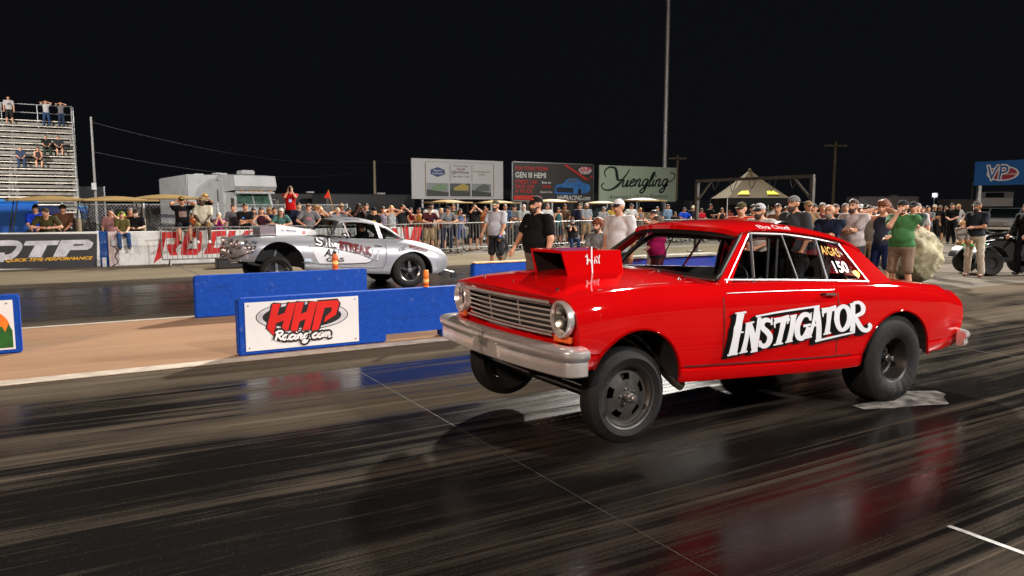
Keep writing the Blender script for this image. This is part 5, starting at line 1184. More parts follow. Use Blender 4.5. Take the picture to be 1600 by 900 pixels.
for p, w in (([(905, 190), (890, 140), (930, 100), (985, 110), (1000, 170), (1010, 215), (1045, 205)], [6, 12, 14, 22, 26, 20, 8]), ([(1115, 115), (1070, 185), (1005, 265), (940, 302), (885, 295), (865, 262), (885, 240)], [8, 14, 24, 16, 12, 10, 14])): fy.up(); stroke(mb, p, w, fy)
part('brand_script', dg_, B3, mb)
fy2 = Fn(lambda x, y, l: fy.g(x, 600-y, l), .008, .0006)
part('brand_script', dg_, B3, script(MB(), 'uengling', fy2, 1040, 1465, 325, 68, 15, slant=.5)); fy.l = .012; part('brand_flourish', dg_, B3, stroke(MB(), [(1470, 240), (1520, 215), (1540, 170), (1510, 148), (1498, 158)], 9, fy))
part('tagline', cmat('print', (45, 75, 60)), B3, text_mb("America's Oldest Brewery", lambda a, b: fy(a, b), 925, 1480, 395, 345, shear=.35))
# blue fuel sign far right
XV = 38.6; a = atX(1525, 253, XV); b = atX(1525, 290, XV); VP = thing('fuel_sign', (XV, a.y-4, 0), 'blue racing fuel sign at the right edge above the parked trucks', 'sign')
vb = mat('blue_sign_face', (.004, .10, .36), rough=.5, var=.05, scale=1); part('panel', vb, VP, MB().box((XV, a.y-4, (a.z+b.z)/2), (.15, 8, a.z-b.z)))
for y in (a.y-.2, a.y-4, a.y-7.8): part('post', galv, VP, MB().tube([(XV+.15, y, 0), (XV+.15, y, a.z)], .07, 8))
fv = Fn(lambda x, y, l: Vector((XV-.076-l, a.y-x, b.z+y*(a.z-b.z))), .004, .004)
part('logo_oval', cmat('print', (215, 220, 230)), VP, flat_poly(MB(), disc_pts(1.3, .47, .72, .30, 32), fv)); fv.up(); part('logo_oval', cmat('print', (150, 45, 70)), VP, flat_poly(MB(), disc_pts(1.3, .47, .64, .25, 32), fv)); fv.up()
for bd_, m_ in ((.06, cmat('print', (225, 228, 235))), (.0, vb)): part('logo_letters', m_, VP, text_mb('VP', lambda p, q: fv(p, q), .60, 1.55, .22, .80, bold=bd_, shear=.1)); fv.up()
part('logo_script', whb, VP, text_mb('Racing', lambda p, q: fv(p, q), 1.3, 1.95, .38, .50, shear=.3))
for s_, y0 in (('WI', .70), ('EV', .44), ('RA', .18)): part('slogan', whb, VP, text_mb(s_, lambda p, q: fv(p, q), 2.55, 3.25, y0, y0+.20, bold=.03))

# ================================================================ vehicles in the pits
def rotm(t, ang): t.rotation_euler.z = ang
vwhite = cmat('paint', (190, 192, 195)); vgrey = cmat('paint', (70, 72, 76)); vdark = cmat('paint', (20, 21, 24)); winm = mat('vehicle_window', (.02, .03, .03), rough=.08, var=.1)
def lpart(nm, m, t, mb, sm=None): return mb.build(nm, m, t, sm, local=True)
def wheels_for(t, xs, w, r_=.42):
    for x in xs:
        for s in (-1, 1):
            wh = thing('wheel', (x, s*w, r_), None, None); wh.parent = t
            MB().lathe([(r_*.55, -.12), (r_*.95, -.13), (r_, -.08), (r_, .08), (r_*.95, .13), (r_*.55, .12)], (0, 0, 0), axis=(0, s, 0), n=24).build('tyre', rubber, wh, 40, local=True); MB().lathe([(0, .06), (r_*.5, .07), (r_*.56, .11)], (0, 0, 0), axis=(0, s, 0), n=20).build('rim', alu, wh, 40, local=True)
# motorhome built on a truck chassis (local +x is its nose)
RV = thing('motorhome', (9.05, 44.5, 0), 'grey white truck-nosed motorhome parked behind the crowd at left', 'motorhome')
mh = mat('dusty_white_motorhome', (.37, .38, .39), rough=.45, var=.12, scale=1.5)
lpart('house_body', mh, RV, MB().box((-4.6, 0, 2.1), (6.6, 2.45, 2.9), bev=.12)); lpart('overcab', mh, RV, MB().prism([(-1.3, 2.55), (.25, 2.62), (.42, 2.85), (.25, 3.45), (-1.3, 3.55)], -1.22, 1.22, lambda a, b, d: Vector((a, d, b))), 20)
lpart('cab', mh, RV, MB().prism([(-1.3, .7), (.1, .7), (.15, 1.55), (-.25, 2.50), (-1.3, 2.55)], -1.12, 1.12, lambda a, b, d: Vector((a, d, b))), 20); hood = lpart('hood', mh, RV, MB().prism([(.1, .7), (1.25, .7), (1.3, 1.35), (.12, 1.60)], -.85, .85, lambda a, b, d: Vector((a, d, b))), 20)
for s in (-1, 1): lpart('windscreen', mat('greenish_windscreen', (.05, .10, .08), rough=.12, var=.5, scale=3), RV, MB().add([Vector((x, y, z)) for x, y, z in ((.155, s*.05, 1.66), (.155, s*.98, 1.66), (-.19, s*.95, 2.40), (-.19, s*.05, 2.40))], [(0, 1, 2, 3)])); lpart('mirror', chrome, RV, MB().box((.2, s*1.32, 1.95), (.10, .18, .46), bev=.03)); lpart('mirror_arm', galv, RV, MB().tube([(0, s*1.1, 2.1), (.2, s*1.32, 2.1)], .02, 6)); lpart('headlight', mat('pale_lamp_lens', (.7, .68, .64)), RV, MB().lathe([(.1, 0), (.08, .03), (0, .04)], (1.29, s*.62, .95), axis=(1, 0, 0), n=16)); lpart('step_tank', alu, RV, MB().tube([(-1.4, s*1.05, .62), (-.3, s*1.05, .62)], .26, 14))
lpart('grille', chrome, RV, MB().box((1.31, 0, 1.02), (.03, .8, .55))); lpart('bumper', chrome, RV, MB().box((1.40, 0, .55), (.16, 2.2, .3), bev=.04)); lpart('visor', vwhite, RV, MB().box((.22, 0, 2.52), (.35, 2.2, .08), rot=Matrix.Rotation(R(15), 3, 'Y')))
for k in (-.8, -.3, 0, .3, .8): lpart('marker_light', mat('amber_marker', (.6, .25, .05), rough=.3), RV, MB().box((.40, k, 2.56), (.04, .14, .06)))
for x, w_ in ((-2.4, .5), (-4.2, .9), (-6.6, .9)): lpart('side_window', winm, RV, MB().box((x, -1.232, 2.35), (w_, .02, .7)))
lpart('side_door', cmat('paint', (150, 152, 155)), RV, MB().box((-3.2, -1.232, 1.9), (.7, .025, 2.0))); lpart('awning_tube', galv, RV, MB().tube([(-7.4, -1.28, 3.3), (-1.8, -1.28, 3.3)], .07, 8)); lpart('roof_unit', mh, RV, MB().box((-1.9, .35, 3.70), (.9, .8, .3), bev=.08)); lpart('roof_unit', vwhite, RV, MB().box((-4.6, -.2, 3.66), (.8, .7, .22), bev=.05)); lpart('roof_rack', galv, RV, MB().tube([(-7, -.9, 3.62), (-2.5, -.9, 3.62)], .03, 6)); wheels_for(RV, (.6, -5.2, -6.3), 1.0, .5)
rotm(RV, R(-79))
def trailer(loc, ang, L, H, m, label, group='enclosed trailers and trucks parked in the pits'):
    t = thing('enclosed_trailer', loc, label, 'trailer', group)
    lpart('trailer_box', m, t, MB().box((0, 0, .55+H/2), (L, 2.45, H), bev=.08)); lpart('roof_vent', vwhite, t, MB().box((L*.2, 0, .62+H), (.5, .5, .14), bev=.03)); lpart('corner_trim', alu, t, MB().box((L/2+.005, 0, .6), (.03, 2.4, .14)))
    for s in (-1, 1): lpart('side_stripe', cmat('paint', (70, 75, 90)), t, MB().box((0, s*1.232, 1.1), (L*.96, .012, .22))); lpart('corner_post', alu, t, MB().box((L/2-.03, s*1.22, .55+H/2), (.09, .05, H*.96)))
    lpart('rear_door', m, t, MB().box((L/2+.012, 0, .6+H/2), (.02, 2.1, H*.84))); lpart('door_bar', galv, t, MB().tube([(L/2+.04, .5, .7), (L/2+.04, .5, .4+H)], .02, 6)); wheels_for(t, (-.5, .4), 1.05, .36); rotm(t, ang); return t
trailer((6.6, 50.5, 0), R(-85), 8.0, 3.0, mh, 'white box trailer standing left of the motorhome')
trailer((19.4, 55, 0), R(10), 7.5, 2.1, cmat('paint', (60, 62, 64)), 'low pale trailer behind the man with dreadlocks'); trailer((27.5, 52, 0), R(5), 8.0, 2.6, vdark, 'dark trailer under the pale grey billboard'); trailer((33.5, 48, 0), R(2), 9, 2.3, cmat('paint', (110, 110, 110)), 'pale trailer seen under the green billboard'); trailer((48, 47, 0), R(15), 10, 1.7, vgrey, 'long grey trailer behind the pop-up tent'); trailer((59, 38, 0), R(-30), 5, 2.0, vwhite, 'white trailer with sloping front behind the bald man'); trailer((68, 35.5, 0), R(-35), 4.5, 1.8, cmat('paint', (170, 172, 172)), 'second white trailer beyond the curly haired person'); trailer((84, 32, 0), R(-20), 6, 1.6, vdark, 'grey trailer in the dark behind the work lamp'); trailer((-2.5, 60, 0), R(0), 9, 2.6, vdark, 'dark trailer in the distance behind the grandstand end'); trailer((14.5, 58, 0), R(4), 8, 2.2, vdark, 'dark trailer in the distance behind the red shirted man')
def pickup(loc, ang, m, label, camper=False, old=False):
    t = thing('pickup_truck' if not old else 'parked_car', loc, label, 'truck' if not old else 'car', 'enclosed trailers and trucks parked in the pits')
    hb = .95; lpart('body', m, t, MB().prism([(-2.6, .5), (2.5, .5), (2.6, .7), (2.55, hb), (1.1, hb+.08), (-2.6, hb+.05)], -.92, .92, lambda a, b, d: Vector((a, d, b))), 20); lpart('cab', m, t, MB().prism([(1.1, hb+.05), (.55, 1.62), (-.9 if not old else -1.2, 1.62), (-1.15 if not old else -1.7, hb+.05)], -.80, .80, lambda a, b, d: Vector((a, d, b))), 20)
    for s in (-1, 1): lpart('side_window', winm, t, MB().add([Vector((x, s*.806, z)) for x, z in ((.95, hb+.10), (.5, 1.54), (-.8, 1.54), (-1.0, hb+.10))], [(0, 1, 2, 3)])); lpart('headlight', mat('pale_lamp_lens', (.7, .68, .64)), t, MB().lathe([(.1, 0), (.08, .03), (0, .04)], (2.58, s*.68, .78), axis=(1, 0, 0), n=14))
    lpart('windscreen', winm, t, MB().add([Vector((x, y, z)) for x, y, z in ((1.09, -.72, hb+.13), (1.09, .72, hb+.13), (.60, .70, 1.58), (.60, -.70, 1.58))], [(0, 1, 2, 3)])); lpart('bumper', chrome, t, MB().box((2.66, 0, .52), (.12, 1.8, .18), bev=.03)); lpart('grille', alu, t, MB().box((2.61, 0, .76), (.03, 1.1, .2)))
    if camper: lpart('camper_shell', vwhite, t, MB().prism([(-2.7, 1.0), (-1.1, 1.0), (-1.0, 1.68), (.9, 1.72), (.8, 2.25), (.2, 2.65), (-2.7, 2.65)], -1.0, 1.0, lambda a, b, d: Vector((a, d, b))), 20); lpart('camper_window', winm, t, MB().box((-1.5, -1.006, 2.1), (.9, .02, .45))); lpart('camper_window', winm, t, MB().add([Vector((x, y, z)) for x, y, z in ((.785, -.5, 2.28), (.785, .5, 2.28), (.30, .5, 2.60), (.30, -.5, 2.60))], [(0, 1, 2, 3)]))
    wheels_for(t, (1.7, -1.6), .85, .36); rotm(t, ang); return t
p = atX(1575, 352, 46); pickup((46, p.y, 0), R(190), vwhite, 'white classic car parked at the right edge behind the quad bike', old=True); p = atX(1552, 345, 52); pickup((52, p.y, 0), R(205), vwhite, 'pickup with white camper shell at right under the blue sign', True)
p = atX(1452, 338, 60); pickup((60, p.y, 0), R(160), vdark, 'dark pickup parked below the work lamp'); pickup((30, 38, 0), R(185), vdark, 'dark pickup parked under the black and red billboard')
pickup((18.5, 40, 0), R(200), cmat('paint', (60, 75, 110)), 'dark blue pickup parked behind the crowd right of the flag')
# golf carts
cream = cmat('plastic', (160, 134, 88))
def cart_proto():
    t = thing('golf_cart', (0, 0, 0), 'x', 'golf cart', 'golf carts parked along the fence'); bodym = cmat('plastic', (120, 118, 112))
    lpart('canopy', cream, t, MB().grid([[Vector((x, y, 1.84+.15*math.cos(x*1.35)*math.cos(y*2.2))) for y in np.linspace(-.6, .6, 7)] for x in np.linspace(-1.05, 1.05, 9)]), 50); lpart('canopy_edge', cream, t, MB().tube([(-1.05, -.6, 1.86), (1.05, -.6, 1.86), (1.05, .6, 1.86), (-1.05, .6, 1.86)], .032, 6, closed=True))
    for x, x2 in ((.85, 1.05), (-.75, -.95)):
        for s in (-1, 1): lpart('canopy_post', blk, t, MB().tube([(x2, s*.5, .75), (x, s*.52, 1.85)], .018, 6))
    lpart('body', bodym, t, MB().prism([(-1.2, .3), (1.15, .3), (1.25, .55), (1.05, .85), (.75, .82), (.55, .42), (-.05, .42), (-.1, .70), (-1.2, .74)], -.58, .58, lambda a, b, d: Vector((a, d, b))), 20)
    lpart('seat', cmat('cloth', (190, 175, 145)), t, MB().box((-.35, 0, .80), (.5, 1.05, .14), bev=.04)); lpart('seat_back', cmat('cloth', (190, 175, 145)), t, MB().box((-.62, 0, 1.12), (.10, 1.05, .42), bev=.04)); lpart('windscreen', glass, t, MB().add([Vector((x, y, z)) for x, y, z in ((1.0, -.5, .9), (1.0, .5, .9), (.88, .5, 1.75), (.88, -.5, 1.75))], [(0, 1, 2, 3)])); lpart('steering_wheel', blk, t, MB().tube([Vector((.42+.08*math.sin(a), -.25+.17*math.cos(a), 1.0+.15*math.sin(a))) for a in np.linspace(0, 2*PI, 17)[:-1]], .014, 6, closed=True)); wheels_for(t, (.8, -.85), .5, .24)
    return t
cp = cart_proto()
for i, (x, Y, a, sc, lb) in enumerate([(80, 25.3, 8, 1.0, 'golf cart with flat tan canopy behind the black banner'), (181, 25.6, 15, 1.0, 'golf cart with tan canopy behind the boy on the wall'), (262, 27.5, 10, 1.05, 'golf cart behind the two men sitting on the wall'), (700, 29.5, 30, 1.0, 'golf cart with yellowish canopy behind the barrier leaners'), (862, 30, 5, 1.03, 'golf cart with pale canopy behind the man in the black tee'), (940, 32, -10, 1.0, 'golf cart standing behind the bearded man in grey'), (1003, 27.6, 12, 1.06, 'golf cart with cream canopy left of the light mast'), (775, 31.5, 175, 1.0, 'golf cart parked directly under the black and red billboard')]):
    o = cp if i == 0 else copy_tree(cp); p = atY(x, 324, Y); o.location = (p.x, Y, 0); o.rotation_euler.z = R(a+180); o.scale = (sc, sc, sc); o['label'] = lb
# blue portable cabin, fence
pc = thing('portable_toilet', (-1.5, 27.2, 0), 'bright blue portable toilet at the left edge behind the banner', 'toilet'); bl_ = cmat('plastic', (20, 110, 215))
part('cabin', bl_, pc, MB().box((-1.5, 27.2, .9), (1.1, 1.1, 1.8), bev=.04)); part('door', cmat('plastic', (25, 100, 200)), pc, MB().box((-1.5, 26.64, .9), (.75, .03, 1.6))); part('roof', cmat('plastic', (70, 150, 230)), pc, MB().box((-1.5, 27.2, 1.84), (1.18, 1.18, .10), bev=.04)); part('corner_post', cmat('plastic', (20, 60, 120)), pc, MB().box((-.93, 26.66, .9), (.08, .08, 1.75)))
pc2 = thing('storage_cabinet', (-.55, 27.6, 0), 'dark navy cabinet beside the bright blue toilet', 'cabinet'); part('cabinet_body', cmat('plastic', (20, 35, 75)), pc2, MB().box((-.55, 27.6, .85), (.7, .7, 1.7), bev=.03)); part('cabinet_door', cmat('plastic', (25, 42, 88)), pc2, MB().box((-.55, 27.24, .85), (.6, .02, 1.5)))
FN = thing('chain_link_fence', (3.0, 29, 0), 'chain link fence behind the crowd at left', 'fence'); fx0, fx1, fyy, fz = -.3, 9.5, 29.0, 1.75
for x in np.arange(fx0, fx1+.1, 2.45): part('fence_post', galv, FN, MB().tube([(x, fyy, 0), (x, fyy, fz+.05)], .035, 8))
part('top_rail', galv, FN, MB().tube([(fx0, fyy, fz), (fx1, fyy, fz)], .024, 6)); mb = MB()
for k in range(int((fx1-fx0+fz)/.11)):
    x = fx0-fz+.11*k
    for s in (0, 1):
        a0 = max(0, (fx0-x)/fz if s == 0 else 0); z0_, z1_ = .05, fz
        p0, p1 = ((x, z0_), (x+fz, z1_)) if s == 0 else ((x+fz, z0_), (x, z1_))
        t0, t1 = 0.0, 1.0
        if p0[0] != p1[0]:
            ta, tb = (fx0-p0[0])/(p1[0]-p0[0]), (fx1-p0[0])/(p1[0]-p0[0]); t0, t1 = max(0, min(ta, tb)), min(1, max(ta, tb))
        if t1 > t0: f_ = lambda t: Vector((p0[0]+(p1[0]-p0[0])*t, fyy, p0[1]+(p1[1]-p0[1])*t)); mb.tube([f_(t0), f_(t1)], .005, 3, cap=False)
tag(part('wire_mesh', galv, FN, mb), kind='stuff')
# pop-up tent
TX = 30.0; a = atX(1170, 310, TX); pk = atX(1172, 273, TX); hy = 1.55; cx, cy = TX, a.y; zE = a.z
tn = thing('popup_tent', (cx, cy, 0), 'small black pop-up tent with tan peaked roof behind the gantry', 'tent'); tanr = cmat('cloth', (96, 84, 62))
cor = [(cx+hy*1.414*math.cos(R(59.3+45+90*k)), cy+hy*1.414*math.sin(R(59.3+45+90*k))) for k in range(4)]
for i in range(4):
    p, q = cor[i], cor[(i+1) % 4]; rows = []
    for t in np.linspace(0, 1, 7):
        e0 = Vector((p[0], p[1], zE)).lerp(Vector((q[0], q[1], zE)), t); rows.append([e0.lerp(Vector((cx, cy, pk.z+.25)), v)-Vector((0, 0, .10*math.sin(v*PI)*(1-abs(2*t-1)*.4))) for v in np.linspace(0, .985, 6)])
    part('roof_panel', tanr, tn, MB().grid(rows), 60); part('valance', cmat('cloth', (22, 22, 24)), tn, MB().box(((p[0]+q[0])/2, (p[1]+q[1])/2, zE-.16), (2*hy+.02, .02, .34), rz=math.atan2(q[1]-p[1], q[0]-p[0])))
    part('leg', galv, tn, MB().tube([(p[0], p[1], 0), (p[0], p[1], zE)], .025, 6))
nrm = Vector((-math.cos(YAW), -math.sin(YAW), 0)); sdv = Vector((math.sin(YAW), -math.cos(YAW), 0)); hT = pk.z+.25-zE
for k in (-1, 1): part('roof_emblem', mat('yellow_sticker', (.75, .62, .02)), tn, MB().add([Vector((cx, cy, zE))+nrm*hy*(1-v)+sdv*(.55*k+du)*hy*(1-v)+Vector((0, 0, hT*v-.10*math.sin(v*PI)+.05)) for du, v in ((-.2, .12), (.25, .12), (.2, .28), (-.1, .26))], [(0, 1, 2, 3)]))
part('peak_cap', tanr, tn, MB().lathe([(.10, 0), (.05, .10), (0, .14)], (cx, cy, pk.z+.2), n=10))
# steel gantry frame
GXp = 20.0; a, b = atX(1090, 281, GXp), atX(1270, 277, GXp); gt = thing('steel_gantry', (GXp, (a.y+b.y)/2, 0), 'rusty square tube gantry frame in front of the tent', 'frame'); rust = mat('rusty_square_tube', (.075, .065, .06), rough=.6, metal=.4, var=.4, scale=8); zt = (a.z+b.z)/2
part('crossbeam', rust, gt, MB().box((GXp, (a.y+b.y)/2, zt), (.10, abs(a.y-b.y)+.1, .10)))
for y, s in ((a.y, -1), (b.y, 1)): part('upright', rust, gt, MB().box((GXp, y, zt/2-.03), (.12, .12, zt-.06))); part('brace', rust, gt, MB().tube([(GXp, y, zt-.75), (GXp, y+s*.7, zt-.04)], .04, 6)); part('foot_plate', rust, gt, MB().box((GXp, y, .02), (.6, .3, .03)))
for k in range(5): y = a.y+(b.y-a.y)*(.15+.17*k); part('hanging_cable', blk, gt, MB().tube(cr([(GXp, y, zt-.05), (GXp-.02, y-.12, zt-.35-.1*(k % 2)), (GXp, y-.3, zt-.06)], 4), .014, 5))
# work lamp tower
p = atX(1460, 305, 55); lt = thing('work_light', (55, p.y, 0), 'blazing white work lamp on a stand in the dark pits', 'lamp'); part('stand', galv, lt, MB().tube([(55, p.y, 0), (55, p.y, p.z-.2)], .04, 8)); part('lamp_housing', blk, lt, MB().box((55.1, p.y, p.z), (.12, .5, .4))); part('lit_face', mat('blazing_lamp', (1, 1, 1), emit=(.9, .95, 1.0), estr=180, var=0), lt, MB().ell((54.98, p.y, p.z), (.04, .12, .10), 12), 60)
for k in range(3): an = k*2*PI/3; part('leg', galv, lt, MB().tube([(55, p.y, .5), (55+.6*math.cos(an), p.y+.6*math.sin(an), 0)], .025, 6))
# boulder
def boulder(c, dims, label):
    bm = bmesh.new(); bmesh.ops.create_icosphere(bm, subdivisions=5, radius=1.0); rnd = np.random.RandomState(3); pl_ = [(Vector(rnd.normal(size=3)).normalized(), .74+.2*rnd.rand()) for _ in range(16)]
    from mathutils import noise as mn
    for v in bm.verts:
        n_ = v.co.normalized(); r_ = 1.0
        for d_, h_ in pl_:
            k = n_.dot(d_)
            if k > .01: r_ = min(r_, h_/k)
        r_ = r_*.85+.15; r_ += .10*mn.noise(n_*2.2)+.05*mn.noise(n_*6)+.02*mn.noise(n_*17); w_ = n_*r_; v.co = Vector((w_.x*dims[0], w_.y*dims[1], w_.z*dims[2]))
    lo = min(v.co.z for v in bm.verts)
    for v in bm.verts: v.co.z -= lo+.03
    me = bpy.data.meshes.new('boulder'); bm.to_mesh(me); bm.free(); me.polygons.foreach_set('use_smooth', [True]*len(me.polygons)); me.materials.append(mat('pale_mossy_stone', (.34, .31, .20), rough=.85, var=.4, scale=5, bump=.9, bscale=22)); o = lnk(bpy.data.objects.new('boulder', me)); o.location = c; tag(o, label, 'boulder'); return o
bo = boulder((gnd(1421, 440).x, gnd(1421, 440).y, 0), (.55, .70, .66), 'large pale boulder behind the man in the green tee')
# quad bike at the right
p = gnd(1572, 428); qb = thing('quad_bike', (p.x, p.y, 0), 'black quad bike with green trim at the right edge', 'quad bike'); gb = cmat('plastic', (14, 15, 17), rough=.3); gr_ = cmat('plastic', (60, 130, 60))
for x in (.75, -.65):
    for s in (-1, 1):
        wh = thing('wheel', (x, s*.46, .31), None, None); wh.parent = qb
        MB().lathe([(.14, -.11), (.27, -.12), (.31, -.07), (.315, 0), (.31, .07), (.27, .12), (.14, .11)], (0, 0, 0), axis=(0, s, 0), n=28).build('tyre', rubber, wh, 40, local=True); MB().lathe([(0, .05), (.13, .06), (.15, .10)], (0, 0, 0), axis=(0, s, 0), n=16).build('rim', blk, wh, 40, local=True)
        lpart('fender', gb, qb, MB().grid([[Vector((x+.40*math.cos(t), s*w_, .36+.36*math.sin(t))) for t in np.linspace(.15, 2.9, 12)] for w_ in (.28, .42, .58)]), 50)
lpart('frame', blk, qb, MB().prism([(-.75, .34), (.7, .34), (.85, .6), (.55, .82), (.15, .84), (-.1, .74), (-.8, .78), (-.95, .6)], -.22, .22, lambda a, b, d: Vector((a, d, b))), 20); lpart('seat', gb, qb, MB().ell((-.35, 0, .84), (.55, .20, .10), 18), 60); lpart('tank_cowl', gb, qb, MB().ell((.25, 0, .88), (.38, .22, .14), 18), 60); lpart('nose_panel', gr_, qb, MB().prism([(.55, .80), (.98, .62), (1.0, .56), (.6, .66)], -.18, .18, lambda a, b, d: Vector((a, d, b)))); lpart('steering_column', blk, qb, MB().tube([(.6, 0, .6), (.38, 0, 1.02)], .025, 8)); lpart('handlebar', chrome, qb, MB().tube([(.30, -.42, 1.06), (.38, -.15, 1.04), (.38, .15, 1.04), (.30, .42, 1.06)], .014, 8))
for s in (-1, 1): lpart('grip', gb, qb, MB().tube([(.30, s*.30, 1.05), (.28, s*.44, 1.065)], .02, 8)); lpart('side_trim', mat('gold_trim', (.45, .32, .08), rough=.4, metal=.5), qb, MB().prism([(.2, .55), (.5, .48), (.45, .42), (.15, .50)], s*.23, s*.24, lambda a, b, d: Vector((a, d, b)))); lpart('headlight', mat('pale_lamp_lens', (.7, .68, .64)), qb, MB().ell((.90, s*.12, .72), (.04, .06, .04), 10), 60); lpart('shock_absorber', gr_, qb, MB().tube([(.7, s*.2, .75), (.75, s*.36, .36)], .03, 8))
lpart('engine', und, qb, MB().box((0, 0, .45), (.45, .4, .3), bev=.05)); lpart('front_rack', galv, qb, MB().tube([(.55, -.3, .86), (.95, -.25, .80), (.95, .25, .80), (.55, .3, .86)], .012, 6, closed=True)); rotm(qb, R(150))
# pennant
fl = thing('pennant', (10.9, 27.0, 0), 'small orange pennant on a whip rod above the crowd', 'flag'); p = atY(513, 297, 27.0); q = atY(523, 330, 27.0); part('rod', cmat('paint', (190, 140, 60)), fl, MB().tube([(q.x+.1, 27, .9), (p.x, 27, p.z)], .012, 6)); a_ = atY(506, 309, 27.0); part('pennant_cloth', cmat('cloth', (225, 60, 40)), fl, MB().prism([(p.x, p.z), (a_.x, a_.z), (p.x+.06, p.z-.30)], 26.99, 27.0, lambda u, v, d: Vector((u, d, v))))
# ================================================================ people
def surf_nets(V, o, h):
    """surface of a sampled distance field (numpy surface nets): vertices, quads"""
    S = V < 0; nx, ny, nz = V.shape
    cnt = np.zeros((nx-1, ny-1, nz-1), np.float32); acc = np.zeros((nx-1, ny-1, nz-1, 3), np.float32)
    sl = lambda a, n: slice(a, n-1+a)
    for ax in range(3):
        for b in (0, 1):
            for c in (0, 1):
                o0 = [0, 0, 0]; oth = [k for k in range(3) if k != ax]; o0[oth[0]] = b; o0[oth[1]] = c; o1 = list(o0); o1[ax] = 1
                A = V[sl(o0[0], nx), sl(o0[1], ny), sl(o0[2], nz)]; B = V[sl(o1[0], nx), sl(o1[1], ny), sl(o1[2], nz)]
                m = (A < 0) != (B < 0); t = np.where(m, A/np.where(m, A-B, 1), 0)
                cnt += m
                for k in range(3): acc[..., k] += np.where(m, t if k == ax else o0[k], 0)
    act = cnt > 0; idx = -np.ones(act.shape, np.int64); ii = np.argwhere(act); idx[act] = np.arange(len(ii))
    P = (acc[act]/cnt[act][:, None]+ii)*h+o; F = []
    for ax in range(3):
        oth = [k for k in range(3) if k != ax]
        s0 = [slice(1, -1)]*3; s0[ax] = slice(0, -1); s1 = [slice(1, -1)]*3; s1[ax] = slice(1, None)
        A = S[tuple(s0)]; B = S[tuple(s1)]; e = np.argwhere(A != B)
        if not len(e): continue
        sgn = A[tuple(e.T)]; base = e.copy(); base[:, oth[0]] += 1; base[:, oth[1]] += 1
        q = []
        for (b, c) in ((0, 0), (1, 0), (1, 1), (0, 1)):
            d = base.copy(); d[:, oth[0]] -= b; d[:, oth[1]] -= c; q.append(idx[tuple(d.T)])
        q = np.stack(q, 1)
        flip = sgn if ax != 1 else ~sgn
        q[~flip] = q[~flip][:, ::-1]; F.append(q)
    return P, (np.concatenate(F) if F else np.zeros((0, 4), int))
def sdf_mesh(prims, h, k=.025, fold=0.0, seed=0, cut=None):
    """prims: ('c', a, b, ra, rb) tapered limbs, ('e', centre, radii) ellipsoids"""
    lo = np.full(3, 9.); hi = np.full(3, -9.)
    for p in prims:
        if p[0] == 'c':
            r_ = max(p[3], p[4])
            for q in (p[1], p[2]): lo = np.minimum(lo, np.array(q)-r_); hi = np.maximum(hi, np.array(q)+r_)
        else: lo = np.minimum(lo, np.array(p[1])-max(p[2])); hi = np.maximum(hi, np.array(p[1])+max(p[2]))
    lo -= 2.5*h; hi += 2.5*h; n = np.maximum(4, np.ceil((hi-lo)/h).astype(int)+1)
    X = (lo[0]+h*np.arange(n[0], dtype=np.float32))[:, None, None]; Y = (lo[1]+h*np.arange(n[1], dtype=np.float32))[None, :, None]; Z = (lo[2]+h*np.arange(n[2], dtype=np.float32))[None, None, :]
    V = None
    for p in prims:
        if p[0] == 'c':
            a, b, ra, rb = p[1], p[2], p[3], p[4]; bx, by, bz = b[0]-a[0], b[1]-a[1], b[2]-a[2]; L = bx*bx+by*by+bz*bz+1e-9
            dx, dy, dz = X-a[0], Y-a[1], Z-a[2]; t = np.clip((dx*bx+dy*by+dz*bz)/L, 0, 1)
            d = np.sqrt((dx-t*bx)**2+(dy-t*by)**2+(dz-t*bz)**2)-(ra+(rb-ra)*t)
        else:
            c, r_ = p[1], p[2]; dx, dy, dz = X-c[0], Y-c[1], Z-c[2]
            k0 = np.sqrt((dx/r_[0])**2+(dy/r_[1])**2+(dz/r_[2])**2); k1 = np.sqrt((dx/r_[0]**2)**2+(dy/r_[1]**2)**2+(dz/r_[2]**2)**2)+1e-6; d = k0*(k0-1)/k1
        if V is None: V = d
        else:
            hh = np.clip(.5+.5*(V-d)/k, 0, 1); V = V+(d-V)*hh-k*hh*(1-hh)
    if fold: V = V+fold*(np.sin(Z*38+6*np.sin(X*9+seed)+4*np.sin(Y*11+seed*2))*.6+np.sin(X*31+Z*17+seed)*.4)
    if cut is not None: V = np.maximum(V, cut(X, Y, Z))
    return surf_nets(V.astype(np.float32)+np.zeros((n[0], n[1], n[2]), np.float32), lo, h)
def np_obj(name, PF, m, parent=None, smooth=True):
    P, F = PF; me = bpy.data.meshes.new(name)
    if isinstance(F, np.ndarray):
        me.vertices.add(len(P)); me.vertices.foreach_set('co', np.asarray(P, np.float32).ravel()); me.loops.add(F.size); me.loops.foreach_set('vertex_index', F.ravel().astype(np.int32)); me.polygons.add(len(F)); me.polygons.foreach_set('loop_start', np.arange(0, F.size, 4, dtype=np.int32)); me.update(calc_edges=True); me.validate()
    else: me.from_pydata(P, [], F)
    me.materials.append(m)
    if smooth: me.polygons.foreach_set('use_smooth', [True]*len(me.polygons))
    o = lnk(bpy.data.objects.new(name, me))
    if parent: o.parent = parent
    return o
SK = dict(l=(214, 160, 130), m=(196, 140, 108), t=(176, 118, 86), d=(74, 46, 34))
HR = dict(br=(58, 38, 24), dk=(22, 17, 14), bl=(190, 150, 95), wh=(205, 200, 190), rd=(112, 58, 26), gr=(120, 112, 104))
NPEOPLE = 0
def v3(*a): return np.array(a, float)
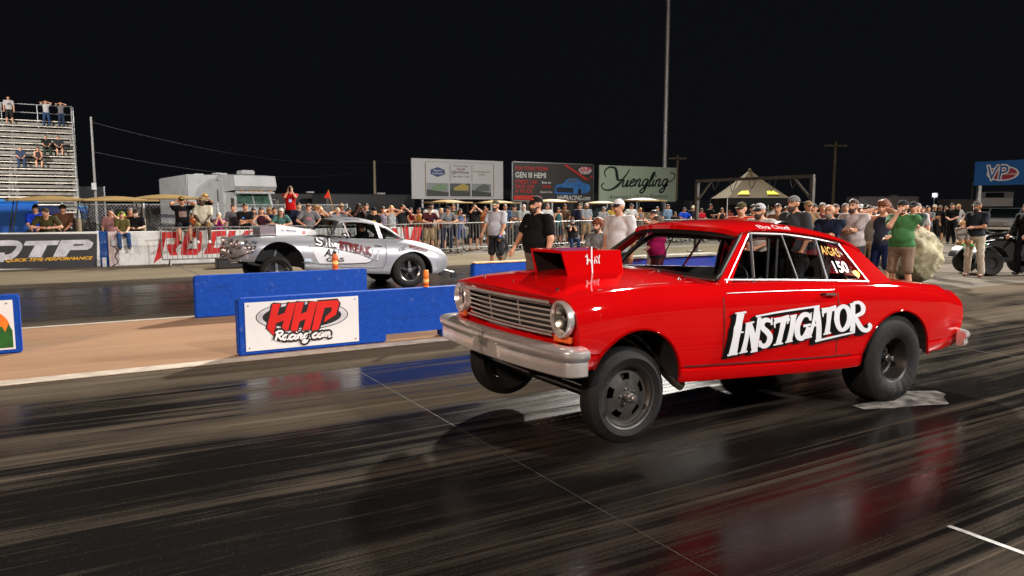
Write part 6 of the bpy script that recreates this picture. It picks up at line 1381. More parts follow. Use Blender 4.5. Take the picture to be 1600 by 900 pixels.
def person(loc, face, label, h=1.76, fat=1.0, fem=False, skin='l', top=('tee', (120, 120, 120)), low=('shorts', (60, 60, 60)), shoe=(40, 40, 40), hat=None, hair=('short', 'br'), beard=None, pose='down', lean=0.0, turn=0.0, sit=None, vox=.02, group='spectators', legs=True, glasses=False, muffs=None, wrist=True, tprint=None, child=False, name='person', cat='person', helmet=False):
    """a standing or sitting figure; local +y is forward, face = world heading in degrees"""
    global NPEOPLE; NPEOPLE += 1; rnd = random.Random(NPEOPLE*13+5); s = h/1.76; f = fat
    ln = R(lean); hipz = .93 if sit is None else sit+.10
    def up(x, y, z):    # torso point, leaning about the hips
        dy, dz = y, z-.93; return v3(x, dy*math.cos(ln)+dz*math.sin(ln), hipz+dz*math.cos(ln)-dy*math.sin(ln))
    shw = (.185 if not fem else .16)*(.5+.5*f); sl_ = rnd.uniform(-.02, .02)
    neck, hd = up(0, .005, 1.49), up(0, .035, 1.612)
    tn_ = R(turn); fw = v3(math.sin(tn_), math.cos(tn_), 0); rt = v3(math.cos(tn_), -math.sin(tn_), 0)
    H = lambda x, y, z: hd+rt*x+fw*y+v3(0, 0, z)
    sh = {q: up(q*shw, -.005, 1.415) for q in (-1, 1)}
    # hand targets and elbow hints
    def arm(q):
        P = pose if isinstance(pose, str) else pose[0 if q < 0 else 1]
        T = {'down': up(q*.26, .05+rnd.uniform(-.03, .06), .82), 'fold': up(-q*.10, .235*f, 1.17+.04*q), 'ears': H(q*.105, .04, -.01), 'face': H(q*.05, .15, .0), 'phone': H(q*.05, .27, -.03), 'hip': up(q*.20, .02, 1.02), 'pocket': up(q*.22, .07, .90), 'chin': H(q*.02, .13, -.10), 'elbow': up(-q*.12, .22, 1.10), 'belly': up(q*.06, .24*f, 1.06), 'lap': v3(q*.10, .34, hipz+.12), 'point': up(q*.42, .50, 1.50), 'hold': up(q*.10, .34, 1.14), 'rail': v3(q*.09, .36, 1.10/s), 'railw': v3(q*.20, .34, 1.10/s), 'wheel': up(q*.15, .42, 1.22), 'low': up(q*.20, .34, .90), 'cable': up(q*.24, .20, .86), 'mouth': H(q*.03, .12, -.06)}[P]
        hint = {'ears': v3(q*.85, .35, -.6), 'face': v3(q*.7, .4, -.7), 'phone': v3(q*.5, .3, -1), 'fold': v3(q*.9, .0, -.6), 'rail': v3(q*.9, -.1, -.3), 'railw': v3(q*.9, -.3, -.3), 'hip': v3(q*1, -.4, 0), 'point': v3(q*.3, .0, -1), 'chin': v3(q*.3, .5, -1), 'mouth': v3(q*.4, .5, -1)}.get(P, v3(q*.5, -.6, -.3))
        S = sh[q]; a, b = .285, .255; d = T-S; L = np.linalg.norm(d)
        if L > (a+b)*.985: T = S+d/L*(a+b)*.985; d = T-S; L = np.linalg.norm(d)
        dn = d/L; x = (a*a-b*b+L*L)/(2*L); hh = math.sqrt(max(0, a*a-x*x)); pr = hint-dn*np.dot(hint, dn); pr /= np.linalg.norm(pr)+1e-6
        return S, S+dn*x+pr*hh, T
    AR = {q: arm(q) for q in (-1, 1)}
    hipx = .095*(.6+.4*f)
    if sit is None:
        spread = rnd.uniform(.0, .04); LG = {q: (v3(q*hipx, 0, hipz-.03), v3(q*(.105+spread), .02+.02*rnd.random(), .50), v3(q*(.115+spread*1.5), -.02, .075)) for q in (-1, 1)}
    else:
        kz = hipz+.02; LG = {q: (v3(q*hipx, .02, hipz), v3(q*(.13+.04*rnd.random()), .44, kz), v3(q*(.11+.05*rnd.random()), .46+.06*rnd.random(), max(.075, kz-.44))) for q in (-1, 1)}
    tw, td = .150*f if not fem else .135*f, .095*f+.012
    wst, chs = up(0, .0+.03*(f-1), 1.08), up(0, 0, 1.30)
    torso = [('e', up(0, 0, 1.30), (shw*.92, td*1.12, .185)), ('e', up(0, .015+.09*max(0, f-1), 1.10), (tw*.98, td*1.12*(1+.35*max(0, f-1)), .19)), ('e', up(0, 0, .95), (tw*1.05, td*1.15, .13)), ('c', sh[-1], sh[1], .055, .055)]+[('c', up(0, -.01, 1.47), sh[q]+v3(0, 0, .0), .052, .050) for q in (-1, 1)]
    if fem: torso += [('e', up(q*.07, .075, 1.28), (.062, .055, .062)) for q in (-1, 1)]
    arms = []
    for q in (-1, 1):
        S, E, T = AR[q]; g = .5+.5*f; arms += [('c', S, E, .050*g, .040*g), ('c', E, T, .040*g, .026)]
    legs_ = []
    for q in (-1, 1):
        a, b, c = LG[q]; legs_ += [('c', a, b, .082*(.6+.4*f), .052), ('c', b+v3(0, -.012, 0), b*.55+c*.45+v3(0, -.022, 0), .050, .052), ('c', b*.55+c*.45+v3(0, -.022, 0), c, .050, .034)]
    head = [('e', H(0, -.005, .035), (.075, .093, .088)), ('e', H(0, .022, -.035), (.060, .070, .078)), ('c', neck-v3(0, 0, .06), H(0, -.01, -.06), .056, .052), ('c', H(0, .083, .012), H(0, .104, -.022), .010, .016)] + [('e', H(q*.078, -.005, 0), (.014, .026, .034)) for q in (-1, 1)]
    hands = []
    for q in (-1, 1):
        S, E, T = AR[q]; d = (T-E)/np.linalg.norm(T-E); hands.append(('e', T+d*.045, (.036, .036, .045)))
    body = torso+arms+head+hands+(legs_ if legs else [legs_[0], legs_[3]])
    # the eye sockets and mouth are carved, the fingers are added
    P, F = sdf_mesh(body, vox, .028)
    hx = hd+fw*.075
    for q in (-1, 1):
        ec = H(q*.033, .092, .022); dd = np.linalg.norm(P-ec, axis=1); k = np.exp(-(dd/.020)**2); P = P-np.outer(k*.014, fw)
    fing_v = []; fing_f = []
    for q in (-1, 1):
        S, E, T = AR[q]; d = (T-E)/np.linalg.norm(T-E); sd = np.cross(d, v3(0, 0, 1) if abs(d[2]) < .8 else v3(0, 1, 0)); sd /= np.linalg.norm(sd); up_ = np.cross(sd, d)
        for i, (off, ln_) in enumerate(((-.030, .060), (-.010, .072), (.010, .075), (.029, .062), (.042, .05))):
            b0 = T+d*(.065 if i < 4 else .03)+sd*off; dir_ = d if i < 4 else (d*.6+sd*.8); m1 = b0+dir_*ln_*.5; e1 = m1+(dir_*.7-up_*.6)*ln_*.5
            mb = MB(); mb.tube([b0-dir_*.015, m1, e1], [.0095, .0085, .006], 5); o_ = len(fing_v); fing_v += mb.v; fing_f += [tuple(x+o_ for x in fc) for fc in mb.f]
    nP = len(P); P = np.concatenate([P, np.array(fing_v)])*s
    quads = [tuple(x) for x in F.tolist()]+[tuple(x+nP for x in fc) for fc in fing_f]
    sk = cmat('skin', SK[skin])
    o = np_obj(name, ([tuple(p) for p in P], quads), sk); o.location = loc; o.rotation_euler.z = R(face-90); tag(o, label, cat, group)
    def child_(nm, prims, m, k=.03, fold=0.0, cut=None, vx=None):
        PF = sdf_mesh(prims, vx or vox, k, fold, NPEOPLE, cut); PF = (PF[0]*s, PF[1]); return np_obj(nm, PF, m, o)
    # clothing
    tk, tc_ = top; e = .014; g = .5+.5*f; tm = cmat('cloth', tc_)
    if tk != 'none':
        tor = [('e', up(0, .0, 1.30), (shw*.92+e, td*1.12+e, .19)), ('e', up(0, .015+.09*max(0, f-1), 1.10), (tw*.98+e+.008, td*1.12*(1+.35*max(0, f-1))+e+.008, .20)), ('e', up(0, 0, .97), (tw*1.05+e+.010, td*1.15+e+.010, .13))]
        if tk != 'tank': tor += [('c', sh[-1], sh[1], .055+e, .055+e)]+[('c', up(0, -.01, 1.465), sh[q], .050+e, .050+e) for q in (-1, 1)]
        else: tor += [('c', up(q*.085, 0, 1.43), up(q*.085, .03, 1.30), .03, .05) for q in (-1, 1)]
        if fem: tor += [('e', up(q*.07, .075, 1.28), (.062+e, .055+e, .062+e)) for q in (-1, 1)]
        if tk == 'dress': tor += [('c', up(0, 0, .95), v3(0, 0, hipz-.45), tw+.02, tw+.06)]
        slv = {'tee': .62, 'polo': .66, 'long': 1.9, 'jacket': 1.95}.get(tk, 0)
        for q in (-1, 1):
            S, E, T = AR[q]
            if 0 < slv <= 1: tor.append(('c', S, S+(E-S)*slv, .053*g+e, .052*g+e+.008))
            elif slv > 1: tor += [('c', S, E, .052*g+e, .044*g+e), ('c', E, E+(T-E)*(slv-1), .044*g+e, .034+e)]
        ck = None; lowz = (up(0, 0, .86)[2] if tk != 'dress' else hipz-.46)
        if sit is not None: lowz = hipz-.03
        ck = lambda X, Y, Z: np.maximum(lowz-Z, (Z-up(0, 0, 1.495)[2])+0*X)
        shirt = child_('shirt' if tk not in ('dress', 'jacket') else tk, tor, tm, .03, .0045, ck)
        if tprint:
            zc = 1.25; pts = []
            for ii in range(5):
                for jj in range(4): pts.append(((ii-2)*tprint[1]/4, (jj-1.5)*tprint[2]/3))
            co = np.empty(len(shirt.data.vertices)*3, np.float32); shirt.data.vertices.foreach_get('co', co); co = co.reshape(-1, 3)/s
            mb = MB(); vs = []
            for (x, dz) in pts:
                w_ = up(x+tprint[3] if len(tprint) > 3 else x, 0, zc+dz+(tprint[4] if len(tprint) > 4 else 0)); dd = (co[:, 0]-w_[0])**2+(co[:, 2]-w_[2])**2-.02*np.maximum(0, co[:, 1]); msk = dd < dd.min()+.0012; vs.append((w_[0]*s, (co[msk, 1].max()+.012)*s, w_[2]*s))
            mb.add(vs, [(i*4+j, (i+1)*4+j, (i+1)*4+j+1, i*4+j+1) for i in range(4) for j in range(3)]); mb.build('shirt_print', cmat('print', tprint[0]), shirt, 60, local=True)
    lk, lc = low
    if lk != 'none' and not (tk == 'dress'):
        frac = {'shorts': .92, 'pants': 1.93, 'skirt': .8}[lk]; lp = [('e', v3(0, .0, hipz+.0), (tw*1.04+e, td*1.16+e, .125))]
        for q in (-1, 1):
            a, b, c = LG[q]; r0 = .082*(.6+.4*f)+e
            if frac <= 1: lp.append(('c', a, a+(b-a)*frac, r0+.004, .074+e))
            else: lp += [('c', a, b, r0+.003, .064+e), ('c', b, b+(c-b)*(frac-1), .062+e, .056+e)]
        child_({'shorts': 'shorts', 'pants': 'trousers', 'skirt': 'skirt'}[lk], lp, cmat('cloth', lc), .03, .004)
    if legs:
        for q in (-1, 1):
            a, b, c = LG[q]; mb = MB(); mb.ell((c+v3(0, .055, -.035))*s, (.046*s, .125*s, .050*s), 12); mb.v = [(v[0], v[1], max(v[2], (c[2]-.073)*s)) for v in mb.v]; mb.build('shoe', cmat('plastic', shoe), o, 60, local=True)
    # face details
    for q in (-1, 1):
        mb = MB(); mb.ell(H(q*.033, .080, .020)*s, (.013*s, .012*s, .008*s), 8); mb.build('eye', cmat('plastic', (32, 24, 20)), o, 60, local=True)
        mb = MB(); mb.tube([H(q*.018, .092, .040)*s, H(q*.034, .092, .045)*s, H(q*.052, .080, .040)*s], .005*s, 5); mb.build('eyebrow', cmat('hair', HR[hair[1]] if hair else (40, 30, 24)), o, local=True)
    mb = MB(); mb.tube([H(-.024, .086, -.060)*s, H(0, .093, -.060)*s, H(.024, .086, -.060)*s], .006*s, 5); mb.build('mouth', cmat('skin', (150, 84, 74)), o, 60, local=True)
    if glasses:
        mb = MB()
        for q in (-1, 1): mb.ell(H(q*.034, .094, .018)*s, (.028*s, .012*s, .020*s), 10)
        mb.tube([H(-.075, .02, .025)*s, H(-.06, .09, .022)*s, H(0, .1, .022)*s, H(.06, .09, .022)*s, H(.075, .02, .025)*s], .004*s, 4); mb.build('glasses', cmat('plastic', glasses if isinstance(glasses, tuple) else (16, 16, 18), rough=.15), o, 60, local=True)
    if beard:
        child_('beard', [('e', H(0, .050, -.075), (.056, .052, .050)), ('c', H(-.058, .02, -.03), H(0, .07, -.085), .020, .03), ('c', H(.058, .02, -.03), H(0, .07, -.085), .020, .03)]+([('e', H(0, .05, -.13), (.042, .035, .06))] if len(beard) > 2 else []), cmat('hair', HR[beard[:2]]), .02, .003, None, min(vox, .016))
    if hair and not helmet:
        st, hc = hair; hm = cmat('hair', HR[hc]); fz = hd[2]
        fc = lambda X, Y, Z: np.minimum((X-hd[0])*fw[0]+(Y-hd[1])*fw[1]-.035, .045-(Z-fz))   # open at the face
        if st == 'short': child_('hair', [('e', H(0, -.010, .040), (.082, .098, .092))], hm, .02, .002, lambda X, Y, Z: np.maximum(fc(X, Y, Z), -.04-(Z-fz)), min(vox, .016))
        elif st == 'curly': child_('hair', [('e', H(0, -.02, .065), (.115, .122, .115))]+[('e', H(rnd.uniform(-.09, .09), rnd.uniform(-.10, .06), rnd.uniform(.0, .13)), (.035, .035, .035)) for _ in range(22)], hm, .015, .006, fc, min(vox, .016))
        elif st == 'long': child_('hair', [('e', H(0, -.012, .038), (.088, .102, .096)), ('c', H(-.07, -.03, -.02), H(-.085, -.02, -.24), .035, .028), ('c', H(.07, -.03, -.02), H(.085, -.02, -.24), .035, .028), ('c', H(0, -.07, 0), H(0, -.085, -.26), .055, .05)], hm, .03, .004, fc, min(vox, .018))
        elif st == 'tail': child_('hair', [('e', H(0, -.012, .038), (.082, .100, .093)), ('c', H(0, -.10, .05), H(0, -.15, -.02), .03, .03), ('c', H(0, -.15, -.02), H(0, -.13, -.2), .03, .012)], hm, .02, .002, fc, min(vox, .018))
        elif st == 'locks':
            child_('hair', [('e', H(0, -.012, .045), (.092, .104, .098))]+[('c', H(.085*math.cos(a), .085*math.sin(a)-.01, .02), H(.115*math.cos(a), .11*math.sin(a)-.01, -.17), .022, .014) for a in np.linspace(2.6, 6.8, 9)], hm, .012, .003, fc, min(vox, .018))
    if hat:
        kind, hc = hat[0], hat[1]; hm = cmat('cloth', hc); mb = MB(); z0 = .045
        dome = lambda r_, hh, z_: [[H(r_*math.sin(ph)*math.cos(t), -.005+r_*1.18*math.sin(ph)*math.sin(t), z_+hh*math.cos(ph))*s for t in np.linspace(0, 2*PI, 21)[:-1]] for ph in np.linspace(.02, PI/2, 7)]
        if kind in ('cap', 'backcap'):
            mb.grid(dome(.087, .088, z0), closed=True); cp_ = mb.build('cap', hm, o, 60, local=True); sgn = 1 if kind == 'cap' else -1; mb = MB()
            rows = [[H(a*.075, sgn*(.085+.085*v*math.sqrt(max(0, 1-a*a*.75))), z0+.010-.022*v-.012*a*a)*s for v in (0, .5, 1)] for a in np.linspace(-1, 1, 9)]
            mb.grid(rows); mb.grid([[Vector(p_)+Vector((0, 0, -.006)) for p_ in r_] for r_ in rows]); mb.build('cap_brim', cmat('cloth', hat[2] if len(hat) > 2 else hc), cp_, 60, local=True)
            if len(hat) > 3: mb = MB(); mb.grid([[H(a*.04, .094-abs(a)*.012+0*b, z0+.012+.04*b)*s for b in (0, .5, 1)] for a in np.linspace(-1, 1, 5)]); mb.build('cap_badge', cmat('print', hat[3]), cp_, 60, local=True)
        elif kind == 'wide':
            mb.grid(dome(.088, .10, z0), closed=True); ht_ = mb.build('hat', hm, o, 60, local=True); mb = MB(); mb.grid([[H(r_*math.cos(t), r_*1.12*math.sin(t), z0+zz)*s for t in np.linspace(0, 2*PI, 25)[:-1]] for r_, zz in ((.085, .0), (.13, -.012), (.18, .005))], closed=True); mb.build('hat_brim', hm, ht_, 60, local=True)
    if muffs:
        mb = MB()
        for q in (-1, 1): mb.ell(H(q*.092, -.005, .0)*s, (.028*s, .04*s, .048*s), 12)
        mb.tube([H(.095*math.cos(t), -.005, .02+.115*math.sin(t))*s for t in np.linspace(0, PI, 13)], .010*s, 6); mb.build('ear_muffs', cmat('plastic', muffs), o, 60, local=True)
    if helmet:
        hl_ = child_('helmet', [('e', H(0, -.005, .01), (.118, .138, .145)), ('e', H(0, .06, -.07), (.085, .075, .06))], cmat('plastic', (12, 12, 14), rough=.25), .03, 0, None, .018)
        MB().grid([[H(.115*math.sin(a), .004+.136*math.cos(a), .015+.045*b)*s for b in (-1, 0, 1)] for a in np.linspace(-1.0, 1.0, 9)]).build('visor', cmat('plastic', (60, 64, 70), rough=.1), hl_, 60, local=True)
    if wrist and 'down' not in (pose if isinstance(pose, str) else ''.join(pose)) and rnd.random() < .55:
        S, E, T = AR[rnd.choice((-1, 1))]; d = (T-E); mb = MB(); c = (E+d*.86); mb.lathe([(.034*s, -.008), (.037*s, 0), (.034*s, .008)], Vector(c*s), axis=Vector(d), n=12); mb.build('wristband', cmat('plastic', (235, 105, 30)), o, 50, local=True)
    o['hand_r'] = [float(x) for x in AR[1][2]*s]; o['hand_l'] = [float(x) for x in AR[-1][2]*s]
    return o
def hand_world(o, key):
    v = Vector(o[key]); v.rotate(o.rotation_euler); return v+Vector(o.location)
def at_px(x, Y): p = atY(x, 324, Y); return (p.x, Y, 0)
def on_ground(x, y): p = gnd(x, y); return (p.x, p.y, 0)
NAVY = (24, 30, 52); BLK = (16, 16, 18); GRY = (128, 130, 134); WHT = (215, 214, 210); KHA = (160, 138, 105); JEAN = (52, 78, 120); OLV = (82, 80, 46)
# ---- along the far wall and barriers, left to right
person(at_px(72, 23.95), 268, 'man in olive tee and camouflage cap leaning over the black banner', pose='rail', lean=32, top=('tee', (70, 66, 36)), low=('pants', JEAN), hat=('cap', (80, 66, 46)), turn=-35, h=1.78, vox=.018)
person((atY(55, 324, 25.3).x, 25.3, 0), 265, 'person in bright blue tee sitting in the left golf cart', pose='lap', sit=.82, top=('tee', (20, 60, 200)), low=('shorts', (60, 60, 60)), hair=('short', 'br'))
person((atY(98, 324, 25.3).x, 25.3, 0), 265, 'person in brown cowboy hat sitting in the left golf cart', pose='lap', sit=.82, top=('tee', (90, 60, 40)), low=('pants', BLK), hat=('wide', (92, 70, 42)), skin='m')
person(at_px(172, 24.6), 262, 'person in faded pink top raising an arm behind the boy', pose=('face', 'down'), top=('tee', (180, 130, 130)), low=('shorts', (60, 60, 60)), h=1.62, fem=True, hair=('short', 'dk'))
person((atY(189, 324, 23.62).x, 23.62, 0), 272, 'boy in olive tee and jeans with neon ear muffs sitting on the wall', sit=.98, pose='lap', top=('tee', (92, 86, 44)), low=('pants', (50, 82, 130)), shoe=(70, 45, 30), h=1.42, fat=.85, muffs=(170, 230, 30), hair=('short', 'br'), vox=.018)
person(at_px(203, 25.0), 262, 'man with red face half hidden behind the boy on the wall', pose='down', top=('tee', (150, 90, 60)), skin='m', h=1.66, hair=('short', 'gr'))
person(at_px(211, 24.4), 265, 'bearded man in black tee and cap standing right of the boy', pose='hold', top=('tee', (20, 20, 22)), low=('pants', JEAN), hat=('cap', (40, 38, 34)), beard='wh', h=1.62, glasses=True)
person((atY(284, 324, 23.62).x, 23.62, 0), 270, 'man in black printed tee sitting on the wall with hands at his ears', sit=.97, pose='ears', top=('tee', (18, 17, 18)), low=('shorts', (24, 28, 40)), hat=('cap', (30, 28, 26), (30, 28, 26), (220, 180, 20)), shoe=(20, 20, 22), skin='m', tprint=((110, 84, 74), .20, .16), h=1.84, fat=1.12, vox=.018, wrist=True)
person((atY(316, 324, 23.62).x, 23.62, 0), 262, 'man in white tee and khaki shorts sitting on the wall', sit=.97, pose='lap', top=('tee', (212, 205, 182)), low=('shorts', (158, 134, 92)), hat=('cap', (150, 128, 92)), shoe=(225, 225, 222), skin='d', h=1.84, fat=1.12, vox=.018, turn=20)
person(at_px(341, 24.2), 262, 'white-haired woman in magenta dress behind the wall', pose='mouth', top=('dress', (150, 24, 110)), fem=True, hair=('short', 'wh'), h=1.52, shoe=(160, 120, 90))
person(at_px(300, 24.7), 262, 'person in orange shirt half hidden between the two wall sitters', pose='fold', top=('tee', (200, 90, 25)), skin='m', h=1.50)
person((atY(321, 324, 27.5).x, 27.5, .42), 262, 'man in yellow straw hat standing on the golf cart with hands at his face', pose='face', top=('tee', (34, 26, 26)), low=('pants', BLK), hat=('wide', (225, 185, 80)), skin='t', h=1.72)
person(at_px(383, 24.4), 262, 'man in black tee with folded arms and small blue chest print', pose='fold', top=('tee', (17, 17, 19)), low=('shorts', BLK), skin='m', tprint=((40, 110, 190), .06, .05, .07, .04), h=1.80, hair=('short', 'br'), fat=1.05)
person(at_px(408, 24.3), 262, 'long-haired woman in maroon tank top at the barrier', pose='railw', top=('tank', (62, 22, 34)), low=('shorts', JEAN), fem=True, hair=('long', 'br'), h=1.68)
person(at_px(428, 25.0), 262, 'dark-haired youth behind the woman in maroon', pose='down', top=('tee', (30, 40, 70)), skin='m', h=1.68, hair=('short', 'dk'))
person(at_px(438, 24.2), 262, 'youth in teal tee and white cap leaning on the barrier', pose='rail', lean=14, top=('tee', (78, 120, 115)), low=('shorts', GRY), hat=('cap', (225, 225, 215)), hair=('long', 'br'), h=1.68, fat=.9)
rs_ = person((atY(454, 324, 26.0).x, 26.0, .62), 255, 'man in red tee standing high above the crowd filming with a phone', pose='phone', top=('tee', (205, 16, 22)), low=('pants', BLK), hat=('cap', (150, 120, 90)), skin='l', tprint=((170, 190, 225), .10, .10), h=1.78, vox=.018)
person(at_px(481, 24.1), 262, 'heavy man in grey printed tee with orange glasses on his cap', pose='railw', lean=10, top=('tee', (118, 118, 122)), low=('shorts', (50, 50, 56)), hat=('cap', (70, 68, 66), (70, 68, 66), (230, 130, 20)), fat=1.22, h=1.82, tprint=((150, 90, 96), .17, .08), vox=.018, turn=18)
person(at_px(500, 24.5), 262, 'blonde woman in black top holding a phone to her face', pose='face', top=('tank', (24, 22, 20)), low=('pants', BLK), fem=True, hair=('long', 'bl'), h=1.70)
person(at_px(512, 25.1), 262, 'dark-haired child peering between two women', pose='down', top=('tee', (150, 110, 70)), skin='t', h=1.50, hair=('short', 'dk'))
person(at_px(527, 24.4), 262, 'person in grey tee and white cap covering both ears', pose='ears', top=('tee', (150, 152, 158)), low=('shorts', GRY), hat=('cap', (215, 200, 180)), h=1.66, fat=1.05)
person(at_px(533, 25.6), 262, 'man in straw hat and blue shirt behind the ear-covering person', pose='down', top=('polo', (60, 80, 120)), hat=('wide', (180, 160, 130)), skin='t', h=1.80)
person(at_px(560, 24.6), 262, 'dark-skinned man with dreadlocks filming with a phone', pose='phone', top=('tee', (26, 22, 22)), low=('pants', BLK), skin='d', hair=('locks', 'dk'), h=1.80)
person(at_px(584, 24.3), 250, 'woman in black hat and black printed tee', pose='down', top=('tee', (18, 18, 18)), low=('pants', BLK), fem=True, hair=('long', 'bl'), hat=('wide', (18, 18, 20)), tprint=((190, 150, 60), .14, .06), h=1.66)
person(at_px(611, 24.3), 262, 'blonde woman in pale tank top covering her ears', pose='ears', top=('tank', (172, 174, 178)), low=('shorts', (150, 150, 155)), fem=True, hair=('long', 'bl'), h=1.74)
person(at_px(654, 25.6), 262, 'woman in mustard top behind the barrier left of the maroon tee', pose='fold', top=('tank', (168, 120, 50)), low=('shorts', JEAN), fem=True, skin='t', hair=('tail', 'dk'), h=1.66)
person(at_px(673, 25.5), 262, 'big man in white tee standing behind the man in maroon', pose='down', top=('tee', WHT), low=('pants', KHA), hat=('cap', (40, 36, 34)), beard='br', fat=1.2, h=1.84)
person(at_px(669, 24.75), 268, 'bearded man in maroon tee leaning on the barrier', pose='rail', lean=14, top=('tee', (72, 26, 36)), low=('shorts', KHA), hat=('cap', (70, 54, 40)), beard='wh', fat=1.1, h=1.74, vox=.018)
person(at_px(689, 25.7), 262, 'person in red shirt partly hidden by the man in grey', pose='fold', top=('tee', (150, 40, 32)), low=('shorts', GRY), hair=('short', 'bl'), h=1.64)
person(at_px(697, 24.75), 262, 'man in grey tee and dark cap leaning low on the barrier', pose='rail', lean=20, top=('tee', (122, 124, 130)), low=('pants', (36, 42, 66)), hat=('cap', (54, 46, 46)), fat=1.1, h=1.76, turn=-25, vox=.018)
person(at_px(719, 25.4), 262, 'woman with dark hair in light blue top and denim shorts', pose='fold', top=('tank', (110, 135, 180)), low=('shorts', (60, 84, 140)), fem=True, skin='m', hair=('long', 'dk'), h=1.62)
person(at_px(740, 25.15), 262, 'man in black tee and shorts holding a camera up to his face', pose='face', top=('tee', (20, 20, 20)), low=('shorts', BLK), skin='m', hat=('cap', (60, 50, 40)), fat=1.1, h=1.80, shoe=(120, 90, 60))
person(at_px(789, 25.9), 255, 'man in blue shirt behind the man in the white tee', pose='down', top=('polo', (80, 100, 140)), low=('pants', NAVY), skin='m', h=1.80, hair=('short', 'gr'))
person(at_px(818, 25.3), 262, 'white-bearded old man with suspenders behind the barrier', pose='belly', top=('tee', (168, 172, 172)), low=('pants', (66, 66, 62)), beard='whl', hair=('short', 'wh'), h=1.78, fat=1.08)
person(at_px(855, 25.9), 262, 'person in white tee half hidden behind the man in the black tee', pose='down', top=('tee', (210, 212, 214)), hair=('short', 'gr'), h=1.82)
sq = person((atY(894, 324, 23.2).x, 23.2, 0), 250, 'photographer in black tee and grey cap squatting before the barrier', sit=.30, pose='mouth', top=('tee', (18, 18, 18)), low=('pants', (46, 64, 100)), hat=('cap', (120, 122, 124)), h=1.72, turn=15)
person(at_px(916, 26.0), 262, 'bearded man in grey tee and white cap behind the photographer', pose='belly', top=('tee', (150, 156, 164)), low=('shorts', (160, 138, 100)), hat=('cap', (225, 225, 225), (190, 40, 40)), beard='br', fat=1.12, h=1.84, shoe=(80, 70, 60))
person(at_px(941, 26.2), 262, 'man in grey tee and cap right of the bearded man', pose='rail', lean=10, top=('tee', (150, 154, 160)), low=('shorts', BLK), hat=('cap', (160, 160, 160)), h=1.72)
person(at_px(986, 25.6), 262, 'man in white tee and grey cap left of the light mast', pose='hip', top=('tee', (210, 210, 208)), low=('shorts', KHA), hat=('cap', (90, 92, 96)), h=1.84, tprint=((220, 180, 40), .05, .04, .05, 0), fat=1.1)
person(at_px(1027, 26.2), 262, 'man in charcoal tee under the green billboard', pose='fold', top=('tee', (52, 56, 58)), low=('pants', BLK), hair=('short', 'dk'), h=1.70, skin='m')
person(at_px(1055, 26.5), 262, 'dark-haired child left of the man in the blue tee', pose='down', top=('tee', (30, 26, 26)), hair=('short', 'dk'), h=1.45, skin='m')
person(at_px(1069, 26.6), 262, 'man in royal blue tee and cap beyond the red roof', pose='railw', top=('tee', (12, 72, 200)), low=('shorts', GRY), hat=('cap', (96, 96, 90)), h=1.66, skin='m', fat=1.1)
person(at_px(1083, 27.2), 230, 'person in navy jacket and cream cap beside the gantry post', pose='down', top=('jacket', (36, 42, 62)), low=('pants', BLK), hat=('cap', (225, 220, 185)), h=1.76)
person(at_px(1096, 26.5), 262, 'boy in red tee right of the gantry post', pose='fold', top=('tee', (190, 20, 40)), low=('shorts', BLK), hair=('short', 'dk'), skin='t', h=1.62)
person(at_px(1128, 25.5), 262, 'woman with long brown hair in dark top under the tent edge', pose='down', top=('tank', (40, 36, 34)), low=('pants', BLK), fem=True, hair=('long', 'br'), skin='m', h=1.64)
# ---- crew and photographers on the strip
wt = person(on_ground(776, 429), 205, 'bearded man in white tee and grey shorts carrying a coiled cable', pose=('cable', 'low'), top=('tee', (205, 206, 212)), low=('shorts', (54, 56, 60)), hat=('cap', (96, 84, 62), (225, 225, 190)), beard='br', fat=1.22, h=1.84, vox=.015, skin='m', group='crew and photographers near the strip')
person(on_ground(840, 494), 188, 'heavy man in black tee and black cap standing behind the red hood scoop', pose=('down', 'low'), top=('tee', (15, 15, 17)), low=('pants', (120, 108, 106)), hat=('cap', (22, 20, 20), (22, 20, 20), (220, 90, 30)), beard='br', fat=1.32, h=1.84, vox=.014, skin='l', hair=('short', 'dk'), tprint=((90, 90, 95), .07, .02, .06, .06), group='crew and photographers near the strip')
person((atY(936, 324, 11.3).x, 11.3, 0), 200, 'curly-haired bearded man in grey tee crouching by the red hood', sit=.52, pose='lap', top=('tee', (132, 134, 136)), low=('pants', BLK), hair=('curly', 'rd'), beard='br', h=1.74, vox=.015, group='crew and photographers near the strip')
person(on_ground(966, 487), 195, 'older man in white button shirt and white cap by the windscreen', pose=('down', 'down'), top=('polo', (224, 222, 226)), low=('pants', (60, 60, 66)), hat=('cap', (232, 232, 236), (30, 34, 50)), skin='m', hair=('short', 'wh'), fat=1.15, h=1.80, vox=.014, turn=-5, group='crew and photographers near the strip')
person(on_ground(1022, 452), 170, 'dark-haired woman in pink top stretching out an arm', pose=('point', 'down'), top=('tee', (215, 150, 165)), low=('shorts', (190, 180, 170)), fem=True, skin='m', hair=('tail', 'dk'), h=1.62, vox=.016, group='crew and photographers near the strip')
person(on_ground(1026, 470), 150, 'woman in magenta tee seen through the red coupe windscreen', pose=('mouth', 'elbow'), top=('tee', (190, 18, 100)), low=('pants', (40, 40, 44)), fem=True, fat=1.3, skin='l', hair=('long', 'br'), h=1.52, vox=.016, group='crew and photographers near the strip')
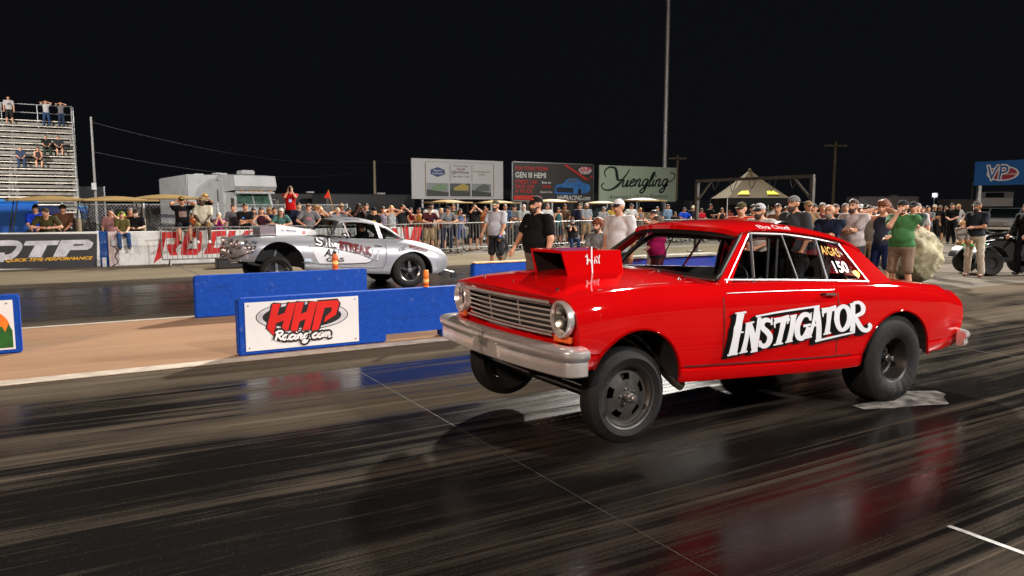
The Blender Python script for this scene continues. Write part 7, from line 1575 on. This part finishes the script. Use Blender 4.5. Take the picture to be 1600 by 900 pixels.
# ---- group behind the red roof
person(on_ground(1154, 470), 215, 'older man in olive cap and orange shirt behind the red roof', pose='down', top=('polo', (190, 62, 36)), low=('pants', KHA), hat=('cap', (84, 76, 48)), hair=('short', 'wh'), h=1.76, fat=1.12, vox=.015, turn=10)
person(on_ground(1187, 486), 190, 'man in black and white trucker cap looking down behind the red roof', pose='belly', top=('polo', (212, 208, 205)), low=('pants', JEAN), hat=('cap', (205, 206, 212), (22, 24, 34), (22, 24, 34)), beard='br', h=1.74, fat=1.1, vox=.015, glasses=True, lean=6)
q_ = person(on_ground(1236, 480), 178, 'tall bearded man in charcoal lettered tee and grey cap behind the side windows', pose='pocket', top=('tee', (62, 64, 70)), low=('shorts', (60, 60, 64)), hat=('backcap', (130, 130, 132)), beard='br', fat=1.22, h=1.86, vox=.014, skin='m', hair=('short', 'br'))
mbq = text_mb('QTP', lambda a, b: Vector((a, .165*1.3, b)), .14, -.12, 1.28, 1.34, bold=.03, shear=-.25); mbq.build('shirt_lettering', wfilm, q_, local=True)
person(on_ground(1291, 474), 192, 'bald man in navy polo with folded arms', pose='fold', top=('polo', (26, 32, 56)), low=('pants', (50, 52, 60)), hair=None, beard='gr', fat=1.22, h=1.72, vox=.015, skin='m')
person(on_ground(1328, 468), 185, 'bearded man in pale grey shirt with folded arms', pose='fold', top=('polo', (196, 184, 184)), low=('shorts', (70, 70, 76)), hair=('short', 'br'), beard='br', fat=1.22, h=1.82, vox=.015)
person(on_ground(1353, 440), 200, 'person in brown shirt behind the curly-haired youth', pose='down', top=('tee', (112, 100, 90)), low=('shorts', KHA), hair=('short', 'br'), h=1.72, fat=1.1)
person(on_ground(1374, 458), 190, 'curly red-haired youth in navy tank covering the ears', pose='ears', top=('tank', (50, 54, 72)), low=('shorts', (22, 34, 74)), hair=('curly', 'rd'), h=1.78, fat=.95, vox=.015, skin='l', shoe=(60, 60, 64))
person(on_ground(1404, 468), 188, 'man in green tee and khaki shorts with one hand at his chin', pose=('elbow', 'chin'), top=('tee', (74, 128, 76)), low=('shorts', (148, 124, 106)), hat=('backcap', (40, 44, 52)), beard='br', fat=1.3, h=1.80, vox=.014, skin='l', shoe=(70, 66, 64))
person(on_ground(1421, 440), 200, 'man in grey-green tee behind the man in the green tee', pose='fold', top=('tee', (64, 80, 74)), low=('shorts', (60, 58, 56)), hat=('cap', (40, 40, 44)), h=1.80, fat=1.1)
person(on_ground(1428, 428), 200, 'person in white tee glimpsed above the boulder', pose='down', top=('tee', (205, 206, 206)), low=('shorts', GRY), hair=('short', 'gr'), h=1.78)
for x, y, lb, c, hc in ((1302, 424, 'person in dark jacket in the crowd behind the bald man', (34, 32, 32), 'br'), (1341, 415, 'person in white cap in the crowd behind the grey shirt', (190, 190, 190), 'gr'), (1349, 418, 'person in dark cap in the crowd behind the grey shirt', (60, 62, 66), 'dk'), (1212, 432, 'person in brown shirt glimpsed left of the lettered tee', (120, 84, 60), 'br'), (1268, 428, 'person in black glimpsed beside the right gantry post', (24, 24, 26), 'dk')):
    person(on_ground(x, y), 200, lb, pose='down', top=('tee', c), low=('pants', BLK), hair=('short', hc), hat=('cap', (220, 220, 225)) if 'white cap' in lb else (('cap', (30, 30, 34)) if 'dark cap' in lb else None), h=1.76, skin='m')
# ---- right hand side
person(on_ground(1457, 382), 215, 'man in black with pale cap and folded arms far right of the boulder', pose='fold', top=('tee', (14, 14, 15)), low=('pants', BLK), hat=('cap', (200, 190, 170)), h=1.80, skin='m', group='people by the quad bike')
person(on_ground(1475, 379), 215, 'person in black shorts between the two men in black', pose='pocket', top=('tee', (20, 20, 20)), low=('shorts', BLK), hair=('short', 'br'), h=1.74, group='people by the quad bike')
person(on_ground(1485, 381), 200, 'bald man in black tee holding his hands before him', pose='belly', top=('tee', (14, 14, 15)), low=('pants', BLK), hair=('short', 'dk'), h=1.86, fat=1.1, group='people by the quad bike')
person(on_ground(1521, 432), 178, 'long-bearded man in charcoal tee and white trousers beside the quad bike', pose='hold', top=('tee', (38, 44, 54)), low=('pants', (198, 184, 168)), hat=('cap', (96, 90, 82)), beard='dkl', hair=('short', 'dk'), fat=1.12, h=1.82, vox=.015, skin='t', shoe=(110, 70, 50), group='people by the quad bike')
p = gnd(1506, 432); person((p.x, p.y+.12, .74), 230, 'blond child in grey sitting on the quad bike rack with green shoes', sit=.02, pose='lap', top=('long', (170, 165, 162)), low=('shorts', (190, 150, 110)), hair=('curly', 'bl'), h=1.10, shoe=(60, 190, 80), vox=.015, fat=.9, group='people by the quad bike')
p = gnd(1598, 430); person((p.x, p.y, 0), 170, 'person in black sitting at the right edge behind the quad bike', pose='low', top=('long', (16, 16, 18)), low=('pants', (26, 28, 40)), h=1.78, skin='m', hair=('short', 'dk'), group='people by the quad bike')
# ---- grandstand
def stand_spot(i, x): y, z = row_pos(i); return (atY(x, 324, y-.32).x, y-.32, z-.375)
person(stand_spot(15, 25), 275, 'man in white printed tee standing on the top row of the grandstand', pose='down', top=('tee', (205, 200, 200)), low=('shorts', (50, 46, 44)), tprint=((90, 80, 80), .16, .12), h=1.84, fat=1.1, hair=('short', 'br'), group='spectators in the grandstand')
person(stand_spot(15, 82), 275, 'person in white tee and jeans covering both ears on the top row', pose='ears', top=('tee', (205, 205, 205)), low=('pants', JEAN), h=1.72, hair=('short', 'br'), group='spectators in the grandstand')
person(stand_spot(15, 105), 275, 'person in checked shirt and jeans at the top right corner of the grandstand', pose='ears', top=('tee', (128, 124, 128)), low=('pants', (48, 62, 90)), h=1.68, hair=('short', 'br'), group='spectators in the grandstand')
def seated(i, x, lb, **k):
    y, z = row_pos(i); person((atY(x, 324, y).x, y+.02, z-.42), 275, lb, sit=.44, pose='lap', group='spectators in the grandstand', **k)
seated(8, 38, 'man in blue denim sitting alone low in the grandstand', top=('tee', (62, 76, 104)), low=('pants', (58, 72, 104)), hair=('short', 'gr')); seated(8, 65, 'woman with bare arms sitting low in the grandstand', top=('tank', (70, 58, 56)), low=('shorts', (60, 50, 48)), fem=True, hair=('long', 'br'))
seated(10, 79, 'person in dark green shirt sitting in the grandstand', top=('tee', (34, 38, 34)), low=('pants', (50, 62, 52)), hair=('short', 'br')); seated(10, 98, 'man in dark grey shirt sitting at the grandstand aisle', top=('tee', (52, 54, 60)), low=('shorts', (56, 54, 52)), hair=('short', 'dk'), fat=1.15)
# ---- the drivers
dv = person((5.90-.80, 4.48-.34, .56), 180, 'driver in black suit and black helmet inside the red coupe', sit=.10, pose='wheel', top=('jacket', (16, 16, 18)), low=('pants', (18, 18, 20)), hair=None, helmet=True, h=1.66, vox=.018, skin='m', group='drivers in the race cars')
person((5.95-.78, 15.07-.30, .50), 180, 'driver sitting inside the silver sports car', sit=.10, pose='wheel', top=('jacket', (26, 26, 28)), low=('pants', (24, 24, 26)), hair=('short', 'dk'), h=1.52, vox=.018, skin='m', group='drivers in the race cars')
# ---- things held
def phone(o, keys, label):
    c = sum((hand_world(o, k) for k in keys), Vector())/len(keys); t = thing('phone', c, label, 'phone'); fwd = Vector((0, 1, 0)); fwd.rotate(o.rotation_euler); up_ = Vector((0, 0, 1))
    M_ = Matrix((fwd.cross(up_), fwd, up_)).transposed(); mb = MB(); mb.box(c+fwd*.06+up_*.05, (.078, .010, .155), rot=M_, bev=.004); part('phone_body', cmat('plastic', (18, 18, 20), rough=.2), t, mb); mb = MB(); mb.box(c+fwd*.054+up_*.05, (.07, .003, .145), rot=M_); part('screen', mat('phone_screen', (.05, .06, .08), rough=.1, var=0), t, mb)
phone(rs_, ('hand_r', 'hand_l'), 'black phone held up by the man in the red tee')
def camera_(o, label):
    c = (hand_world(o, 'hand_r')+hand_world(o, 'hand_l'))/2; t = thing('camera_body', c, label, 'camera'); fwd = Vector((0, 1, 0)); fwd.rotate(o.rotation_euler); part('body', blk, t, MB().box(c+fwd*.05, (.13, .08, .09), rz=o.rotation_euler.z, bev=.01)); part('lens', blk, t, MB().lathe([(.035, 0), (.038, .10), (.034, .12), (0, .12)], c+fwd*.08, axis=fwd, n=14), 40)
camera_(sq, 'black camera held by the squatting photographer')
c = hand_world(wt, 'hand_l'); t = thing('cable_coil', c, 'coil of black cable hanging from the hand of the man in white', 'cable'); mb = MB(); ax = Vector((.6, -.5, 0)).normalized()
for k in range(5): rr_ = .20+.02*k; mb.tube([c+ax*(rr_*.55*math.cos(a))+Vector((0, 0, -.22-.02*k+rr_*1.1*math.sin(a)))+Vector((.02*k, .02*k, 0)) for a in np.linspace(0, 2*PI, 25)[:-1]], .010, 6, closed=True)
part('coil', blk, t, mb, 50); part('controller', blk, t, MB().box(c-Vector((0, 0, .04)), (.12, .10, .09), bev=.015)); part('indicator_light', mat('blue_indicator', (.05, .1, .9), emit=(.05, .2, 1.0), estr=6, var=0), t, MB().ell(c+Vector((-.04, -.06, 0)), (.012, .012, .012), 8))

# ---- more of the crowd, second row and far pits
MORE = [(365, 25.0, 'person in grey sweatshirt left of the man with folded arms', (110, 112, 116), 'br', 'down', 0), (396, 25.4, 'person in white tee behind the maroon tank top', (200, 200, 196), 'dk', 'down', 1), (420, 25.6, 'woman in black top and sunglasses in the second row', (24, 24, 26), 'bl', 'fold', 1), (466, 25.2, 'man in navy tee behind the grey printed tee', (30, 36, 60), 'br', 'down', 0), (492, 25.6, 'man in tan cap behind the grey printed tee', (120, 96, 70), 'br', 'phone', 0), (545, 25.3, 'woman in dark floral top between straw hat and dreadlocks', (40, 44, 66), 'dk', 'fold', 1), (572, 25.4, 'man in charcoal shirt beside the dreadlocked man', (50, 50, 54), 'dk', 'down', 0), (598, 25.2, 'person in lilac top beside the pale tank top', (170, 160, 180), 'br', 'down', 1), (628, 25.7, 'man in dark tee above the silver tail', (34, 34, 36), 'dk', 'face', 0), (641, 25.9, 'woman in red top above the silver tail', (150, 30, 36), 'br', 'fold', 1),
 (708, 26.4, 'man in olive tee under the billboard corner', (76, 78, 50), 'br', 'down', 0), (757, 26.2, 'person in orange tee left of the man in the white tee', (190, 96, 40), 'dk', 'phone', 1), (803, 26.0, 'man in black cap and grey tee left of the old man', (110, 112, 114), 'br', 'fold', 0), (872, 26.3, 'person in teal tee behind the scoop', (50, 100, 104), 'br', 'down', 1), (882, 26.8, 'man in brown tee near the squatting photographer', (92, 70, 52), 'dk', 'hip', 0), (905, 26.8, 'person in navy tee behind the bearded man in grey', (36, 40, 66), 'br', 'down', 0), (957, 26.9, 'man in yellow tee behind the older man in white', (190, 160, 60), 'gr', 'down', 0), (1000, 26.6, 'woman in striped grey top near the light mast', (128, 126, 130), 'bl', 'fold', 1), (1043, 27.0, 'man in pale blue tee below the green billboard', (120, 150, 180), 'br', 'down', 0), (1110, 27.4, 'man in black tee under the tent edge', (20, 20, 22), 'dk', 'fold', 0), (1140, 26.8, 'woman in coral top under the tent', (200, 100, 90), 'br', 'down', 1), (1165, 27.0, 'man in grey tee under the tent behind the trucker cap', (120, 122, 126), 'br', 'hip', 0), (1205, 25.8, 'man in white tee behind the tall bearded man', (200, 200, 198), 'dk', 'down', 0)]
for i, (x, Y, lb, c, hc, po, fm) in enumerate(MORE):
    capd = lb.count('cap') and 'cap and' in lb or 'tan cap' in lb
    person(at_px(x, Y), 262+(i % 5-2)*8, lb, pose=po, top=('tank' if fm and i % 2 else 'tee', c), low=('shorts' if i % 3 else 'pants', [(60, 62, 70), (40, 44, 60), (130, 112, 86)][i % 3]), fem=bool(fm), hair=('long' if fm else 'short', hc), hat=(('cap', (150, 126, 92) if 'tan' in lb else (26, 26, 28)) if capd else None), glasses='sunglasses' in lb, skin='lmt'[i % 3], h=(1.64 if fm else 1.78)+.02*(i % 4), fat=1.0+.06*(i % 4), vox=.022)
FAR = [(1437, 398, 'man in red tee beyond the boulder', (150, 30, 34)), (1446, 392, 'man in grey tee beyond the boulder', (110, 112, 116)), (1466, 376, 'man in navy tee far behind the men in black', (36, 42, 66)), (1494, 378, 'woman in white tee far behind the men in black', (190, 190, 190)), (1362, 418, 'man in tan shirt in the crowd behind the navy tank', (150, 124, 92)), (1386, 414, 'person in blue tee in the crowd behind the green tee', (50, 80, 150)), (1316, 420, 'woman in purple tee behind the bald man', (100, 60, 110)), (1257, 436, 'man in tan cap behind the tall bearded man', (140, 110, 80)), (1226, 424, 'woman in green top behind the lettered tee', (60, 96, 60)), (1174, 430, 'man in black tee between orange shirt and trucker cap', (26, 26, 28)), (1280, 432, 'man in maroon tee left of the bald man', (84, 30, 38))]
for i, (x, y, lb, c) in enumerate(FAR):
    person(on_ground(x, y), 205+(i % 4)*12, lb, pose=['down', 'fold', 'pocket', 'hip'][i % 4], top=('tee', c), low=('shorts' if i % 2 else 'pants', (56, 56, 62)), fem='woman' in lb, hair=('long' if 'woman' in lb else 'short', ['br', 'dk', 'gr', 'bl'][i % 4]), hat=('cap', (150, 120, 86)) if 'cap' in lb and 'tan cap' in lb else None, skin='lmt'[i % 3], h=1.70+.04*(i % 4), fat=1.0+.07*(i % 3), vox=.02)
